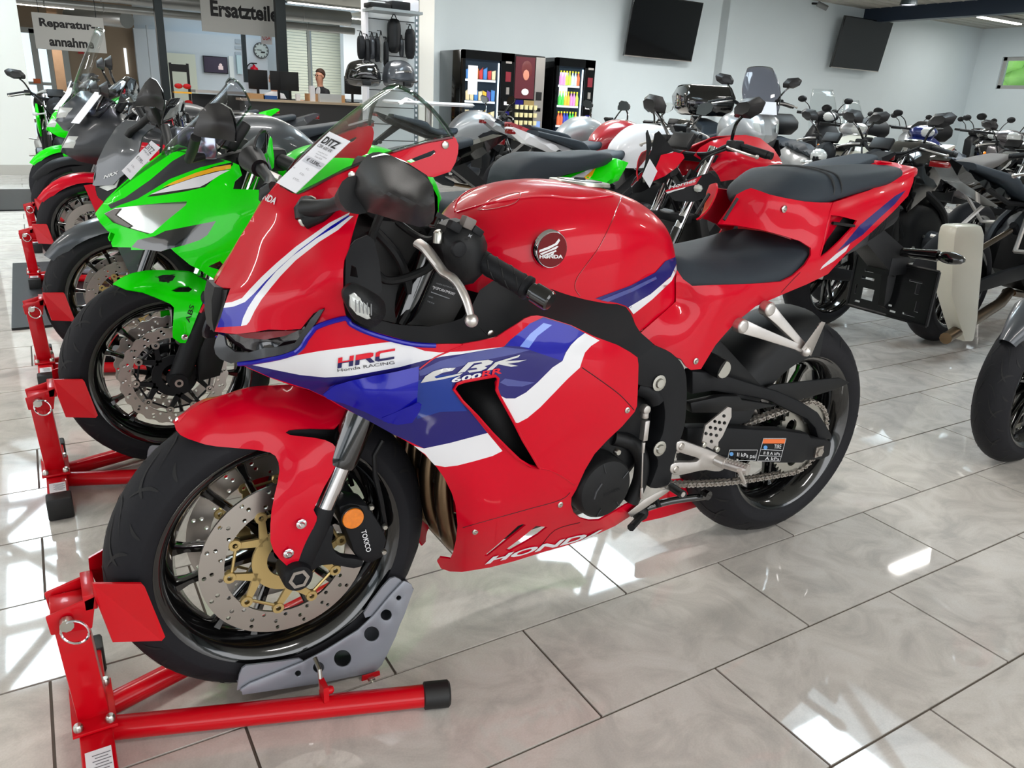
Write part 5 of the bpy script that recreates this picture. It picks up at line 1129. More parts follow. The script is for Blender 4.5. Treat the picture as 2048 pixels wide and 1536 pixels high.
# side knee cover (rear lower half of the tank side)
_, tc = panel(hf, 'tank_side_cover', [(1240, 398), (1262, 412), (1300, 440), (1326, 470), (1340, 500), (1349, 530), (1352, 560), (1352, 603), (1320, 632), (1277, 665), (1266, 636), (1256, 612), (1200, 598), (1160, 590), (1152, 570), (1152, 552), (1170, 515), (1205, 465)], [(1240, 398, .075), (1300, 440, .09), (1326, 470, .105), (1349, 530, .12), (1352, 603, .125), (1277, 665, .152), (1256, 612, .160), (1160, 590, .155), (1152, 552, .155), (1205, 465, .130), (1260, 470, .132), (1300, 520, .142), (1220, 560, .160), (1290, 600, .16)], [RED], hero, step=12)
STC = Surf(hf, [tank, tc[0]])
STC.decal('tank_stripe', [(1190, 597), (1260, 571), (1310, 545), (1330, 522), (1350, 514), (1352, 526), (1345, 548), (1300, 590), (1258, 617), (1250, 611), (1235, 606)], NAVY, hero, step=7)
STC.decal('tank_stripe', [(1200, 600), (1265, 574), (1310, 553), (1312, 558), (1268, 581), (1215, 603)], LIL, hero, step=7, eps=.002)
STC.decal('tank_stripe', [(1256, 614), (1300, 588), (1340, 554), (1351, 530), (1352, 542), (1342, 562), (1304, 598), (1266, 628)], WHITE, hero, step=7, eps=.0016)
def tri_seam(S_, L, m, r, nm, par=None): 
    pts = [S_.hit(a, b, .0003) for a, b in spl(L, 5)]; pts = [q for q in pts if q]
    if len(pts) > 1: mb = MB(); mb.tube(pts, r, 5); mb.mirror(); mb.build(nm, m, par or hero)
tri_seam(ST, [(915, 425), (990, 404), (1080, 392), (1160, 398), (1225, 392)], RED, .0022, 'tank_crease')
tri_seam(ST, [(955, 420), (985, 398), (1035, 385), (1040, 395), (1025, 408), (985, 418), (958, 420)], mat('dark_red_line', (150, 0, 20), .3, 0, 1), .0009, 'tank_crease')  # ring seam on the tank, in a darker red
tri_seam(STC, [(1243, 394), (1236, 412), (1222, 446), (1198, 494), (1172, 530), (1154, 556), (1150, 576), (1160, 592)], mat('dark_red_line', (150, 0, 20), .3, 0, 1), .0011, 'tank_seam')  # tank seam drawn as a darker red line
q = ST.hit(1101, 499, .002); e_ = MB(); e_.lathe([(0, -.004), (.0325, -.004), (.0345, -.002), (.036, .004)], tuple(q), 36); em = e_.build('tank_emblem', CHR, hero); em.rotation_euler = (0, 0, 0)
e_ = MB(); e_.lathe([(0, -.0052), (.0315, -.0052), (.0315, -.003)], tuple(q), 36); ef = e_.build('emblem_field', mat('emblem_red', (104, 4, 14), .35, 0, .15, .2), em)
yb = q.y - .0058
def at3(px, py): l = -yb; return P(px, py, l)
wing = [[(1078, 505), (1079, 500), (1095, 494), (1110, 487), (1118, 477), (1120, 481), (1115, 489), (1098, 498)], [(1080, 507), (1098, 500), (1114, 492), (1117, 493), (1112, 498), (1096, 504), (1083, 510)], [(1084, 511), (1097, 506), (1112, 500), (1113, 503), (1098, 509), (1088, 513)], [(1088, 514), (1098, 511), (1108, 505), (1107, 509), (1101, 513), (1095, 515)]]
mb = MB()
for w_ in wing:
    V2, T, _ = tri2d(w_); mb.add([at3(*v) for v in V2], [tuple(reversed(t)) for t in T])
mb.build('wing_mark', TXW, em, smooth=False)
vs, fs = text2d('HONDA', .04); mb = MB(); mb.add([at3(1079 + 47 * u, 517 - 0 * u - 7.5 * v) for u, v in vs], fs); mb.build('emblem_lettering', TXW, em, smooth=False)
# filler cap
mb = MB(); c = Vector((.648, 0, .981)); Rm = Matrix.Rotation(.06, 3, 'Y')
mb.lathe([(0, .004), (.045, .004), (.047, .003), (.062, .002), (.064, -.004)], (0, 0, 0), 36, 'z'); fc = mb.build('filler_cap', ZINC, hero); fc.location = c; fc.rotation_euler = (0, .06, 0)
mb = MB(); mb.lathe([(.0445, .0045), (.0462, .0045), (.0462, .0035)], (0, 0, 0), 36, 'z'); mb.tube([(-.012, 0, .005), (.012, 0, .005)], .004, 6); mb.build('cap_ring', DGRY, fc)
# --- rider seat and passenger seat
SE = [(.82, [(0, .815), (.05, .813), (.08, .805), (.1, .79), (.09, .75)]), (.85, [(0, .835), (.075, .832), (.11, .81), (.13, .77), (.12, .73)]), (.91, [(0, .83), (.09, .825), (.135, .80), (.152, .765), (.14, .735)]), (1.02, [(0, .825), (.1, .82), (.148, .795), (.16, .765), (.15, .74)]), (1.13, [(0, .838), (.1, .832), (.145, .808), (.156, .78), (.145, .765)]), (1.22, [(0, .858), (.085, .852), (.13, .835), (.138, .82), (.13, .80)]), (1.29, [(0, .872), (.05, .866), (.09, .855), (.1, .845), (.09, .835)])]
mb = MB(); hull(mb, SE, 5, 4); mb.build('rider_seat', SEAT, hero, split=50)
SP = [(1.14, [(0, .945), (.025, .944), (.04, .94), (.05, .932), (.045, .925)]), (1.165, [(0, .98), (.05, .977), (.078, .964), (.088, .948), (.08, .93)]), (1.215, [(0, 1.006), (.07, 1.0), (.102, .975), (.118, .948), (.11, .93)]), (1.265, [(0, 1.012), (.085, 1.004), (.115, .975), (.122, .948), (.112, .935)]), (1.33, [(0, 1.013), (.085, 1.005), (.112, .98), (.117, .955), (.105, .945)]), (1.43, [(0, 1.015), (.08, 1.007), (.1, .99), (.104, .972), (.095, .96)]), (1.55, [(0, 1.02), (.065, 1.013), (.085, 1.0), (.088, .985), (.08, .975)]), (1.64, [(0, 1.02), (.045, 1.016), (.06, 1.008), (.062, .998), (.055, .99)])]
mb = MB(); hull(mb, SP, 5, 4); ps = mb.build('passenger_seat', SEAT, hero, split=50)
mb = MB()
mb.tube([(1.30, y, z + .004) for y, z in spl([(-.118, .955), (-.113, .978), (-.085, 1.001), (0, 1.009), (.085, 1.001), (.113, .978), (.118, .955)], 5)], .004, 6); mb.tube([(1.33, y, z + .004) for y, z in spl([(-.116, .958), (-.111, .98), (-.085, 1.001), (0, 1.009), (.085, 1.001), (.111, .98), (.116, .958)], 5)], .003, 6); mb.build('seat_strap', SEATS, ps)
# --- tail fairing
TO = [(1280, 667), (1310, 690), (1345, 712), (1362, 718), (1372, 733), (1382, 740), (1402, 738), (1410, 725), (1431, 690), (1450, 668), (1470, 646), (1490, 630), (1511, 613), (1540, 600), (1572, 586), (1615, 568), (1656, 548), (1694, 506), (1725, 480), (1750, 458), (1785, 425), (1816, 392), (1826, 365), (1829, 348), (1818, 334), (1790, 325), (1750, 320), (1755, 335), (1780, 345), (1775, 362), (1740, 380), (1700, 394), (1666, 405), (1640, 405), (1609, 403), (1570, 396), (1539, 389), (1520, 382), (1502, 376), (1490, 380), (1473, 389), (1458, 415), (1440, 440), (1436, 447), (1469, 450), (1520, 459), (1562, 470), (1600, 482), (1622, 496), (1622, 510), (1610, 530), (1586, 552), (1562, 564), (1500, 568), (1422, 570), (1385, 572), (1366, 558), (1354, 540), (1352, 560), (1352, 603), (1320, 632)]
TC = [(1280, 667, .155), (1345, 712, .165), (1382, 740, .165), (1402, 738, .165), (1431, 690, .165), (1470, 646, .162), (1511, 613, .158), (1572, 586, .15), (1656, 548, .128), (1694, 506, .11), (1750, 458, .088), (1816, 392, .065), (1829, 348, .05), (1790, 325, .0), (1750, 320, -.01), (1775, 362, .072), (1740, 380, .095), (1700, 394, .108), (1666, 405, .122), (1609, 403, .126), (1539, 389, .095), (1502, 376, .055), (1473, 389, .032), (1436, 447, .035), (1469, 450, .055), (1562, 470, .118), (1622, 496, .142), (1610, 530, .155), (1562, 564, .165), (1500, 568, .165), (1422, 570, .165), (1385, 572, .15), (1354, 540, .125), (1352, 603, .13), (1320, 632, .15), (1400, 640, .168), (1460, 600, .172), (1540, 580, .165), (1620, 440, .135), (1700, 440, .13), (1760, 400, .108), (1560, 430, .115), (1650, 520, .15), (1800, 350, .04), (1720, 470, .105), (1680, 420, .136)]
SCOOP = [(1662, 430), (1680, 432), (1714, 441), (1708, 452), (1680, 482), (1655, 505), (1641, 514), (1648, 490), (1656, 462)]
_, to_ = panel(hf, 'tail_fairing', TO, TC, [RED, NAVY, WHITE], hero, regs=[(1, [(1812, 380), (1790, 392), (1750, 425), (1720, 450), (1695, 480), (1672, 505), (1692, 492), (1725, 470), (1755, 440), (1790, 408)]), (2, [(1700, 488), (1672, 508), (1645, 532), (1640, 540), (1668, 522), (1692, 502)])], holes=[SCOOP], step=12, lam=.02)
plate(hf, 'tail_scoop', [(a + 2, b + 2) for a, b in SCOOP], .095, .03, DEEP, hero, mirror=True)
mb = MB(); q0 = P(1665, 446, .125); q1 = P(1708, 452, .12); mb.tube([q0, q1], .004, 6); mb.mirror(); mb.build('scoop_vane', BLK, hero)
STl = Surf(hf, to_[:1]); mb = MB()
for px, py, r in ((1391, 722, .0075), (1568, 418, .0085)): q = STl.hit(px, py, 0); bolt(mb, q, r, .003); bolt(mb, q, r * .5, .005)
mb.mirror(); mb.build('tail_bolt', ZINC, hero)
tri_seam(STl, [(1562, 585), (1585, 560), (1600, 545)], DEEP, .0009, 'tail_seam'); tri_seam(STl, [(1667, 405), (1660, 425), (1650, 470), (1640, 510)], RED, .002, 'tail_crease')
mb = MB(); mb.tube(spl([P(1448, 440, .045), P(1460, 420, .045), P(1475, 397, .045)], 4), .004, 6); mb.mirror(); mb.build('tail_slot', DEEP, hero)
TB = [(1.22, [(0, .89), (.05, .89), (.08, .885), (.085, .86), (.08, .80)]), (1.24, [(0, .91), (.05, .91), (.085, .905), (.09, .86), (.08, .80)]), (1.30, [(0, .93), (.08, .93), (.105, .92), (.11, .88), (.1, .82)]), (1.45, [(0, .97), (.07, .97), (.09, .955), (.08, .91), (.06, .88)]), (1.62, [(0, 1.0), (.055, 1.0), (.065, .985), (.055, .955), (.03, .95)]), (1.72, [(0, 1.018), (.035, 1.015), (.045, 1.0), (.035, .985), (.02, .98)]), (1.765, [(0, 1.015), (.02, 1.013), (.025, 1.0), (.02, .99), (.01, .985)])]
mb = MB(); hull(mb, TB, 4, 3); mb.build('tail_top', RED, hero, split=50)
# under tail, silencer, plate holder
mb = MB(); pillow2(mb, [(.95, .60), (1.0, .72), (1.3, .80), (1.55, .93), (1.62, .92), (1.5, .80), (1.25, .70), (1.05, .62)], .07, .04, .03, .02); mb.build('rear_subframe', BLK2, hero)
sa = Vector((1.32, .0, .77)); sb = Vector((1.68, .0, .925)); ax = (sb - sa).normalized()
mb = MB(); mb.tube([sa, sa + ax * .05, sb - ax * .03, sb], [.05, .066, .068, .045], 24); sil = mb.build('silencer', BLK2, hero)
mb = MB(); u = ax.orthogonal().normalized(); v = ax.cross(u)
for k in range(18): mb.tube([sa + ax * (.14 + k * .010) + (u * math.cos(j * PI / 12) + v * math.sin(j * PI / 12)) * .0672 for j in range(24)], .0014, 4, closed=True)
mb.build('silencer_rib', DGRY, sil)
plate(hf, 'silencer_shield', [(1668, 508), (1690, 470), (1705, 450), (1725, 440), (1742, 462), (1735, 490), (1700, 508)], .075, .012, DGRY, hero, bevel=.004)
PX = 1.80
c4 = [hf.px_(1676, 532, PX), hf.px_(1808, 526, PX), hf.px_(1818, 650, PX), hf.px_(1681, 608, PX)]
yc = [-.128, .128]; zt = .772; zb_ = .566
cy_ = sum(q[1] for q in c4) / 4; print('plate', c4)
mb = MB(); ys = sorted([c4[0][1], c4[1][1]]); zs = [q[2] for q in c4]
yl, yr = -.13, .13; z0, z1 = min(zs) + .01, max(zs) - .005
O = [(yl, z0), (yr, z0), (yr, z1), (yl, z1)]
H = []
for (y, z, w, h) in ((-.09, .3, .012, .03), (-.07, .75, .04, .006), (-.08, .62, .012, .03), (.0, .2, .03, .006), (-.07, .12, .04, .006), (.07, .3, .04, .035), (.08, .6, .045, .007), (.08, .75, .03, .007), (.1, .12, .02, .006), (.112, .35, .006, .03), (-.02, .1, .02, .006), (.03, .6, .006, .02)):
    zc = z0 + (z1 - z0) * z; H.append([(y - w / 2, zc - h / 2), (y + w / 2, zc - h / 2), (y + w / 2, zc + h / 2), (y - w / 2, zc + h / 2)])
tmp = MB(); prism(tmp, O, 0, .004, H); mb.add([(PX + b, a, c) for a, b, c in tmp.v], [tuple(reversed(f)) for f in tmp.f]); 
for (a, b) in (((yl, z0), (yr, z0)), ((yr, z0), (yr, z1)), ((yr, z1), (yl, z1)), ((yl, z1), (yl, z0))): mb.tube([(PX, a[0], a[1]), (PX, b[0], b[1])], .005, 6)
mb.build('plate_holder', BLK, hero)
mb = MB(); zc = z1 + .01; mb.box((PX - .04, 0, zc - .01), (.08, .07, .05)); mb.loft([[(1.60, -.03, .88), (1.60, .03, .88), (1.56, .03, .84), (1.56, -.03, .84)], [(PX - .01, -.035, zc + .03), (PX - .01, .035, zc + .03), (PX - .05, .035, zc - .04), (PX - .05, -.035, zc - .04)]]); pillow2(mb, [(PX - .05, zc), (PX - .03, z0 + .03), (PX - .01, z0 + .02), (PX - .005, zc)], .035, .02, .02, .01); mb.build('plate_bracket', BLK, hero, bevel=.004)
for s in (-1, 1):
    mb = MB(); mb.tube([(PX - .04, s * .03, zc + .03), (PX - .03, s * .10, zc + .035), (PX - .025, s * .13, zc + .037)], [.012, .014, .016], 10); mb.sphere((PX - .025, s * .165, zc + .037), .04, 14, (.5, 1, .42)); mb.build('rear_signal', BLKP, hero)
mb = MB(); mb.box((1.68, 0, .965), (.04, .09, .02)); mb.build('tail_light', mat('tail_light_red', (120, 6, 12), .15, 0, 1), hero, bevel=.004)
# --- frame, engine
FRM_ = [(1268, 680), (1302, 687), (1340, 703), (1360, 720), (1370, 736), (1374, 756), (1375, 785), (1373, 830), (1368, 862), (1358, 888), (1348, 925), (1342, 970), (1315, 978), (1298, 976), (1306, 960), (1318, 926), (1309, 905), (1318, 886), (1327, 865), (1331, 828), (1326, 795), (1312, 778), (1306, 776), (1280, 772), (1262, 760), (1250, 700)]
plate(hf, 'frame', FRM_, .198, .05, BLK2, hero, bevel=.005, mirror=True, rounds=1)
mb = MB()
for px, py in ((1318, 766), (1319, 897)):
    q = P(px, py, .2); mb.lathe([(0, -.006), (.009, -.006), (.011, -.002), (.0175, -.0015), (.0175, .001)], q, 16)
mb.mirror(); mb.build('frame_bolt', ZINC, hero)
mb = MB(); pillow2(mb, [(.30, .40), (.33, .62), (.50, .72), (.74, .70), (.84, .52), (.80, .34), (.62, .25), (.42, .27)], .165, .07, .035, .08); mb.build('engine', BLK, hero)
mb = MB(); c = P(1203, 972, .2); mb.lathe([(0, -.022), (.04, -.021), (.062, -.016), (.068, -.008), (.07, .03)], c, 32); cc = mb.build('engine_cover', BLK, hero)
mb = MB(); mb.tube([(c[0] - .034, c[1] - .021, c[2] - .012), (c[0] - .03, c[1] - .021, c[2] + .004), (c[0] - .018, c[1] - .021, c[2] + .02)], .003, 6)
for a in (.5, 1.8, 4.4, 5.4): mb.tube([(c[0] + .042 * math.cos(a), c[1] - .0215, c[2] + .042 * math.sin(a)), (c[0] + .062 * math.cos(a), c[1] - .0165, c[2] + .062 * math.sin(a))], .0012, 5)
mb.build('cover_rib', DGRY, cc); word('cover_lettering', 'HONDA', (c[0] - .01, c[1] - .0225, c[2] - .012), (.042, 0, .006), (0, 0, .007), BLK2, cc, .02)
mb = MB(); q = P(1232, 902, .195); bolt(mb, q, .008, .01); mb.build('cover_bolt', ZINC, cc)
mb = MB(); mb.tube(spl([P(1225, 875, .16), P(1262, 885, .17), P(1282, 915, .175), (P(1280, 960, .175)), P(1262, 1003, .17)], 5), .017, 12); mb.build('coolant_hose', BLK, hero)
mb = MB(); mb.tube(spl([P(1272, 770, .17), P(1300, 782, .18), P(1310, 800, .18)], 4), .02, 10); mb.build('engine_bracket', BLK2, hero)
mb = MB(); mb.box((.285, 0, .60), (.035, .31, .26), Matrix.Rotation(-.3, 3, 'Y')); mb.build('radiator', DEEP, hero)
for i, y in enumerate((-.10, -.035, .035, .10)):
    b = -1 if y < 0 else 1
    mb = MB(); mb.tube(spl([(.40, y, .52), (.325, y, .50), (.30, y * 1.05, .43), (.305, y * 1.05, .34), (.33, y * .9, .275), (.39, y * .55, .235), (.48, y * .3, .225), (.60, 0, .24)], 5), .0185, 16); mb.build('exhaust_header', BRZ, hero)
mb = MB(); pillow2(mb, [(.45, .20), (.45, .26), (.80, .28), (.85, .22)], .07, .03, .03, .03); mb.build('sump', BLK, hero)
# belly under the far side and rear red spoiler
plate(hf, 'belly_rear', [(1290, 1015), (1360, 978), (1385, 965), (1392, 975), (1395, 985), (1408, 1000), (1400, 1013), (1330, 1035), (1285, 1045)], -.06, .012, RED, hero, bevel=.003)
plate(hf, 'belly_rear', [(1338, 962), (1385, 958), (1392, 985), (1340, 1000)], -.02, .012, RED, hero, bevel=.003)
mb = MB(); mb.tube(spl([P(1285, 1018, .13), P(1340, 1002, .14), P(1412, 992, .15)], 4), .009, 10); mb.tube([P(1405, 985, .15), P(1418, 992, .17)], .012, 8); mb.build('side_stand', BLKP, hero)
mb = MB(); mb.tube([P(1265, 1020, .15), P(1285, 1030, .16), P(1262, 1055, .2)], .009, 8); mb.tube([P(1310, 990, .15), P(1318, 1015, .17)], .006, 8); mb.sphere(P(1280, 1025, .15), .02, 12); mb.build('stand_pivot', BLK, hero)
# shift lever and rod, rearset
mb = MB(); mb.loft([[P(1255, 1026, .175), P(1262, 1035, .175), P(1262, 1035, .163), P(1255, 1026, .163)], [P(1290, 998, .178), P(1296, 1012, .178), P(1296, 1012, .166), P(1290, 998, .166)], [P(1338, 972, .185), P(1342, 980, .185), P(1342, 980, .173), P(1338, 972, .173)]]); mb.build('shift_lever', ALU, hero, bevel=.002)
mb = MB(); mb.cyl(P(1343, 974, .18), P(1366, 989, .235), .0095, n=14); mb.build('shift_peg', BLK, hero); mb = MB(); q = P(1366, 989, .236); mb.lathe([(0, -.001), (.006, -.001), (.006, .001)], q, 12); mb.build('peg_cap', ALU, hero)
mb = MB(); mb.cyl(P(1290, 820, .205), P(1289, 835, .205), .0085, n=12); mb.lathe([(0, -.008), (.009, -.008), (.0105, 0), (.009, .008), (0, .008)], P(1290, 818, .208), 16); mb.box(Vector(P(1289, 860, .205)), (.012, .014, .045)); mb.cyl(P(1287, 884, .203), P(1285, 905, .202), .0045, n=8); mb.cyl(P(1285, 905, .202), P(1283, 985, .195), .0022, n=8); mb.cyl(P(1283, 975, .195), P(1283, 996, .195), .004, n=8); mb.build('shift_rod', ALU, hero, bevel=.001)
plate(hf, 'footrest_bracket', [(1353, 885), (1364, 881), (1374, 884), (1428, 904), (1442, 912), (1452, 924), (1448, 940), (1436, 944), (1408, 940), (1362, 951), (1348, 951), (1340, 943), (1342, 930), (1352, 925), (1392, 925), (1402, 918), (1365, 907), (1353, 902)], .2, .014, ALU, hero, bevel=.003, mirror=True, rounds=1)
mb = MB()
for px, py in ((1363, 893), (1352, 939)): q = P(px, py, .2); mb.lathe([(0, -.003), (.006, -.003), (.0085, -.001), (.0085, .002)], q, 14)
mb.mirror(); mb.build('bracket_bolt', STEEL, hero)
mb = MB()
holes = [(1448, 832), (1430, 843), (1439, 845), (1449, 846), (1421, 855), (1431, 857), (1441, 859), (1412, 867), (1422, 869), (1433, 871), (1423, 883)]
plate(hf, 'heel_guard', [(1456, 814), (1463, 816), (1463, 834), (1445, 873), (1437, 884), (1436, 898), (1425, 899), (1412, 892), (1404, 884), (1411, 851)], .188, .004, ALU, hero, holes=[circ(a, b, 3.6, 10) for a, b in holes])
mb = MB()
for px, py in ((1407, 889), (1433, 898)): q = P(px, py, .19); bolt(mb, q, .007, .006)
mb.build('guard_bolt', ZINC, hero)
for s in (-1, 1):
    Q = lambda x, y, l: Vector((lambda a: (a[0], a[1] * -s, a[2]))(P(x, y, l)))
    mb = MB(); mb.cyl(Q(1430, 918, .195), Q(1448, 926, .215), .013, n=12); a, b = Q(1448, 926, .212), Q(1496, 940, .268); mb.cyl(a, b, .0125, n=12)
    for k in range(8):
        for j in range(-1, 2): mb.sphere(a + (b - a) * (k / 8 + .08) + Vector((j * .007, 0, .0115 - abs(j) * .003)), .0035, 6)
    mb.cyl(Q(1478, 940, .26), Q(1490, 966, .262), .0055, .004, 10); mb.build('footpeg', ALU, hero)
    # passenger peg bracket
    mb = MB()
    for p0, p1, w0, w1 in (((1534, 617), (1612, 700), .016, .011), ((1480, 651), (1612, 700), .016, .011)):
        a, b = Q(*p0, .17), Q(*p1, .192); dd = (b - a).normalized(); wv = dd.cross(Vector((0, 1, 0))).normalized(); t = Vector((0, .008, 0))
        mb.loft([[c_ + wv * w - t, c_ - wv * w - t, c_ - wv * w + t, c_ + wv * w + t] for c_, w in ((a, w0), (a + (b - a) * .25, w0 * .8), (a + (b - a) * .8, w1 * .75), (b, w1))]); mb.lathe([(0, -.014), (.012, -.014), (.0165, -.010), (.0165, .01)], a, 18)
    mb.build('passenger_bracket', ALU, hero, bevel=.002)
    mb = MB(); a, b = Q(1612, 706, .20), Q(1647, 648, .215); mb.loft([[Q(1603, 698, .205), Q(1622, 712, .205), Q(1622, 712, .185), Q(1603, 698, .185)], [Q(1643, 643, .215), Q(1651, 645, .215), Q(1651, 645, .205), Q(1643, 643, .205)]]); mb.sphere(Q(1611, 702, .2), .014, 12)
    for k in range(9): mb.sphere(a + (b - a) * (k / 9 + .06) + Vector((-.004, -.004 * -s * -1, .003)), .004, 6)
    mb.build('passenger_peg', ALU, hero)
# swing arm, chain, guards, hugger
plate(hf, 'swing_arm', [(1375, 856), (1436, 855), (1462, 856), (1524, 860), (1567, 861), (1619, 869), (1623, 876), (1652, 880), (1664, 884), (1660, 912), (1645, 920), (1612, 922), (1606, 927), (1560, 927), (1511, 924), (1459, 912), (1375, 905)], .142, .035, BLK2, hero, bevel=.006)
plate(hf, 'swing_arm', [(1375, 856), (1462, 856), (1567, 861), (1660, 884), (1660, 912), (1606, 927), (1511, 924), (1375, 905)], -.10, .035, BLK2, hero, bevel=.006)
plate(hf, 'swing_arm_brace', [(1385, 742), (1420, 745), (1462, 754), (1531, 776), (1557, 783), (1606, 805), (1638, 826), (1654, 851), (1665, 870), (1664, 880), (1638, 881), (1632, 858), (1615, 839), (1573, 819), (1541, 803), (1508, 795), (1475, 790), (1427, 783), (1385, 790)], .13, .03, BLK2, hero, bevel=.006)
mb = MB(); q = P(1637, 903, .145); mb.box(q, (.03, .006, .03)); mb.lathe([(0, -.008), (.012, -.008), (.0125, -.002)], q, 6); mb.build('chain_adjuster', STEEL, hero)
plate(hf, 'chain_guard', [(1381, 806), (1443, 793), (1479, 792), (1485, 800), (1557, 812), (1500, 822), (1443, 826), (1384, 826)], .14, .02, BLK, hero, bevel=.003)
# chain loop in the plane of the sprockets
cyl_ = -.098; c1 = (.862, .325, .036); c2 = (1.3735, .314, .1035)
sp_ = []
dx, dz = c2[0] - c1[0], c2[1] - c1[1]; D = math.hypot(dx, dz); base = math.atan2(dz, dx); al = math.acos((c1[2] - c2[2]) / D)
A0, A1 = base + al, base - al
a = [c1[0] + c1[2] * math.cos(A0), c1[1] + c1[2] * math.sin(A0)]; b = [c2[0] + c2[2] * math.cos(A0), c2[1] + c2[2] * math.sin(A0)]
path = [(a[0] + (b[0] - a[0]) * k / 40, a[1] + (b[1] - a[1]) * k / 40) for k in range(40)]
path += [(c2[0] + c2[2] * math.cos(A0 + (A1 - A0) * k / 30), c2[1] + c2[2] * math.sin(A0 + (A1 - A0) * k / 30)) for k in range(30)]
a = [c2[0] + c2[2] * math.cos(A1), c2[1] + c2[2] * math.sin(A1)]; b = [c1[0] + c1[2] * math.cos(A1), c1[1] + c1[2] * math.sin(A1)]
path += [(a[0] + (b[0] - a[0]) * k / 40, a[1] + (b[1] - a[1]) * k / 40 - .012 * math.sin(PI * k / 40)) for k in range(40)]
path += [(c1[0] + c1[2] * math.cos(A1 - (2 * PI - (A0 - A1)) * k / 10), c1[1] + c1[2] * math.sin(A1 - (2 * PI - (A0 - A1)) * k / 10)) for k in range(10)]
pp = [Vector((x, cyl_, z)) for x, z in path]; Lc = [0]
for i in range(len(pp)): Lc.append(Lc[-1] + (pp[(i + 1) % len(pp)] - pp[i]).length)
tot = Lc[-1]; nl = int(tot / .0159) // 2 * 2; stp = tot / nl; mb = MB(); J = []
for k in range(nl):
    t = k * stp; i = max(j for j in range(len(pp)) if Lc[j] <= t); f = (t - Lc[i]) / max(Lc[i + 1] - Lc[i], 1e-9); J.append(pp[i] + (pp[(i + 1) % len(pp)] - pp[i]) * f)
for k in range(nl):
    p0, p1 = J[k], J[(k + 1) % nl]; d = (p1 - p0).normalized(); q = Vector((-d.z, 0, d.x)); off = .009 if k % 2 else .006
    for s in (-1, 1):
        O = [p0 - d * .0052, p0 - d * .003 + q * .0062, p0 + d * .003 + q * .006, (p0 + p1) / 2 + q * .0042, p1 - d * .003 + q * .006, p1 + d * .003 + q * .0062, p1 + d * .0052, p1 + d * .003 - q * .0062, p1 - d * .003 - q * .006, (p0 + p1) / 2 - q * .0042, p0 + d * .003 - q * .006, p0 - d * .003 - q * .0062]
        n0 = len(mb.v); y = Vector((0, s * off, 0)); y2 = Vector((0, s * off + .0022, 0)); mb.v += [tuple(o + y) for o in O] + [tuple(o + y2) for o in O]; m = len(O)
        mb.f += [tuple(n0 + i for i in range(m)), tuple(n0 + m + i for i in reversed(range(m)))] + [(n0 + (i + 1) % m, n0 + i, n0 + m + i, n0 + m + (i + 1) % m) for i in range(m)]; mb.m += [0] * (m + 2)
    mb.cyl(p0 + Vector((0, -.0135, 0)), p0 + Vector((0, .0135, 0)), .0027, n=6)
mb.build('chain', STEEL, hero, smooth=False)
for cx_, cz_, rr_, nt_ in ((c2[0], c2[1], .103, 41), (c1[0], c1[1], .036, 15)):
    mb = MB(); O = []
    for k in range(nt_):
        for f, r_ in ((.0, .955), (.3, 1.03), (.5, 1.03), (.8, .955)): an = 2 * PI * (k + f) / nt_; O.append((cx_ + rr_ * r_ * math.cos(an), cz_ + rr_ * r_ * math.sin(an)))
    prism(mb, O, cyl_ - .0035, cyl_ + .0035, [circ(cx_ + rr_ * .6 * math.cos(k * PI / 3 + .3), cz_ + rr_ * .6 * math.sin(k * PI / 3 + .3), rr_ * .2, 12) for k in range(6)] if nt_ > 20 else ()); mb.build('sprocket', ZINC, hero, smooth=False)
# hugger over the rear tyre
secs = []; cw = (1.3735, .314)
for k in range(13):
    a = math.radians(172 - k * 7.2); R0 = .333 + .004 * (k / 12); ring = []
    for j in range(-6, 7):
        t = j / 6; wv = .098 * math.sin(t * PI / 2 * .98); r_ = R0 - .075 * (abs(t) ** 2.6) - (.03 if abs(t) > .95 else 0)
        ring.append((cw[0] + r_ * math.cos(a), wv, cw[1] + r_ * math.sin(a)))
    secs.append(ring)
mb = MB(); mb.loft(secs, caps=False, closed=False); mb.build('rear_hugger', BLK, hero, solid=.003, split=50)
plate(hf, 'hugger_blade', [(1515, 786), (1545, 770), (1600, 764), (1680, 756), (1701, 766), (1670, 780), (1620, 795), (1590, 803), (1560, 800)], .118, .008, BLK, hero, bevel=.003)
plate(hf, 'hugger_side', [(1418, 700), (1440, 678), (1450, 690), (1500, 745), (1530, 778), (1500, 772), (1450, 752), (1400, 745), (1395, 725)], .108, .01, BLK, hero, bevel=.004)
q0 = Vector(P(1447, 739, .15)); mb = MB(); mb.cyl(q0, q0 + Vector((-.03, .11, .02)), .024, n=24); mb.build('shock_reservoir', BLK, hero); mb = MB(); mb.lathe([(0, -.003), (.02, -.003), (.0215, 0)], q0, 24); mb.build('reservoir_cap', ZINC, hero)
mb = MB()
for k in range(7): mb.lathe([(.024, -.004), (.03, 0), (.024, .004)], (.885 + k * .008, 0, .44 + k * .026), 18, 'z')
mb.cyl((.88, 0, .40), (.945, 0, .64), .02); mb.build('rear_shock', BLK2, hero)
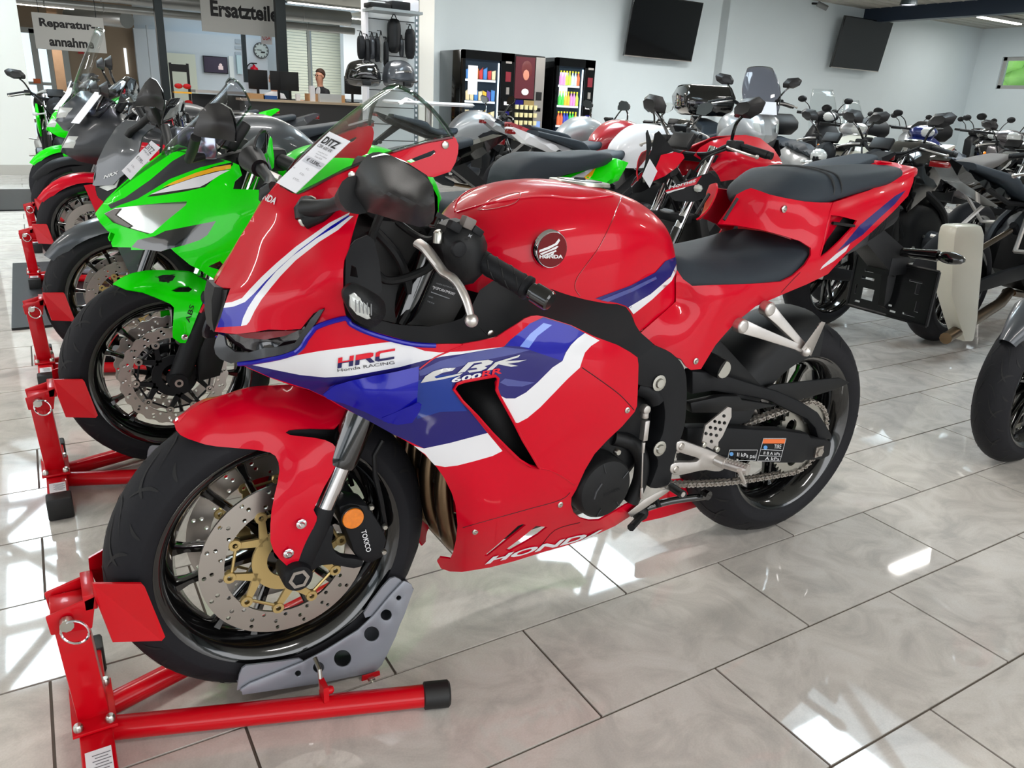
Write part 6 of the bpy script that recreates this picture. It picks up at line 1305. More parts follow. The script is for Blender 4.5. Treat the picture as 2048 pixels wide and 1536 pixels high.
# warning labels on the swing arm
def lab(poly, m, nm='warning_label', lat=.1432): 
    V2, T, _ = tri2d(poly); mb = MB(); mb.add([P(a, b, lat) for a, b in V2], [tuple(reversed(t)) for t in T]); mb.build(nm, m, hero, smooth=False)
lab([(1527, 878), (1571, 878), (1569, 887), (1525, 887)], ORA, lat=.1440); 
def frame_l(x0, y0, x1, y1, sx, m=TXW):
    for a, b in (((x0, y0), (x1, y0)), ((x0 - sx, y1), (x1 - sx, y1)), ((x0, y0), (x0 - sx, y1)), ((x1, y0), (x1 - sx, y1))): mb = MB(); mb.tube([P(*a, .1435), P(*b, .1435)], .0006, 4); mb.build('label_line', m, hero)
frame_l(1527, 877, 1572, 922, 12); frame_l(1459, 900, 1515, 921, 4)
for (x0, y0, x1, y1) in ((1523, 899, 1566, 902), (1519, 911, 1562, 914)): mb = MB(); mb.tube([P(x0, y0, .1435), P(x1, y0 + 2, .1435)], .0006, 4); mb.build('label_line', TXW, hero)
for cx_, cy_, r_ in ((1531, 895, 4), (1463, 908, 4)): lab(circ(cx_, cy_, r_, 14), mat('label_blue', (90, 150, 210), .5), lat=.1438)
for t, bl, br, tl in (('II 8 A kPa', (1527, 909), (1560, 911), (1528, 903)), ('A kPa', (1530, 920), (1558, 921), (1531, 914)), ('II kPa psi', (1474, 915), (1510, 919), (1475, 905)), ('TIRE', (1548, 897), (1562, 897), (1549, 889))): print_on(hf, 'label_print', t, bl, br, tl, .1436, TXW, hero)
# ================================================================ display stands
def make_stand(lab):
    st = empty('wheel_stand', lab, 'motorcycle stand', (HX, HY, 0), 0, 'red front wheel stands of the motorcycle row')
    F_ = hf; Q = F_.p
    mb = MB(); mb.box((-.345, 0, .034), (.052, .36, .05)); mb.build('foot_beam', SRED, st, bevel=.004)
    for s in (-1, 1): mb = MB(); mb.box((-.345, s * .195, .032), (.062, .05, .064)); mb.build('rubber_foot', BLKR, st, bevel=.006)
    mb = MB(); mb.box((-.345, 0, .064), (.07, .13, .006)); mb.build('base_plate', SRED, st, bevel=.001)
    mb = MB(); 
    for a in (-1, 1):
        for b in (-1, 1): bolt(mb, (-.345 + a * .025, b * .052, .067), .008, .012, (0, 0, 1))
    mb.build('plate_bolt', ZINC, st)
    mb = MB(); mb.loft([[(-.345 + a * .025 + o, b * .03, z) for a, b in ((-1, -1), (1, -1), (1, 1), (-1, 1))] for z, o in ((.064, 0), (.295, -.012))]); mb.build('upright', SRED, st, bevel=.003)
    mb = MB()
    for s in (-1, 1): mb.loft([[(-.385, s * .034, .262), (-.385, s * .040, .262), (-.325, s * .040, .255), (-.325, s * .034, .255)], [(-.388, s * .034, .298), (-.388, s * .040, .298), (-.312, s * .040, .318), (-.312, s * .034, .318)]])
    mb.box((-.322, 0, .306), (.02, .08, .03)); mb.build('clamp_bracket', SRED, st, bevel=.002)
    for s in (-1, 1):
        P0 = [Q(188, 1190, .045), Q(186, 1168, .045), Q(284, 1168, .088), Q(290, 1174, .089), Q(331, 1274, .098), Q(324, 1282, .097), Q(226, 1285, .068)]
        P0 = [(x, -s * y, z) for x, y, z in P0]; t = Vector((-.001, -s * .006, 0)); n = len(P0)
        mb = MB(); mb.add(P0 + [Vector(p) + t for p in P0], [tuple(range(n)), tuple(reversed(range(n, 2 * n)))] + [(i, n + i, n + (i + 1) % n, (i + 1) % n) for i in range(n)]); mb.build('wheel_wing', SRED, st, smooth=False)
        mb = MB(); mb.tube([(-.325, s * .03, .032), (.215, s * .215, .026)], .0215, 20); mb.build('side_tube', SRED, st)
        a = Vector((-.325, s * .03, .032)); b = Vector((.215, s * .215, .026)); d = (b - a).normalized(); mb = MB(); mb.tube([b - d * .005, b - d * .003, b + d * .043, b + d * .047], [.0225, .0262, .0262, .022], 20); mb.build('tube_cap', BLKR, st)
    mb = MB(); mb.cyl((-.36, -.05, .285), (-.36, .05, .285), .007, n=10); mb.cyl((-.36, -.06, .285), (-.36, -.045, .285), .011, n=10); mb.build('lock_pin', ZINC, st)
    mb = MB(); c = Vector((-.35, -.062, .272)); mb.tube([c + Vector((.020 * math.cos(k * PI / 9), -.008 * math.cos(k * PI / 9), .022 * math.sin(k * PI / 9))) for k in range(18)], .0022, 6, closed=True); mb.build('pin_ring', CHR, st)
    # rocking wheel cradle
    CR_ = [(485, 1389), (482, 1378), (500, 1366), (560, 1342), (606, 1323), (650, 1300), (716, 1259), (736, 1240), (748, 1229), (780, 1190), (807, 1161), (814, 1163), (823, 1168), (825, 1177), (806, 1230), (791, 1272), (775, 1306), (762, 1330), (755, 1337), (745, 1345), (700, 1353), (640, 1366), (560, 1378)]
    HO = [circ(797, 1195, 5, 12), circ(772, 1229, 11, 18), circ(743, 1267, 15, 20), circ(685, 1316, 17, 22), circ(637, 1334, 11, 18), circ(596, 1346, 6, 12)]
    for s in (-1, 1):
        Pz = F_.xz(CR_, .082); Hz = [F_.xz(h, .082) for h in HO]
        mb = MB(); prism(mb, Pz, s * .082 - .002, s * .082 + .002, Hz); cp = mb.build('cradle_plate', GREYP, st, bevel=.0012)
        for L in ([(474, 1380), (478, 1350), (484, 1336), (492, 1330), (560, 1322), (598, 1316), (606, 1320), (603, 1325), (560, 1342), (500, 1367)], [(730, 1234), (727, 1226), (740, 1205), (765, 1172), (780, 1156), (790, 1153), (800, 1158), (806, 1164), (780, 1193), (748, 1229)]):
            mb = MB(); prism(mb, F_.xz(L, .075), s * .075 - .002, s * .075 + .002); mb.build('cradle_flange', GREYP, cp, smooth=False)
    lo = F_.xz([(482, 1380), (640, 1362), (745, 1343), (762, 1328), (806, 1230), (825, 1177)], .082)
    mb = MB(); n = len(lo); vs = [(x, -.082, z) for x, z in lo] + [(x, .082, z) for x, z in lo]; mb.add(vs, [(i, i + 1, n + i + 1, n + i) for i in range(n - 1)]); mb.build('cradle_floor', GREYP, st, solid=.003, smooth=False)
    q = F_.xz([(741, 1360)], .09)[0]; mb = MB(); mb.cyl((q[0], -.15, q[1]), (q[0], .15, q[1]), .006, n=10); mb.lathe([(0, -.006), (.011, -.006), (.011, .002)], (q[0], -.094, q[1]), 6); mb.build('pivot_bolt', ZINC, st)
    mb = MB()
    for s in (-1, 1): prism(mb, [(q[0] - .022, q[1] - .03), (q[0] + .024, q[1] - .03), (q[0] + .02, q[1] + .016), (q[0] - .018, q[1] + .018)], s * .09 - .002, s * .09 + .002)
    mb.box((q[0] + .002, 0, q[1] - .03), (.055, .33, .005)); mb.build('pivot_bracket', SRED, st, bevel=.001)
    z0 = F_.xz([(637, 1334)], .12)[0]; mb = MB(); mb.tube([(z0[0], -.10, z0[1] + .006), (z0[0], -.128, z0[1]), (z0[0] - .002, -.14, z0[1] - .035)], .0045, 8); mb.build('stop_rod', ZINC, st); mb = MB(); mb.box((z0[0], -.15, .055), (.01, .03, .05)); bolt(mb, (z0[0] + .004, -.15, .06), .008, .014, (1, 0, 0)); mb.build('stop_lug', SRED, st)
    mb = MB(); mb.box((-.345, -.135, .0595), (.04, .06, .001)); mb.build('sticker', PAPER, st, smooth=False)
    mb = MB()
    for k in range(6): mb.box((-.345 + .004, -.118 - .007 * k, .0602), (.02 if k % 2 else .028, .0016, .0006))
    mb.build('sticker_print', INKG, st, smooth=False)
    return st
def copy_tree(o, parent=None, skip=()):
    c = o.copy(); COL.objects.link(c); c.parent = parent
    for ch in o.children:
        if ch.name.split('.')[0] not in skip: copy_tree(ch, c, skip)
    return c
stand0 = make_stand('red wheel stand with grey cradle holding the red and blue motorcycle in the foreground')
for dx, dy, lab in ((-.02, 1.09, 'red wheel stand under the bright green motorcycle'), (-.02, 2.17, 'red wheel stand under the dark grey faired motorcycle, third in the row'), (-.03, 3.93, 'red wheel stand at the wheel with the red rim stripe'), (.0, 5.08, 'red wheel stand under the grey touring motorcycle'), (.08, 6.25, 'farthest red wheel stand seen beside the left aisle')):
    o = copy_tree(stand0); o.location = (HX + dx, HY + dy, 0); o['label'] = lab

# ================================================================ generic motorcycle
def H(*a): return a
def moto(name, lab, loc, rz, body=RED, accent=None, seatm=SEAT, style='naked', fender=None, rim=BLKP, stripe=None, detail=0, bars=.95, zs=None, screen=None, topcase=False, silencer=BLK2, tankm=None, tailm=None, lowf=None, fork=BLKP, mirror=True, round_m=False, wave=0, engine=BLK, group=None, carrier=STEEL, tag_card=False, light=LENS, seat_h=0.):
    e = empty(name, lab, 'motorcycle', (loc[0], loc[1], 0), rz, group); tankm = tankm or body; tailm = tailm or body; accent = accent or BLK2; fender = fender or accent; rb = 1.41
    wheel(e, (0, 0, .30), R=.299, w=.122, rimw=.048, discs=(-.062, .062), stripe=stripe, detail=detail, wave=wave, rim=rim, carrier=carrier)
    wheel(e, (rb, 0, .315), R=.314, w=.17, rimw=.068, spokes=5, discs=(.06,), dr=.11, di=.08, carrier=STEEL, rear=True, rim=rim, stripe=stripe, detail=0, car_r=.074)
    fx = lambda z: .01 + .44 * (z - .30)
    for s in (-1, 1):
        mb = MB(); mb.cyl((fx(.30), s * .1, .30), (fx(.62), s * .1, .62), .026, n=14); mb.build('fork_leg', BLKP if fork == BLKP else BLK2, e)
        mb = MB(); mb.cyl((fx(.58), s * .1, .58), (fx(.98), s * .1, .98), .0225 if fork != GOLD else .027, n=14); mb.build('fork_tube', CHR if fork == BLKP else fork, e)
        mb = MB(); pillow2(mb, [(.05, .30), (.10, .30), (.13, .37), (.09, .43), (.05, .40)], .03, .02, .02, .015, y0=s * .085); mb.build('brake_caliper', BLK2, e)
    for z in (.66, .93): mb = MB(); mb.box((fx(z) + .01, 0, z), (.07, .24, .035)); mb.build('fork_yoke', BLK2, e, bevel=.006)
    # fender
    secs = []
    for k in range(11):
        a = math.radians(146 - k * 10.6); ring = []
        for j in range(-4, 5):
            t = j / 4; r_ = .325 - .05 * abs(t) ** 2.5; wv = .07 * math.sin(t * PI / 2) * (.35 + .65 * min(1, k / 3)); ring.append((r_ * math.cos(a), wv, .30 + r_ * math.sin(a)))
        secs.append(ring)
    mb = MB(); mb.loft(secs, caps=False, closed=False)
    for s in (-1, 1): mb.loft([[(-.03, s * .068, .56), (.12, s * .07, .58), (.12, s * .074, .58), (-.03, s * .072, .56)], [(.02, s * .118, .38), (.07, s * .118, .40), (.07, s * .122, .40), (.02, s * .122, .38)]])
    mb.build('front_fender', fender, e, solid=.003, split=50)
    # engine, frame, exhaust, swing arm
    mb = MB(); pillow2(mb, [(.38, .34), (.36, .56), (.46, .68), (.66, .70), (.84, .56), (.86, .36), (.70, .24), (.46, .24)], .17, .07, .04, .07); mb.build('engine', engine, e)
    mb = MB(); mb.lathe([(0, -.235), (.05, -.232), (.07, -.22), (.075, -.16)], (.66, 0, .40), 20); mb.lathe([(0, .235), (.055, .232), (.075, .22), (.08, .16)], (.66, 0, .40), 20); mb.build('engine_cover', DGRY, e)
    mb = MB()
    for k in range(5):
        for s in (-1, 1): mb.cyl((.40 + k * .09, s * .172, .30 + .07 * (k % 3)), (.40 + k * .09, s * .182, .30 + .07 * (k % 3)), .009, n=8)
    mb.build('engine_bolt', ZINC, e)
    mb = MB()
    for s in (-1, 1): mb.tube(spl([(.22, s * .05, .86), (.42, s * .15, .76), (.70, s * .17, .62), (.86, s * .14, .48), (.88, s * .12, .34)], 4), .024, 8); mb.tube(spl([(.26, s * .06, .74), (.38, s * .12, .50), (.52, s * .12, .30)], 4), .016, 8)
    mb.build('frame', accent if style == 'naked' else BLK2, e)
    mb = MB(); mb.box((.30, 0, .54), (.05, .3, .28), Matrix.Rotation(-.35, 3, 'Y')); mb.build('radiator', DEEP, e, bevel=.01)
    mb = MB()
    for y in (-.07, 0, .07): mb.tube(spl([(.40, y, .48), (.33, y, .40), (.36, y, .26), (.55, y * .5, .20), (.85, y * .3 + .05, .24)], 4), .019, 8)
    mb.build('exhaust_header', BRZ, e)
    mb = MB(); mb.tube([(.85, .06, .24), (1.0, .14, .28), (1.08, .16, .33), (1.42, .17, .47), (1.46, .17, .485)], [.03, .045, .055, .06, .03], 14); mb.build('silencer', silencer, e)
    mb = MB()
    for s in (-1, 1): mb.loft([[(.84, s * .1, .42), (.84, s * .13, .42), (.84, s * .13, .34), (.84, s * .1, .34)], [(1.15, s * .115, .40), (1.15, s * .145, .40), (1.15, s * .145, .32), (1.15, s * .115, .32)], [(rb + .05, s * .115, .345), (rb + .05, s * .14, .345), (rb + .05, s * .14, .285), (rb + .05, s * .115, .285)]])
    mb.build('swing_arm', BLK2, e, bevel=.006)
    mb = MB()
    for s in (-1, 1): mb.tube([(.92, s * .14, .47), (1.0, s * .19, .40), (.93, s * .2, .36)], .011, 6); mb.cyl((.96, s * .2, .38), (1.0, s * .29, .37), .012, n=8); mb.tube([(1.02, s * .12, .72), (1.2, s * .19, .52)], .012, 6); mb.cyl((1.2, s * .19, .52), (1.22, s * .27, .53), .011, n=8)
    mb.build('footpeg_bracket', ALU, e)
    mb = MB(); mb.tube([(.62 + .0, -.03, .46), (.9, .0, .62)], .02, 8); mb.build('rear_shock', BLK2, e)
    sh = seat_h
    # tank / seat / tail
    if style != 'scooter':
        T0 = [(.26, [(0, .86), (.04, .858), (.07, .84), (.09, .81), (.09, .78)]), (.33, [(0, .955), (.07, .95), (.12, .915), (.15, .86), (.14, .76)]), (.45, [(0, 1.02), (.09, 1.01), (.16, .965), (.19, .88), (.165, .75)]), (.60, [(0, 1.03), (.095, 1.02), (.165, .97), (.185, .88), (.155, .73)]), (.72, [(0, .985), (.08, .975), (.13, .93), (.145, .85), (.12, .72)]), (.82, [(0, .90), (.06, .895), (.09, .87), (.1, .80), (.09, .72)]), (.86, [(0, .84), (.04, .838), (.06, .82), (.07, .78), (.07, .73)])]
        mb = MB(); hull(mb, [(x, [(a, z + sh) for a, z in p]) for x, p in T0], 4, 4); mb.build('fuel_tank', tankm, e, split=60)
        mb = MB(); mb.lathe([(0, .004), (.05, .004), (.055, -.002)], (.52, 0, 1.03 + sh), 20, 'z'); mb.build('filler_cap', ZINC, e)
        S0 = [(.80, [(0, .86), (.06, .855), (.08, .84), (.085, .82), (.08, .80)]), (.88, [(0, .835), (.1, .83), (.14, .81), (.15, .785), (.13, .77)]), (1.02, [(0, .82), (.12, .815), (.155, .795), (.16, .77), (.14, .76)]), (1.14, [(0, .85), (.11, .845), (.14, .825), (.14, .80), (.12, .79)]), (1.20, [(0, .90), (.1, .895), (.12, .87), (.12, .84), (.1, .82)]), (1.38, [(0, .93), (.1, .925), (.115, .905), (.115, .885), (.1, .88)]), (1.56, [(0, .96), (.06, .958), (.08, .945), (.08, .93), (.07, .925)])]
        mb = MB(); hull(mb, [(x, [(a, z + sh) for a, z in p]) for x, p in S0], 4, 3); mb.build('seat', seatm, e, split=50)
        L0 = [(.92, .70), (.95, .775), (1.1, .78), (1.2, .83), (1.4, .88), (1.6, .935), (1.74, .975), (1.76, .965), (1.62, .87), (1.4, .80), (1.15, .72)]
        mb = MB(); pillow2(mb, [(x, z + sh) for x, z in L0], .115, .05, .04, .05); mb.build('tail_cowl', tailm, e)
        mb = MB(); mb.box((1.74, 0, .945 + sh), (.03, .1, .03)); mb.build('tail_light', mat('tail_light_red', (120, 6, 12), .15, 0, 1), e, bevel=.004)
        mb = MB(); mb.loft([[(1.50, -.03, .87), (1.50, .03, .87), (1.45, .03, .83), (1.45, -.03, .83)], [(1.78, -.03, .66), (1.78, .03, .66), (1.74, .03, .64), (1.74, -.03, .64)]]); mb.box((1.79, 0, .60), (.012, .22, .17)); 
        for s in (-1, 1): mb.sphere((1.74, s * .13, .68), .03, 8, (.7, 1.5, .7))
        mb.build('plate_holder', BLK, e)
        mb = MB()
        for s in (-1, 1): mb.tube([(.9, s * .09, .74), (1.2, s * .09, .76), (1.5, s * .06, .87)], .013, 6)
        mb.build('rear_subframe', BLK2, e)
    # bars
    bw = .36; bz = bars + sh * .4
    mb = MB(); mb.tube(spl([(.36, -bw, bz + .02), (.31, -.22, bz + .05), (.27, -.1, bz), (.27, .1, bz), (.31, .22, bz + .05), (.36, bw, bz + .02)], 5), .011, 8); mb.build('handlebar', BLK2, e)
    for s in (-1, 1):
        mb = MB(); mb.tube([(.335, s * .26, bz + .04), (.365, s * (bw + .01), bz + .018)], .018, 10); mb.cyl((.365, s * (bw + .012), bz + .018), (.37, s * (bw + .03), bz + .015), .016, n=10); mb.build('grip', BLK, e)
        mb = MB(); mb.box((.31, s * .225, bz + .045), (.06, .06, .05)); mb.build('switch_housing', BLK, e, bevel=.01)
        mb = MB(); mb.tube(spl([(.28, s * .21, bz + .04), (.25, s * .26, bz + .035), (.27, s * .36, bz + .015), (.285, s * .38, bz + .01)], 4), .006, 6); mb.sphere((.286, s * .382, bz + .01), .01, 8); mb.build('hand_lever', ALU, e)
        mb = MB(); mb.tube(spl([(.29, s * .2, bz + .03), (.22, s * .14, bz - .02), (.2, s * .08, bz - .14), (.26, s * .04, bz - .28)], 5), .006, 6); mb.build('control_cable', BLK, e)
        if mirror:
            if round_m: mb = MB(); mb.tube(spl([(.31, s * .2, bz + .05), (.29, s * .23, bz + .14), (.28, s * .29, bz + .19)], 4), .005, 6); mb.lathe([(0, -.012), (.04, -.01), (.05, 0), (.048, .008)], (.28, s * .32, bz + .22), 20, 'x'); mb.build('mirror', BLK, e); mb = MB(); mb.lathe([(0, .008), (.046, .008)], (.28, s * .32, bz + .22), 20, 'x'); mb.build('mirror_glass', MIRG, e)
            else:
                my = .30 if style != 'full' else .33; mz = bz + .20 if style != 'full' else 1.08; mx = .27 if style != 'full' else .12
                mb = MB(); mb.tube(spl([(.31, s * .2, bz + .05), (.28, s * .24, bz + .13), (mx, s * (my - .02), mz - .03)] if style != 'full' else [(.08, s * .12, .97), (.09, s * .2, 1.0), (mx, s * (my - .06), mz - .02)], 4), .0075, 8); mb.build('mirror_stay', BLKP, e)
                mb = MB(); O = [(my - .075, mz - .035), (my - .08, mz + .0), (my - .045, mz + .04), (my + .05, mz + .052), (my + .09, mz + .03), (my + .075, mz - .01), (my + .02, mz - .038)]
                n = len(O); front = [(mx - .03, s * y, z) for y, z in [((a - my) * .45 + my, (b - mz) * .45 + mz) for a, b in O]]; back = [(mx + .01, s * y, z) for y, z in O]
                mb.add(front + back, [tuple(range(n))] + [(i, (i + 1) % n, n + (i + 1) % n, n + i) for i in range(n)]); mb.build('mirror', MIR, e, bevel=.006)
                mb = MB(); mb.add([(mx + .012, s * y, z) for y, z in O], [tuple(range(n))]); mb.build('mirror_glass', MIRG, e)
    if style == 'naked':
        mb = MB(); pillow2(mb, [(.06, .80), (.05, .86), (.10, .95), (.20, .98), (.22, .84), (.16, .78)], .095, .05, .03, .02); mb.build('headlight_cowl', body if accent != BLK2 else BLK2, e)
        mb = MB(); mb.sphere((.085, 0, .865), .07, 14, (.5, 1.05, .8)); mb.build('headlight_lens', light, e)
        for s in (-1, 1): mb = MB(); pillow2(mb, [(.20, .78), (.26, .90), (.40, .90), (.60, .76), (.44, .66), (.34, .60)], .02, .03, .04, .008, y0=s * .17); mb.build('radiator_shroud', lowf or body, e)
        for s in (-1, 1): mb = MB(); mb.tube([(.17, s * .1, .82), (.16, s * .17, .81)], .008, 6); mb.sphere((.155, s * .19, .81), .026, 8, (.7, 1, .7)); mb.build('turn_signal', LENS, e)
        mb = MB(); mb.box((.2, 0, 1.0), (.03, .14, .08), Matrix.Rotation(.6, 3, 'Y')); mb.build('instrument_panel', BLK, e, bevel=.008)
    if style in ('full', 'adventure'):
        adv = style == 'adventure'
        N0 = [(-.12 if not adv else -.06, .74), (-.06, .86), (.04, .97), (.16, 1.0), (.26, .93), (.44, .90), (.62, .74), (.74, .62), (.72, .46), (.56, .30), (.40, .24), (.32, .34), (.26, .55), (.10, .66), (-.04, .69)]
        if adv: N0 = [(-.08, .86), (-.02, .96), (.10, 1.06), (.20, 1.06), (.28, .98), (.46, .93), (.58, .80), (.50, .62), (.36, .52), (.28, .66), (.10, .76), (-.04, .80)]
        def wf(x, z): return min(1, max(.28, .3 + .75 * ((x + .13) / .45)))
        mb = MB(); pillow2(mb, N0, .235 if not adv else .24, .09, .035, .03, wfun=wf); mb.build('fairing', body, e)
        LP_ = [(-.10, .765), (-.06, .83), (.05, .83), (.12, .80), (.02, .765)] if not adv else [(-.06, .88), (-.03, .95), (.06, .95), (.08, .90)]
        for s in (-1, 1):
            mb = MB(); q = MB(); pillow2(q, LP_, .012, .03, .02, .004, y0=0); mb.v = [(x - .012, s * (.055 + .33 * max(0, x + .1)) + y * 1.0, z) for x, y, z in q.v]; mb.f = q.f; mb.m = q.m; mb.build('headlight_lens', light, e)
        if lowf:
            for s in (-1, 1): mb = MB(); pillow2(mb, [(.12, .70), (.22, .82), (.42, .80), (.60, .66), (.40, .58), (.26, .60)], .016, .05, .04, .004, y0=s * .228); mb.build('fairing_insert', lowf, e)
        zs = zs or (1.16 if not adv else 1.36); secs = []
        for t in np.linspace(0, 1, 8):
            cx_ = (.02 if not adv else .04) + (.24 if not adv else .2) * t; cz_ = (.96 if not adv else 1.04) + (zs - (.96 if not adv else 1.04)) * t ** .9; w = .1 + .07 * math.sin(PI * min(1, t * .8 + .15)); dr = .07 * (1 - .3 * t)
            secs.append([(cx_ + dr * (1 - math.cos(k / 6 * PI / 2)), w * math.sin(k / 6 * PI / 2), cz_ - dr * .4 * (1 - math.cos(k / 6 * PI / 2))) for k in range(-6, 7)])
        mb = MB(); mb.loft(secs, caps=False, closed=False); mb.build('windscreen', screen or SMOKE, e, solid=.003, split=0)
        mb = MB(); mb.tube(secs[-1], .003, 6); mb.build('windscreen_edge', glass('screen_edge', (190, 205, 200), .75, 1.5), e)
        mb = MB(); mb.box((.22, 0, 1.0), (.03, .18, .08), Matrix.Rotation(.6, 3, 'Y')); mb.build('instrument_panel', BLK, e, bevel=.008)
    if topcase:
        mb = MB(); mb.loft([[(1.35, -.18, .98), (1.35, .18, .98), (1.78, .18, .98), (1.78, -.18, .98)], [(1.33, -.24, 1.04), (1.33, .24, 1.04), (1.82, .24, 1.04), (1.82, -.24, 1.04)], [(1.34, -.26, 1.16), (1.34, .26, 1.16), (1.84, .26, 1.16), (1.84, -.26, 1.16)], [(1.40, -.22, 1.27), (1.40, .22, 1.27), (1.78, .22, 1.27), (1.78, -.22, 1.27)]]); mb.build('top_case', BLKP, e, bevel=.03)
        for s in (-1, 1): mb = MB(); pillow2(mb, [(1.1, .50), (1.12, .82), (1.6, .86), (1.66, .55)], .09, .06, .05, .03, y0=s * .27); mb.build('side_case', BLK, e)
    if tag_card:
        mb = MB(); o = Vector((-.05, -.04, .90)) if style == 'full' else Vector((.02, -.1, .92)); u = Vector((.05, -.12, 0)) * .7; v = Vector((.14, .0, .17)); 
        if style == 'adventure': o = Vector((.0, -.08, 1.02)); u = Vector((0, .16, 0)); v = Vector((.05, 0, .1))
        mb.add([o, o + u, o + u + v, o + v], [(0, 1, 2, 3)]); mb.build('price_card', PAPER, e, smooth=False, solid=.002)
    return e
def scooter(lab, loc, rz, body, screen=None, topcase=False, big=False, group=None):
    e = empty('scooter', lab, 'scooter', (loc[0], loc[1], 0), rz, group); k = 1.12 if big else 1
    wheel(e, (0, 0, .25), R=.25, rb=.18, w=.10, rimw=.035, discs=(-.05,), dr=.11, di=.08, spokes=6, detail=0, tread=False, car_r=.07)
    wheel(e, (1.3, 0, .25), R=.25, rb=.18, w=.12, rimw=.045, discs=(.05,), dr=.11, di=.08, spokes=5, detail=0, tread=False, rear=True, car_r=.07)
    for s in (-1, 1): mb = MB(); mb.cyl((0, s * .07, .25), (.12, s * .07, .6), .02, n=10); mb.build('fork_leg', SILV, e)
    mb = MB(); secs = []
    for j in range(8):
        a = math.radians(165 - j * 16); secs.append([(.285 * math.cos(a), t * .07, .25 + (.285 - .05 * abs(t) ** 2) * math.sin(a)) for t in (-1, -.5, 0, .5, 1)])
    mb.loft(secs, caps=False, closed=False); mb.build('front_fender', body, e, solid=.004)
    mb = MB(); mb.loft([[(.06, -.10, .48), (.06, .10, .48), (.16, .12, .44), (.16, -.12, .44)], [(-.04, -.17, .72), (-.04, .17, .72), (.16, .24, .70), (.16, -.24, .70)], [(.04, -.19 * k, .92), (.04, .19 * k, .92), (.2, .22 * k, .92), (.2, -.22 * k, .92)], [(.14, -.1, 1.02 * k), (.14, .1, 1.02 * k), (.24, .1, 1.0 * k), (.24, -.1, 1.0 * k)]]); mb.build('front_shield', body, e, bevel=.03)
    for s in (-1, 1): mb = MB(); mb.sphere((-.0, s * .12, .76), .05, 10, (.5, .8, 1.2)); mb.build('turn_signal', AMB if s > 0 else LENS, e)
    hz = 1.04 * k
    mb = MB(); mb.sphere((.16, 0, hz), .13, 16, (.9, 1.35, .62)); mb.build('headlight_cowl', body, e); mb = MB(); mb.sphere((.09, 0, hz), .08, 14, (.8, 1.3, .75)); mb.build('headlight_lens', LENS, e)
    mb = MB(); mb.tube(spl([(.32, -.33, hz + .04), (.24, -.15, hz + .03), (.22, 0, hz + .01), (.24, .15, hz + .03), (.32, .33, hz + .04)], 4), .014, 8); mb.build('handlebar', BLK, e)
    for s in (-1, 1):
        mb = MB(); mb.cyl((.28, s * .23, hz + .036), (.33, s * .34, hz + .042), .019, n=10); mb.build('grip', BLK, e)
        mb = MB(); mb.tube(spl([(.25, s * .18, hz + .04), (.24, s * .23, hz + .13), (.25, s * .29, hz + .18)], 4), .006, 6); mb.sphere((.25, s * .33, hz + .21), .06, 12, (.3, 1.1, .7)); mb.build('mirror', BLK, e)
    mb = MB(); pillow2(mb, [(.20, .26), (.22, .42), (.5, .32), (.62, .42), (.70, .62), (1.5, .78), (1.6, .74), (1.5, .48), (1.2, .36), (.8, .26)], .2, .09, .05, .06); mb.build('body_shell', body, e)
    mb = MB(); pillow2(mb, [(.62, .64), (.66, .74), (1.0, .76), (1.1, .82), (1.5, .86), (1.58, .80), (1.45, .74), (1.0, .68)], .16, .05, .04, .04); mb.build('seat', SEAT, e)
    mb = MB(); mb.cyl((1.15, .17, .28), (1.52, .19, .42), .05, .06, 12); mb.build('silencer', ALU, e)
    mb = MB(); mb.box((1.0, 0, .26), (.5, .22, .16)); mb.build('engine', BLK, e, bevel=.02)
    if screen:
        secs = []
        for t in np.linspace(0, 1, 7): secs.append([(.10 + .22 * t + .06 * (1 - math.cos(a * PI / 12)), (.2 + .03 * math.sin(PI * t) - .06 * t) * math.sin(a * PI / 12), .95 + (.5 * k) * t) for a in range(-6, 7)])
        mb = MB(); mb.loft(secs, caps=False, closed=False); mb.build('windscreen', screen, e, solid=.003, split=0)
    if topcase: mb = MB(); mb.loft([[(1.4, -.16, .88), (1.4, .16, .88), (1.8, .16, .88), (1.8, -.16, .88)], [(1.36, -.24, .98), (1.36, .24, .98), (1.85, .24, .98), (1.85, -.24, .98)], [(1.38, -.24, 1.08), (1.38, .24, 1.08), (1.82, .24, 1.08), (1.82, -.24, 1.08)], [(1.45, -.16, 1.18), (1.45, .16, 1.18), (1.75, .16, 1.18), (1.75, -.16, 1.18)]]); mb.build('top_case', BLK, e, bevel=.03)
    mb = MB(); mb.box((-.045, 0, .86), (.004, .16, .1)); mb.build('price_card', PAPER, e, smooth=False)
    return e
CY = mat('cream_white_paint', (212, 208, 192), .4, 0, .8)
# left row beyond the two bikes in front
moto('motorcycle', 'matt grey faired touring motorcycle with a tall clear screen, in the left row', (.27, 6.4), 0, GREY, style='adventure', rim=BLKP, stripe=GREEN, detail=0, screen=SCREEN, tag_card=True, zs=1.47, bars=1.04)
moto('motorcycle', 'green sports motorcycle with blue and white stripes far down the left row', (.27, 7.56), 0, GREEN, style='full', stripe=GREEN, lowf=BLK2, fender=GREEN, screen=SMOKE, tag_card=True)
moto('motorcycle', 'black naked motorcycle with silver silencer at the far end by the column', (.30, 8.75), PI / 2, BLKP, style='naked', lowf=GREEN, silencer=ALU, light=BLK2)
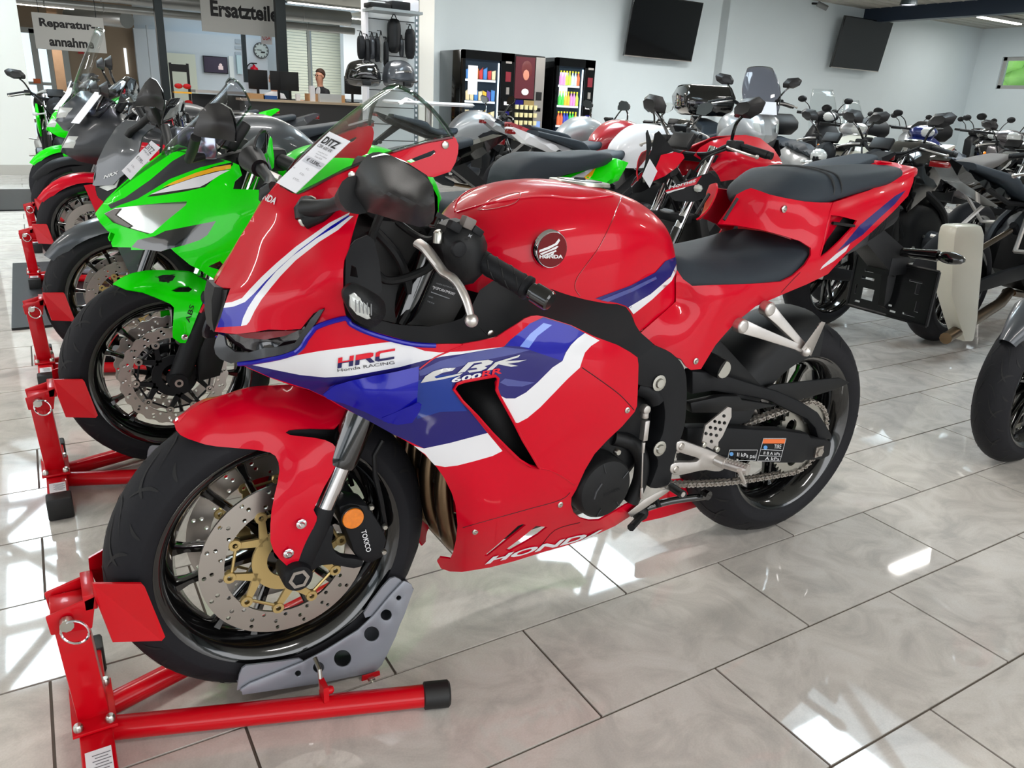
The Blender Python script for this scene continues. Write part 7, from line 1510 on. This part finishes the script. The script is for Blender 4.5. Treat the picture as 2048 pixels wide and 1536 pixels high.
# middle of the hall
moto('motorcycle', 'white naked motorcycle seen tail first behind the red fuel tank in front', (4.55, 4.7), PI, WHITE, style='naked', tailm=WHITE, lowf=WHITE, silencer=ALU)
moto('motorcycle', 'silver naked motorcycle with golden fork in front of the vending machines', (5.55, 6.9), PI, SILV, style='naked', fork=GOLD, accent=BLK2)
moto('motorcycle', 'silver and black naked motorcycle beside the white high table', (4.9, 8.05), PI, SILV, tailm=BLK2, style='naked', lowf=BLK2)
moto('motorcycle', 'dark red motorcycle half hidden between the white naked one and the wall', (5.25, 5.9), PI, mat('dark_red_paint', (160, 10, 30), .3, 0, 1), style='naked')
moto('motorcycle', 'black roadster with round bar mirrors standing before the white wall', (7.4, 8.3), .4, BLKP, style='naked', round_m=True, fork=CHR)
moto('motorcycle', 'silver adventure motorcycle with black top case and smoked screen facing the camera', (5.95, 5.3), 1.15, SILV, style='adventure', topcase=True, lowf=BLK2, tag_card=True, screen=SMOKE, zs=1.4, bars=1.08).scale = (1.12, 1.12, 1.12)
moto('motorcycle', 'small white dual purpose motorcycle with grey seat behind the red tail', (5.0, 3.98), 0, CY, style='naked', seatm=mat('seat_grey', (96, 92, 90), .6), silencer=CY)
moto('motorcycle', 'black naked motorcycle with flat grey seat behind the licence plate holder', (4.36, 3.12), 0, BLKP, style='naked', tailm=BLKP, seatm=mat('seat_grey', (96, 92, 90), .6), light=BLK2)
eb = moto('motorcycle', 'black motorcycle with a pale upright silencer at the right edge of the picture', (5.6, 2.3), PI, BLKP, style='naked', silencer=CY, accent=BLK2)
for c in list(eb.children):
    if c.name.split('.')[0] in ('plate_holder', 'silencer'): bpy.data.objects.remove(c)
ss_ = [[w_y(a, b, 2.02) for a, b in L] for L in ([(1916, 452), (1966, 450)], [(1910, 475), (1972, 470)], [(1906, 530), (1968, 528)], [(1904, 590), (1962, 590)], [(1918, 640), (1958, 640)], [(1932, 685), (1950, 685)])]
mb = MB(); mb.loft([[(5.6 - a.x, 2.3 - a.y, a.z), (5.6 - a.x, 2.3 - a.y - .09, a.z), (5.6 - b.x, 2.3 - b.y - .09, b.z), (5.6 - b.x, 2.3 - b.y, b.z)] for a, b in ss_]); mb.build('silencer', CY, eb, bevel=.02, smooth=True); mb = MB(); q_ = w_y(1940, 560, 2.0); c_ = (5.6 - q_.x, 2.3 - q_.y, q_.z); mb.tube([(c_[0] + .03, c_[1] - .03, c_[2] - .3), (1.1, .14, .22), (.85, .05, .24)], .03, 10); mb.tube([(c_[0], c_[1] - .05, c_[2] + .1), (1.2, .14, .62)], .014, 8); mb.build('exhaust_pipe', BRZ, eb)
moto('motorcycle', 'dark motorcycle at the right edge with wave brake disc and amber fork reflector', (2.9, 1.22), 0, mat('dark_red_paint', (160, 10, 30)), style='naked', wave=.002, detail=1, fender=GREY, accent=DGRY, light=BLK2)
moto('motorcycle', 'black and pale motorcycle with high seat at the right behind the scooters', (7.6, 4.0), 0, BLKP, style='naked', seatm=SEAT)
scooter('large black touring scooter with clear windscreen and top case, against the wall', (9.2, 7.1), 1.15, BLK2, SCREEN, True, True)
scooter('blue scooter with round headlamp facing the camera on the right', (9.55, 5.9), 1.1, mat('scooter_blue', (24, 40, 110), .25, .2, 1), None, True)
scooter('grey scooter with amber turn signals right of the blue scooter', (9.9, 5.05), 1.1, mat('scooter_grey', (92, 88, 90), .3, .4, .8))
scooter('silver scooter half hidden left of the blue scooter', (8.2, 5.9), 1.2, SILV)
scooter('black scooter standing behind the grey scooter near the corner', (11.6, 6.2), 1.1, BLKP, None, True)
scooter('dark scooter at the far right near the window wall', (12.6, 5.6), 1.1, BLK2)
for i, (x, y) in enumerate(((11.6, 8.4), (12.9, 8.2), (14.2, 7.8))): scooter(['first', 'second', 'third'][i] + ' dark scooter in the back row beneath the smaller looking television', (x, y), 1.2, [BLKP, SILV, BLK2][i], SCREEN if i == 0 else None)
# ================================================================ red naked motorcycle in the middle (measured from the photo)
nf = Frame(2.38, 2.78, 0)
red = moto('motorcycle', 'red naked motorcycle with black fork and price card, behind the red tail seat', (2.38, 2.78), 0, RED, style='naked', tailm=BLK2, tag_card=False, lowf=BLK2, light=BLK2)
for c in list(red.children):
    if c.name.split('.')[0] in ('fuel_tank', 'headlight_cowl', 'filler_cap', 'radiator_shroud'): bpy.data.objects.remove(c)
NP = nf.p
panel(nf, 'fuel_tank', [(1388, 310), (1400, 295), (1420, 283), (1450, 275), (1492, 270), (1520, 276), (1548, 298), (1562, 320), (1569, 345), (1560, 352), (1500, 354), (1442, 363), (1436, 350), (1420, 330)], [(1388, 310, .05), (1420, 283, .02), (1492, 270, .0), (1548, 298, .03), (1569, 345, .08), (1500, 354, .14), (1442, 363, .13), (1420, 330, .11), (1480, 310, .16), (1530, 325, .14), (1450, 300, .12)], [RED], red, step=10)
panel(nf, 'headlight_cowl', [(1298, 366), (1318, 320), (1322, 310), (1350, 304), (1366, 308), (1369, 316), (1352, 336), (1330, 352)], [(1298, 366, .04), (1318, 320, .07), (1350, 304, .09), (1369, 316, .12), (1330, 352, .1)], [RED], red, step=9)
panel(nf, 'cowl_shield', [(1290, 326), (1303, 300), (1309, 268), (1318, 262), (1336, 285), (1348, 302), (1322, 312), (1318, 322), (1296, 368), (1284, 350)], [(1290, 326, .0), (1309, 268, .03), (1336, 285, .06), (1348, 302, .08), (1296, 368, .03), (1284, 350, .0)], [BLK2], red, step=9)
panel(nf, 'radiator_shroud', [(1330, 382), (1345, 370), (1404, 350), (1420, 345), (1440, 362), (1442, 372), (1400, 400), (1385, 404), (1350, 402)], [(1330, 382, .12), (1404, 350, .18), (1442, 372, .18), (1400, 400, .19), (1350, 402, .15)], [BLK2, RED, WHITE], red, regs=[(1, [(1331, 381), (1404, 351), (1392, 369), (1368, 375), (1332, 386)]), (2, [(1332, 384), (1350, 379), (1372, 374), (1368, 377), (1350, 382), (1333, 388)])], step=9)
print_on(nf, 'side_lettering', 'Hornet', (1337, 379), (1391, 364), (1340, 371), .19, TXW, red, bold=.03, eps=.004)
e = empty('price_card', 'white price card hanging on the nose of the red naked motorcycle', 'price tag', (0, 0, 0)); 
q = [nf.p(a, b, .05) for a, b in ((1270, 350), (1285, 373), (1300, 340), (1285, 316))]; mb = MB(); mb.add([Vector(v) + Vector((nf.o[0], nf.o[1] - .05, 0)) for v in q], [(0, 1, 2, 3)]); mb.build('card', PAPER, e, smooth=False, solid=.002)
# ================================================================ green sports motorcycle, second in the row
gx, gy = .285, 2.42
gf = Frame(gx, gy, 0); G = gf.p
grn = empty('sports_motorcycle', 'bright green faired sports motorcycle with yellow and white stripes, second in the row', 'motorcycle', (gx, gy, 0))
wheel(grn, (0, 0, .3135), R=.2985, w=.122, rimw=.048, discs=(-.062, .062), spokes=5, stripe=GREEN, wave=.0022, carrier=BLK2, detail=1, dr=.15, di=.118, car_r=.108)
wheel(grn, (1.41, 0, .314), R=.314, w=.17, rimw=.068, spokes=5, discs=(.06,), dr=.11, di=.08, carrier=STEEL, rear=True, rim=BLKP, stripe=GREEN, detail=0, car_r=.074)
for s in (-1, 1):
    mb = MB(); mb.tube([(.0, s * .1, .305), (.01, s * .1, .33), (.095, s * .1, .52), (.115, s * .1, .56)], [.027, .029, .029, .024], 20); mb.lathe([(0, -.03), (.026, -.03), (.028, .02), (0, .02)], (0, s * .104, .3135), 20); mb.build('fork_leg', BLK2, grn)
    mb = MB(); mb.cyl((.11, s * .1, .55), (.27, s * .1, .93), .0205, n=20); mb.build('fork_tube', CHR, grn); mb = MB(); mb.lathe([(.006, -.034), (.012, -.034), (.012, -.03)], (0, s * .104, .3135), 16); mb.build('axle_nut', STEEL, grn)
    mb = MB(); pillow2(mb, [(.06, .30), (.12, .31), (.15, .40), (.10, .46), (.06, .42)], .032, .02, .02, .018, y0=s * .085); mb.build('brake_caliper', BLK, grn)
panel(gf, 'front_fender', [(225, 568), (240, 558), (265, 546), (300, 541), (330, 540), (380, 545), (410, 560), (425, 572), (410, 592), (395, 630), (380, 668), (372, 686), (360, 686), (346, 676), (345, 664), (348, 615), (340, 607), (315, 596), (285, 584), (250, 578)],
      [(225, 568, 0), (265, 546, 0), (330, 540, 0), (410, 560, .04), (425, 572, .09), (372, 686, .12), (346, 676, .118), (348, 615, .105), (315, 596, .075), (250, 578, .05), (300, 565, .045), (370, 570, .06), (385, 610, .115), (370, 650, .12)], [GREEN], grn, step=8, holes=[[(342, 581), (358, 573), (378, 572), (386, 577), (378, 584), (352, 584)]])
print_on(gf, 'fender_lettering', 'ABS', (379, 646), (389, 612), (370, 642), .1225, INK, grn, bold=.01, eps=.003)
mb = MB(); bolt(mb, G(369, 674, .125), .009, .004); mb.mirror(); mb.build('fender_bolt', CHR, grn)
# upper fairing
GUP = [(190, 427), (197, 418), (215, 398), (240, 378), (275, 352), (310, 328), (345, 305), (375, 297), (400, 305), (440, 318), (458, 322), (478, 330), (484, 350), (470, 362), (466, 378), (530, 380), (600, 372), (640, 390), (640, 430), (560, 470), (500, 520), (470, 560), (445, 590), (430, 560), (400, 540), (380, 530), (356, 510), (340, 497), (320, 503), (300, 500), (262, 500), (262, 495), (225, 494), (222, 486), (230, 468), (215, 462), (200, 445)]
GC = [(190, 427, .0), (240, 378, .02), (310, 328, .045), (375, 297, .08), (458, 322, .15), (484, 350, .17), (466, 378, .18), (530, 380, .2), (640, 390, .2), (640, 430, .22), (560, 470, .225), (500, 520, .215), (445, 590, .19), (400, 540, .19), (340, 497, .165), (262, 500, .09), (222, 486, .045), (200, 445, .03), (300, 440, .105), (370, 400, .15), (420, 450, .19), (340, 360, .1), (300, 380, .08), (400, 350, .13), (460, 420, .2), (260, 430, .07)]
LAMP = [(208, 427), (230, 416), (262, 412), (320, 406), (374, 402), (372, 410), (335, 440), (312, 460), (305, 466), (295, 468), (255, 456), (225, 445)]
panel(gf, 'fairing', GUP, GC, [GREEN, DGRY, YEL, WHITE, BLKP], grn, step=11, holes=[LAMP],
      regs=[(1, [(216, 410), (250, 395), (300, 360), (345, 322), (380, 302), (400, 305), (440, 318), (452, 322), (400, 335), (340, 358), (305, 380), (275, 398), (240, 410), (222, 418)]),
            (4, [(293, 394), (330, 374), (380, 350), (430, 332), (466, 324), (466, 330), (430, 356), (410, 374), (370, 383), (320, 391)]),
            (3, [(300, 389), (340, 372), (390, 355), (440, 342), (460, 340), (440, 350), (415, 366), (400, 374), (360, 380)]),
            (2, [(326, 374), (350, 362), (390, 346), (430, 334), (462, 329), (462, 337), (430, 343), (390, 354), (350, 368)]),
            (4, [(263, 494), (275, 480), (310, 472), (330, 462), (380, 452), (432, 442), (415, 470), (400, 480), (370, 490), (342, 497), (352, 507), (320, 503), (290, 500)]),
            (4, [(416, 533), (440, 522), (447, 530), (440, 540)])])
panel(gf, 'headlight_lens', LAMP, [(208, 427, .022), (262, 412, .06), (374, 402, .13), (305, 466, .105), (225, 445, .035), (290, 435, .088)], [mat('lamp_reflector', (196, 196, 188), .12, .7, 1)], grn, step=8)
panel(gf, 'headlight_frame', [(210, 427), (228, 418), (240, 417), (230, 430), (262, 452), (255, 456), (225, 445)], [(210, 427, .026), (240, 417, .05), (262, 452, .075), (225, 445, .04)], [mat('lamp_grey', (110, 104, 98), .3)], grn, step=8)
SE2 = [(333, 318, .045, 326, 300), (360, 302, .07, 350, 272), (390, 308, .1, 385, 240), (430, 310, .125, 415, 210), (470, 255, .135, 450, 175), (502, 212, .14, 462, 157)]
secs = []
for ex, ey, el, cx_, cy_ in SE2:
    E_ = Vector(G(ex, ey, el)); C_ = Vector(G(cx_, cy_, 0)); secs.append([(C_.x + (E_.x - C_.x) * (1 - math.cos(abs(k) / 6 * PI / 2)), -el * math.sin(k / 6 * PI / 2), C_.z + (E_.z - C_.z) * (1 - math.cos(abs(k) / 6 * PI / 2))) for k in range(-6, 7)])
mb = MB(); mb.loft(secs, caps=False, closed=False); mb.build('windscreen', glass('light_smoked_screen', (226, 226, 230), .97), grn, solid=.003, split=0, subd=1)
mb = MB(); mb.tube(secs[-1], .003, 6); mb.tube([s[-1] for s in secs], .0025, 6); mb.build('windscreen_edge', glass('screen_edge', (190, 205, 200), .75, 1.5), grn)
e = empty('price_card', 'white price card lying on the nose of the bright green motorcycle', 'price tag', (gx, gy, 0)); q = [Vector(G(a, b, .05)) for a, b in ((253, 350), (312, 290), (330, 304), (270, 368))]; q = [v + Vector((-.012, -.012, .012)) for v in q]
mb = MB(); mb.add(q, [(0, 1, 2, 3)]); mb.build('card', PAPER, e, smooth=False, solid=.002); ux = q[3] - q[0]; uy = q[1] - q[0]
for t, u0, v0, u1, v1, m in (('DITZ', .1, .78, .85, .92, INK), ('NINJA 650', .15, .7, .8, .75, INKG), ('\u20ac 7.995,--', .2, .45, .9, .55, INK), ('\u20ac 335,--', .35, .25, .7, .3, INKG), ('\u20ac 8.330,--', .3, .12, .75, .17, INKG)): word('print', t, q[0] + ux * u0 + uy * v0 + Vector((-.003, -.004, .002)), ux * (u1 - u0), uy * (v1 - v0), m, e)
def mirror_px(fr, root, P_, lats, stay, m=MIR, both=True):
    C = [(a, b, l) for (a, b), l in zip(P_, lats)]; cx_ = sum(a for a, b in P_) / len(P_); cy_ = sum(b for a, b in P_) / len(P_); ml = sum(lats) / len(lats) + .03
    panel(fr, 'mirror_housing', P_, C + [(cx_, cy_, ml)], [m], root, step=9, mirror=both)
    for s in ((1, -1) if both else (1,)):
        q = [Vector(fr.p(*c)) for c in C]; q = [Vector((a.x + .006, a.y * s, a.z)) for a in q]; n = len(q); mb = MB(); mb.add(q + [sum(q, Vector()) / n], [(i, (i + 1) % n, n) for i in range(n)]); mb.build('mirror_glass', MIRG, root, split=0)
        mb = MB(); mb.tube([(lambda a: (a[0], a[1] * s, a[2]))(fr.p(*w)) for w in stay], [.013] * len(stay), 10); mb.build('mirror_stay', BLK, root)
mirror_px(gf, grn, [(387, 260), (400, 225), (415, 207), (440, 206), (458, 217), (465, 235), (470, 262), (468, 284), (440, 278), (400, 274), (386, 268)], [.27, .28, .29, .31, .33, .35, .36, .35, .32, .28, .27], [(392, 275, .255), (385, 300, .2), (378, 318, .16), (405, 312, .14)])
mb = MB(); mb.box(G(408, 292, .13), (.06, .04, .07)); mb.mirror(); mb.build('mirror_mount', mat('mount_chrome', (150, 156, 170), .15, .8), grn, bevel=.008)
mb = MB(); hull(mb, [(x, [(a, z + .0) for a, z in p]) for x, p in TK], 4, 4); mb.build('fuel_tank', GREEN, grn, split=60)
mb = MB(); hull(mb, [(x * 1.0, [(a, z - .01) for a, z in p]) for x, p in SE], 4, 3) if False else None
GS = [(1.12, [(0, .88), (.04, .878), (.07, .865), (.08, .84), (.08, .80)]), (1.15, [(0, .935), (.06, .93), (.095, .91), (.105, .87), (.11, .82)]), (1.23, [(0, .965), (.08, .958), (.105, .94), (.112, .90), (.105, .87)]), (1.36, [(0, .965), (.08, .958), (.1, .945), (.105, .92), (.1, .90)]), (1.50, [(0, .975), (.065, .97), (.085, .957), (.088, .94), (.08, .92)]), (1.58, [(0, .97), (.035, .967), (.05, .957), (.05, .945), (.045, .935)])]
mb = MB(); hull(mb, GS, 4, 4); mb.build('passenger_seat', SEAT, grn, split=50)
mb = MB(); hull(mb, [(.80, [(0, .83), (.05, .83), (.08, .82), (.085, .79), (.08, .75)]), (.9, [(0, .82), (.1, .815), (.14, .79), (.15, .76), (.14, .73)]), (1.08, [(0, .83), (.1, .825), (.14, .80), (.15, .78), (.14, .76)])], 4, 4); mb.build('rider_seat', SEAT, grn, split=50)
mb = MB(); pillow2(mb, [(.90, .66), (.95, .78), (1.2, .85), (1.45, .905), (1.60, .95), (1.66, .935), (1.62, .87), (1.45, .81), (1.2, .75)], .115, .05, .035, .05); gt = mb.build('tail_cowl', GREEN, grn)
TLS = Surf(gf, [gt])
TLS.decal('tail_stripe', [(1140, 356), (1195, 332), (1160, 362), (1145, 372)], WHITE, grn, step=5); TLS.decal('tail_stripe', [(1160, 362), (1192, 335), (1184, 352), (1165, 370)], YEL, grn, step=5, eps=.002)
mb = MB(); pillow2(mb, [(.36, .34), (.34, .60), (.5, .70), (.84, .62), (.88, .36), (.6, .24)], .18, .07, .04, .07); mb.build('engine', BLK, grn)
mb = MB(); pillow2(mb, [(.30, .66), (.28, .46), (.36, .28), (.52, .22), (.80, .24), (.74, .40), (.60, .56), (.46, .72)], .2, .06, .035, .06); mb.build('lower_fairing', GREEN, grn)
mb = MB(); pillow2(mb, [(.1, .68), (.12, .92), (.26, .96), (.40, .86), (.44, .68)], .09, .05, .04, .03); mb.build('air_duct', DEEP, grn)
mb = MB(); mb.box((.23, 0, 1.0), (.03, .16, .09), Matrix.Rotation(.6, 3, 'Y')); mb.box((.26, 0, .93), (.07, .25, .025)); mb.build('instrument_panel', BLK, grn, bevel=.008)
for s in (-1, 1):
    mb = MB(); mb.tube([(.24, s * .1, .94), (.28, s * .2, .955), (.33, s * .34, .93)], .012, 10); mb.build('handlebar', BLKP, grn); mb = MB(); mb.tube([(.30, s * .25, .948), (.335, s * .35, .928)], .019, 12); mb.build('grip', BLK, grn)
    mb = MB(); mb.box((.285, s * .215, .95), (.065, .065, .06)); mb.build('switch_housing', BLK, grn, bevel=.012)
    mb = MB(); mb.tube(spl([(.25, s * .2, .955), (.215, s * .25, .95), (.24, s * .34, .925), (.26, s * .37, .915)], 5), .0085, 8); mb.build('hand_lever', ALU, grn)
    mb = MB(); mb.lathe([(0, .003), (.012, .003), (.014, -.006)], (.255, s * .19, .967), 14, 'z'); mb.build('lever_pivot', ZINC, grn)
    mb = MB(); mb.loft([[(.84, s * .1, .42), (.84, s * .13, .42), (.84, s * .13, .34), (.84, s * .1, .34)], [(1.46, s * .115, .345), (1.46, s * .14, .345), (1.46, s * .14, .285), (1.46, s * .115, .285)]]); mb.build('swing_arm', BLK2, grn, bevel=.006)
# ================================================================ dark grey faired motorcycle, third in the row
kx, ky = .27, 3.48; kf = Frame(kx, ky, 0); K_ = kf.p
blk = moto('sports_motorcycle', 'matt dark grey faired motorcycle with golden disc centres, third in the row', (kx, ky), 0, GREY, style='naked', fender=GREY, light=BLK2, carrier=GOLD, detail=1, lowf=BLK2, tailm=BLKP, silencer=BLK2)
for c in list(blk.children):
    if c.name.split('.')[0] in ('headlight_cowl', 'headlight_lens', 'mirror', 'mirror_stay', 'mirror_glass'): bpy.data.objects.remove(c)
panel(kf, 'nose_cowl', [(185, 370), (189, 345), (195, 322), (210, 290), (232, 255), (252, 240), (285, 245), (312, 252), (296, 262), (284, 275), (278, 300), (276, 330), (258, 340), (240, 355), (226, 370), (190, 372)], [(185, 370, .0), (195, 322, 0), (210, 290, 0), (232, 255, 0), (252, 240, .02), (312, 252, .12), (284, 275, .15), (276, 330, .15), (240, 355, .1), (240, 300, .09), (215, 340, .05), (265, 280, .1)], [GREY], blk, step=9)
panel(kf, 'headlight_lens', [(198, 374), (226, 368), (240, 352), (232, 375), (215, 382)], [(198, 374, .02), (226, 368, .07), (240, 352, .1), (215, 382, .05)], [LENS], blk, step=8)
panel(kf, 'lower_cowl', [(190, 372), (200, 374), (215, 384), (236, 374), (262, 345), (276, 330), (300, 380), (260, 430), (215, 410), (196, 395)], [(190, 372, .0), (215, 384, .05), (276, 330, .15), (300, 380, .16), (260, 430, .15), (196, 395, .03)], [BLK2], blk, step=9)
KS = Surf(kf, [o for o in blk.children if o.name.startswith('nose_cowl')][:1]); KS.text('nose_lettering', 'NRX', (208, 358), (236, 348), (210, 351), TXW, blk, bold=.03)
mirror_px(kf, blk, [(268, 214), (275, 190), (290, 165), (300, 155), (310, 160), (322, 180), (328, 205), (325, 222), (310, 214), (285, 212)], [.27, .28, .29, .3, .31, .33, .34, .33, .31, .28], [(306, 213, .27), (318, 240, .25), (335, 272, .22)])
mirror_px(kf, blk, [(288, 215), (300, 208), (325, 200), (342, 205), (345, 225), (340, 243), (320, 250), (296, 240)], [.2, .22, .24, .26, .27, .26, .24, .22], [(300, 232, .2), (280, 250, .13), (262, 262, .1), (255, 272, .09)], both=False)
# ================================================================ black and red sports motorcycle, red rim stripe
rx, ry = .28, 5.25; rf = Frame(rx, ry, 0)
rdb = moto('sports_motorcycle', 'black sports motorcycle with red panels, red front fender and red rim stripe', (rx, ry), 0, DGRY, style='full', fender=RED, stripe=RED, lowf=RED, screen=SMOKE, tag_card=True)
# ================================================================ people behind the counter
SKIN = mat('skin', (206, 150, 124), .5); JKT = mat('dark_jacket', (30, 31, 36), .8); SHIRT = mat('white_shirt', (222, 224, 228), .8); TRO = mat('dark_trousers', (36, 38, 46), .8)
def person(lab, loc, rz, hair, jacket, glasses=True):
    e = empty('person', lab, 'person', loc, rz)
    # seated figure, facing local -y; joints: name -> (position, radius)
    J = {'pel': ((0, 0, .52), .15), 'wst': ((0, .0, .68), .135), 'chs': ((0, -.01, .88), .15), 'nck': ((0, -.01, 1.05), .06), 'nk2': ((0, -.02, 1.12), .055), 'hd1': ((0, -.03, 1.2), .08), 'hd2': ((0, -.03, 1.29), .085), 'hd3': ((0, -.02, 1.34), .06)}
    Ed = [('pel', 'wst'), ('wst', 'chs'), ('chs', 'nck'), ('nck', 'nk2'), ('nk2', 'hd1'), ('hd1', 'hd2'), ('hd2', 'hd3')]
    for s, k in ((-1, 'l'), (1, 'r')):
        J.update({'sh' + k: ((s * .17, 0, .98), .07), 'el' + k: ((s * .24, -.08, .74), .048), 'wr' + k: ((s * .15, -.32, .78), .03), 'ha' + k: ((s * .13, -.39, .79), .032), 'hp' + k: ((s * .09, -.02, .50), .1), 'kn' + k: ((s * .13, -.42, .50), .07), 'an' + k: ((s * .13, -.40, .10), .045), 'to' + k: ((s * .13, -.54, .05), .035)})
        Ed += [('chs', 'sh' + k), ('sh' + k, 'el' + k), ('el' + k, 'wr' + k), ('wr' + k, 'ha' + k), ('pel', 'hp' + k), ('hp' + k, 'kn' + k), ('kn' + k, 'an' + k), ('an' + k, 'to' + k)]
        for f in range(5):
            J['f%d' % f + k] = ((s * (.13 + (f - 2) * .016), -.45 - (.02 if 0 < f < 4 else 0) + (.03 if f == 0 else 0), .785 - .01 * f), .009); Ed.append(('ha' + k, 'f%d' % f + k))
    names = list(J); me = bpy.data.meshes.new('b'); me.from_pydata([J[n][0] for n in names], [(names.index(a), names.index(b)) for a, b in Ed], [])
    o = bpy.data.objects.new('b', me); COL.objects.link(o); m = o.modifiers.new('s', 'SKIN'); me.skin_vertices[0]
    for i, n in enumerate(names): me.skin_vertices[0].data[i].radius = (J[n][1], J[n][1] * .85 if n in ('chs', 'wst', 'pel') else J[n][1])
    me.skin_vertices[0].data[0].use_root = True
    m2 = o.modifiers.new('d', 'SUBSURF'); m2.levels = 2; m2.render_levels = 2
    dg = bpy.context.evaluated_depsgraph_get(); m3 = bpy.data.meshes.new_from_object(o.evaluated_get(dg)); bpy.data.objects.remove(o)
    b = bpy.data.objects.new('body', m3); COL.objects.link(b); b.parent = e
    m3.materials.clear()
    for mm in (jacket, SKIN, TRO, SHIRT, BLK): m3.materials.append(mm)
    for p in m3.polygons:
        c = p.center; k = 0; p.use_smooth = True
        if c.z > 1.07 or (c.y < -.33 and c.z > .7): k = 1
        elif c.z < .58: k = 2 if c.z > .1 else 4
        elif c.z > .9 and abs(c.x) < .055 * (c.z - .8) / .25 and c.y < -.06: k = 3
        p.material_index = k
    mb = MB(); mb.sphere((0, -.005, 1.30), .108, 16, (.86, 1.0, 1.0)); mb.v = [(x, y if z > 1.29 else max(y, .015), z) for x, y, z in mb.v]; mb.v = [(x, max(y, -.075 if z > 1.34 else .01), z) for x, y, z in mb.v]; mb.build('hair', hair, e)
    mb = MB(); mb.loft([[(-.012, -.105, 1.275), (.012, -.105, 1.275), (.014, -.10, 1.225), (-.014, -.10, 1.225)], [(-.003, -.118, 1.27), (.003, -.118, 1.27), (.008, -.135, 1.228), (-.008, -.135, 1.228)]]); mb.build('nose', SKIN, e, bevel=.004)
    mb = MB()
    for s in (-1, 1): mb.sphere((s * .032, -.108, 1.27), .011, 8)
    mb.build('eyes', INK, e); mb = MB(); mb.sphere((0, -.112, 1.195), .022, 8, (1, .4, .3)); mb.build('mouth', mat('lips', (160, 90, 84), .5), e)
    for s in (-1, 1): mb = MB(); mb.sphere((s * .09, -.015, 1.255), .03, 8, (.35, .8, 1)); mb.build('ear', SKIN, e)
    if glasses:
        mb = MB()
        for s in (-1, 1): mb.tube([(s * .034 + .026 * math.cos(k * PI / 6), -.125, 1.27 + .02 * math.sin(k * PI / 6)) for k in range(12)], .0028, 5, closed=True); mb.tube([(s * .06, -.122, 1.275), (s * .09, -.02, 1.272)], .0025, 5)
        mb.tube([(-.01, -.128, 1.273), (.01, -.128, 1.273)], .0025, 5); mb.build('glasses', BLK, e)
    mb = MB(); mb.box((0, .05, .42), (.46, .46, .06)); mb.box((0, .27, .75), (.42, .05, .5)); mb.cyl((0, .05, .05), (0, .05, .4), .03)
    for k in range(5): mb.cyl((0, .05, .07), (.26 * math.cos(k * 2 * PI / 5), .05 + .26 * math.sin(k * 2 * PI / 5), .03), .018, n=6)
    t = empty('office_chair', 'black office chair under the ' + ('man in glasses' if glasses else 'person behind the monitors'), 'chair', (loc[0], loc[1], 0), rz); mb.build('seat', BLK, t, bevel=.01)
person('man in glasses, dark jacket and white shirt sitting behind the parts counter', (5.12, 15.9, .18), -1.15, mat('brown_hair', (70, 48, 38), .7), JKT)
person('person with light grey hair sitting behind the monitors on the counter', (4.28, 16.2, .05), .1, mat('grey_hair', (170, 150, 140), .8), SHIRT, False)
print('objects', len(bpy.data.objects), 'tris', sum(len(o.data.polygons) for o in bpy.data.objects if o.type == 'MESH'))
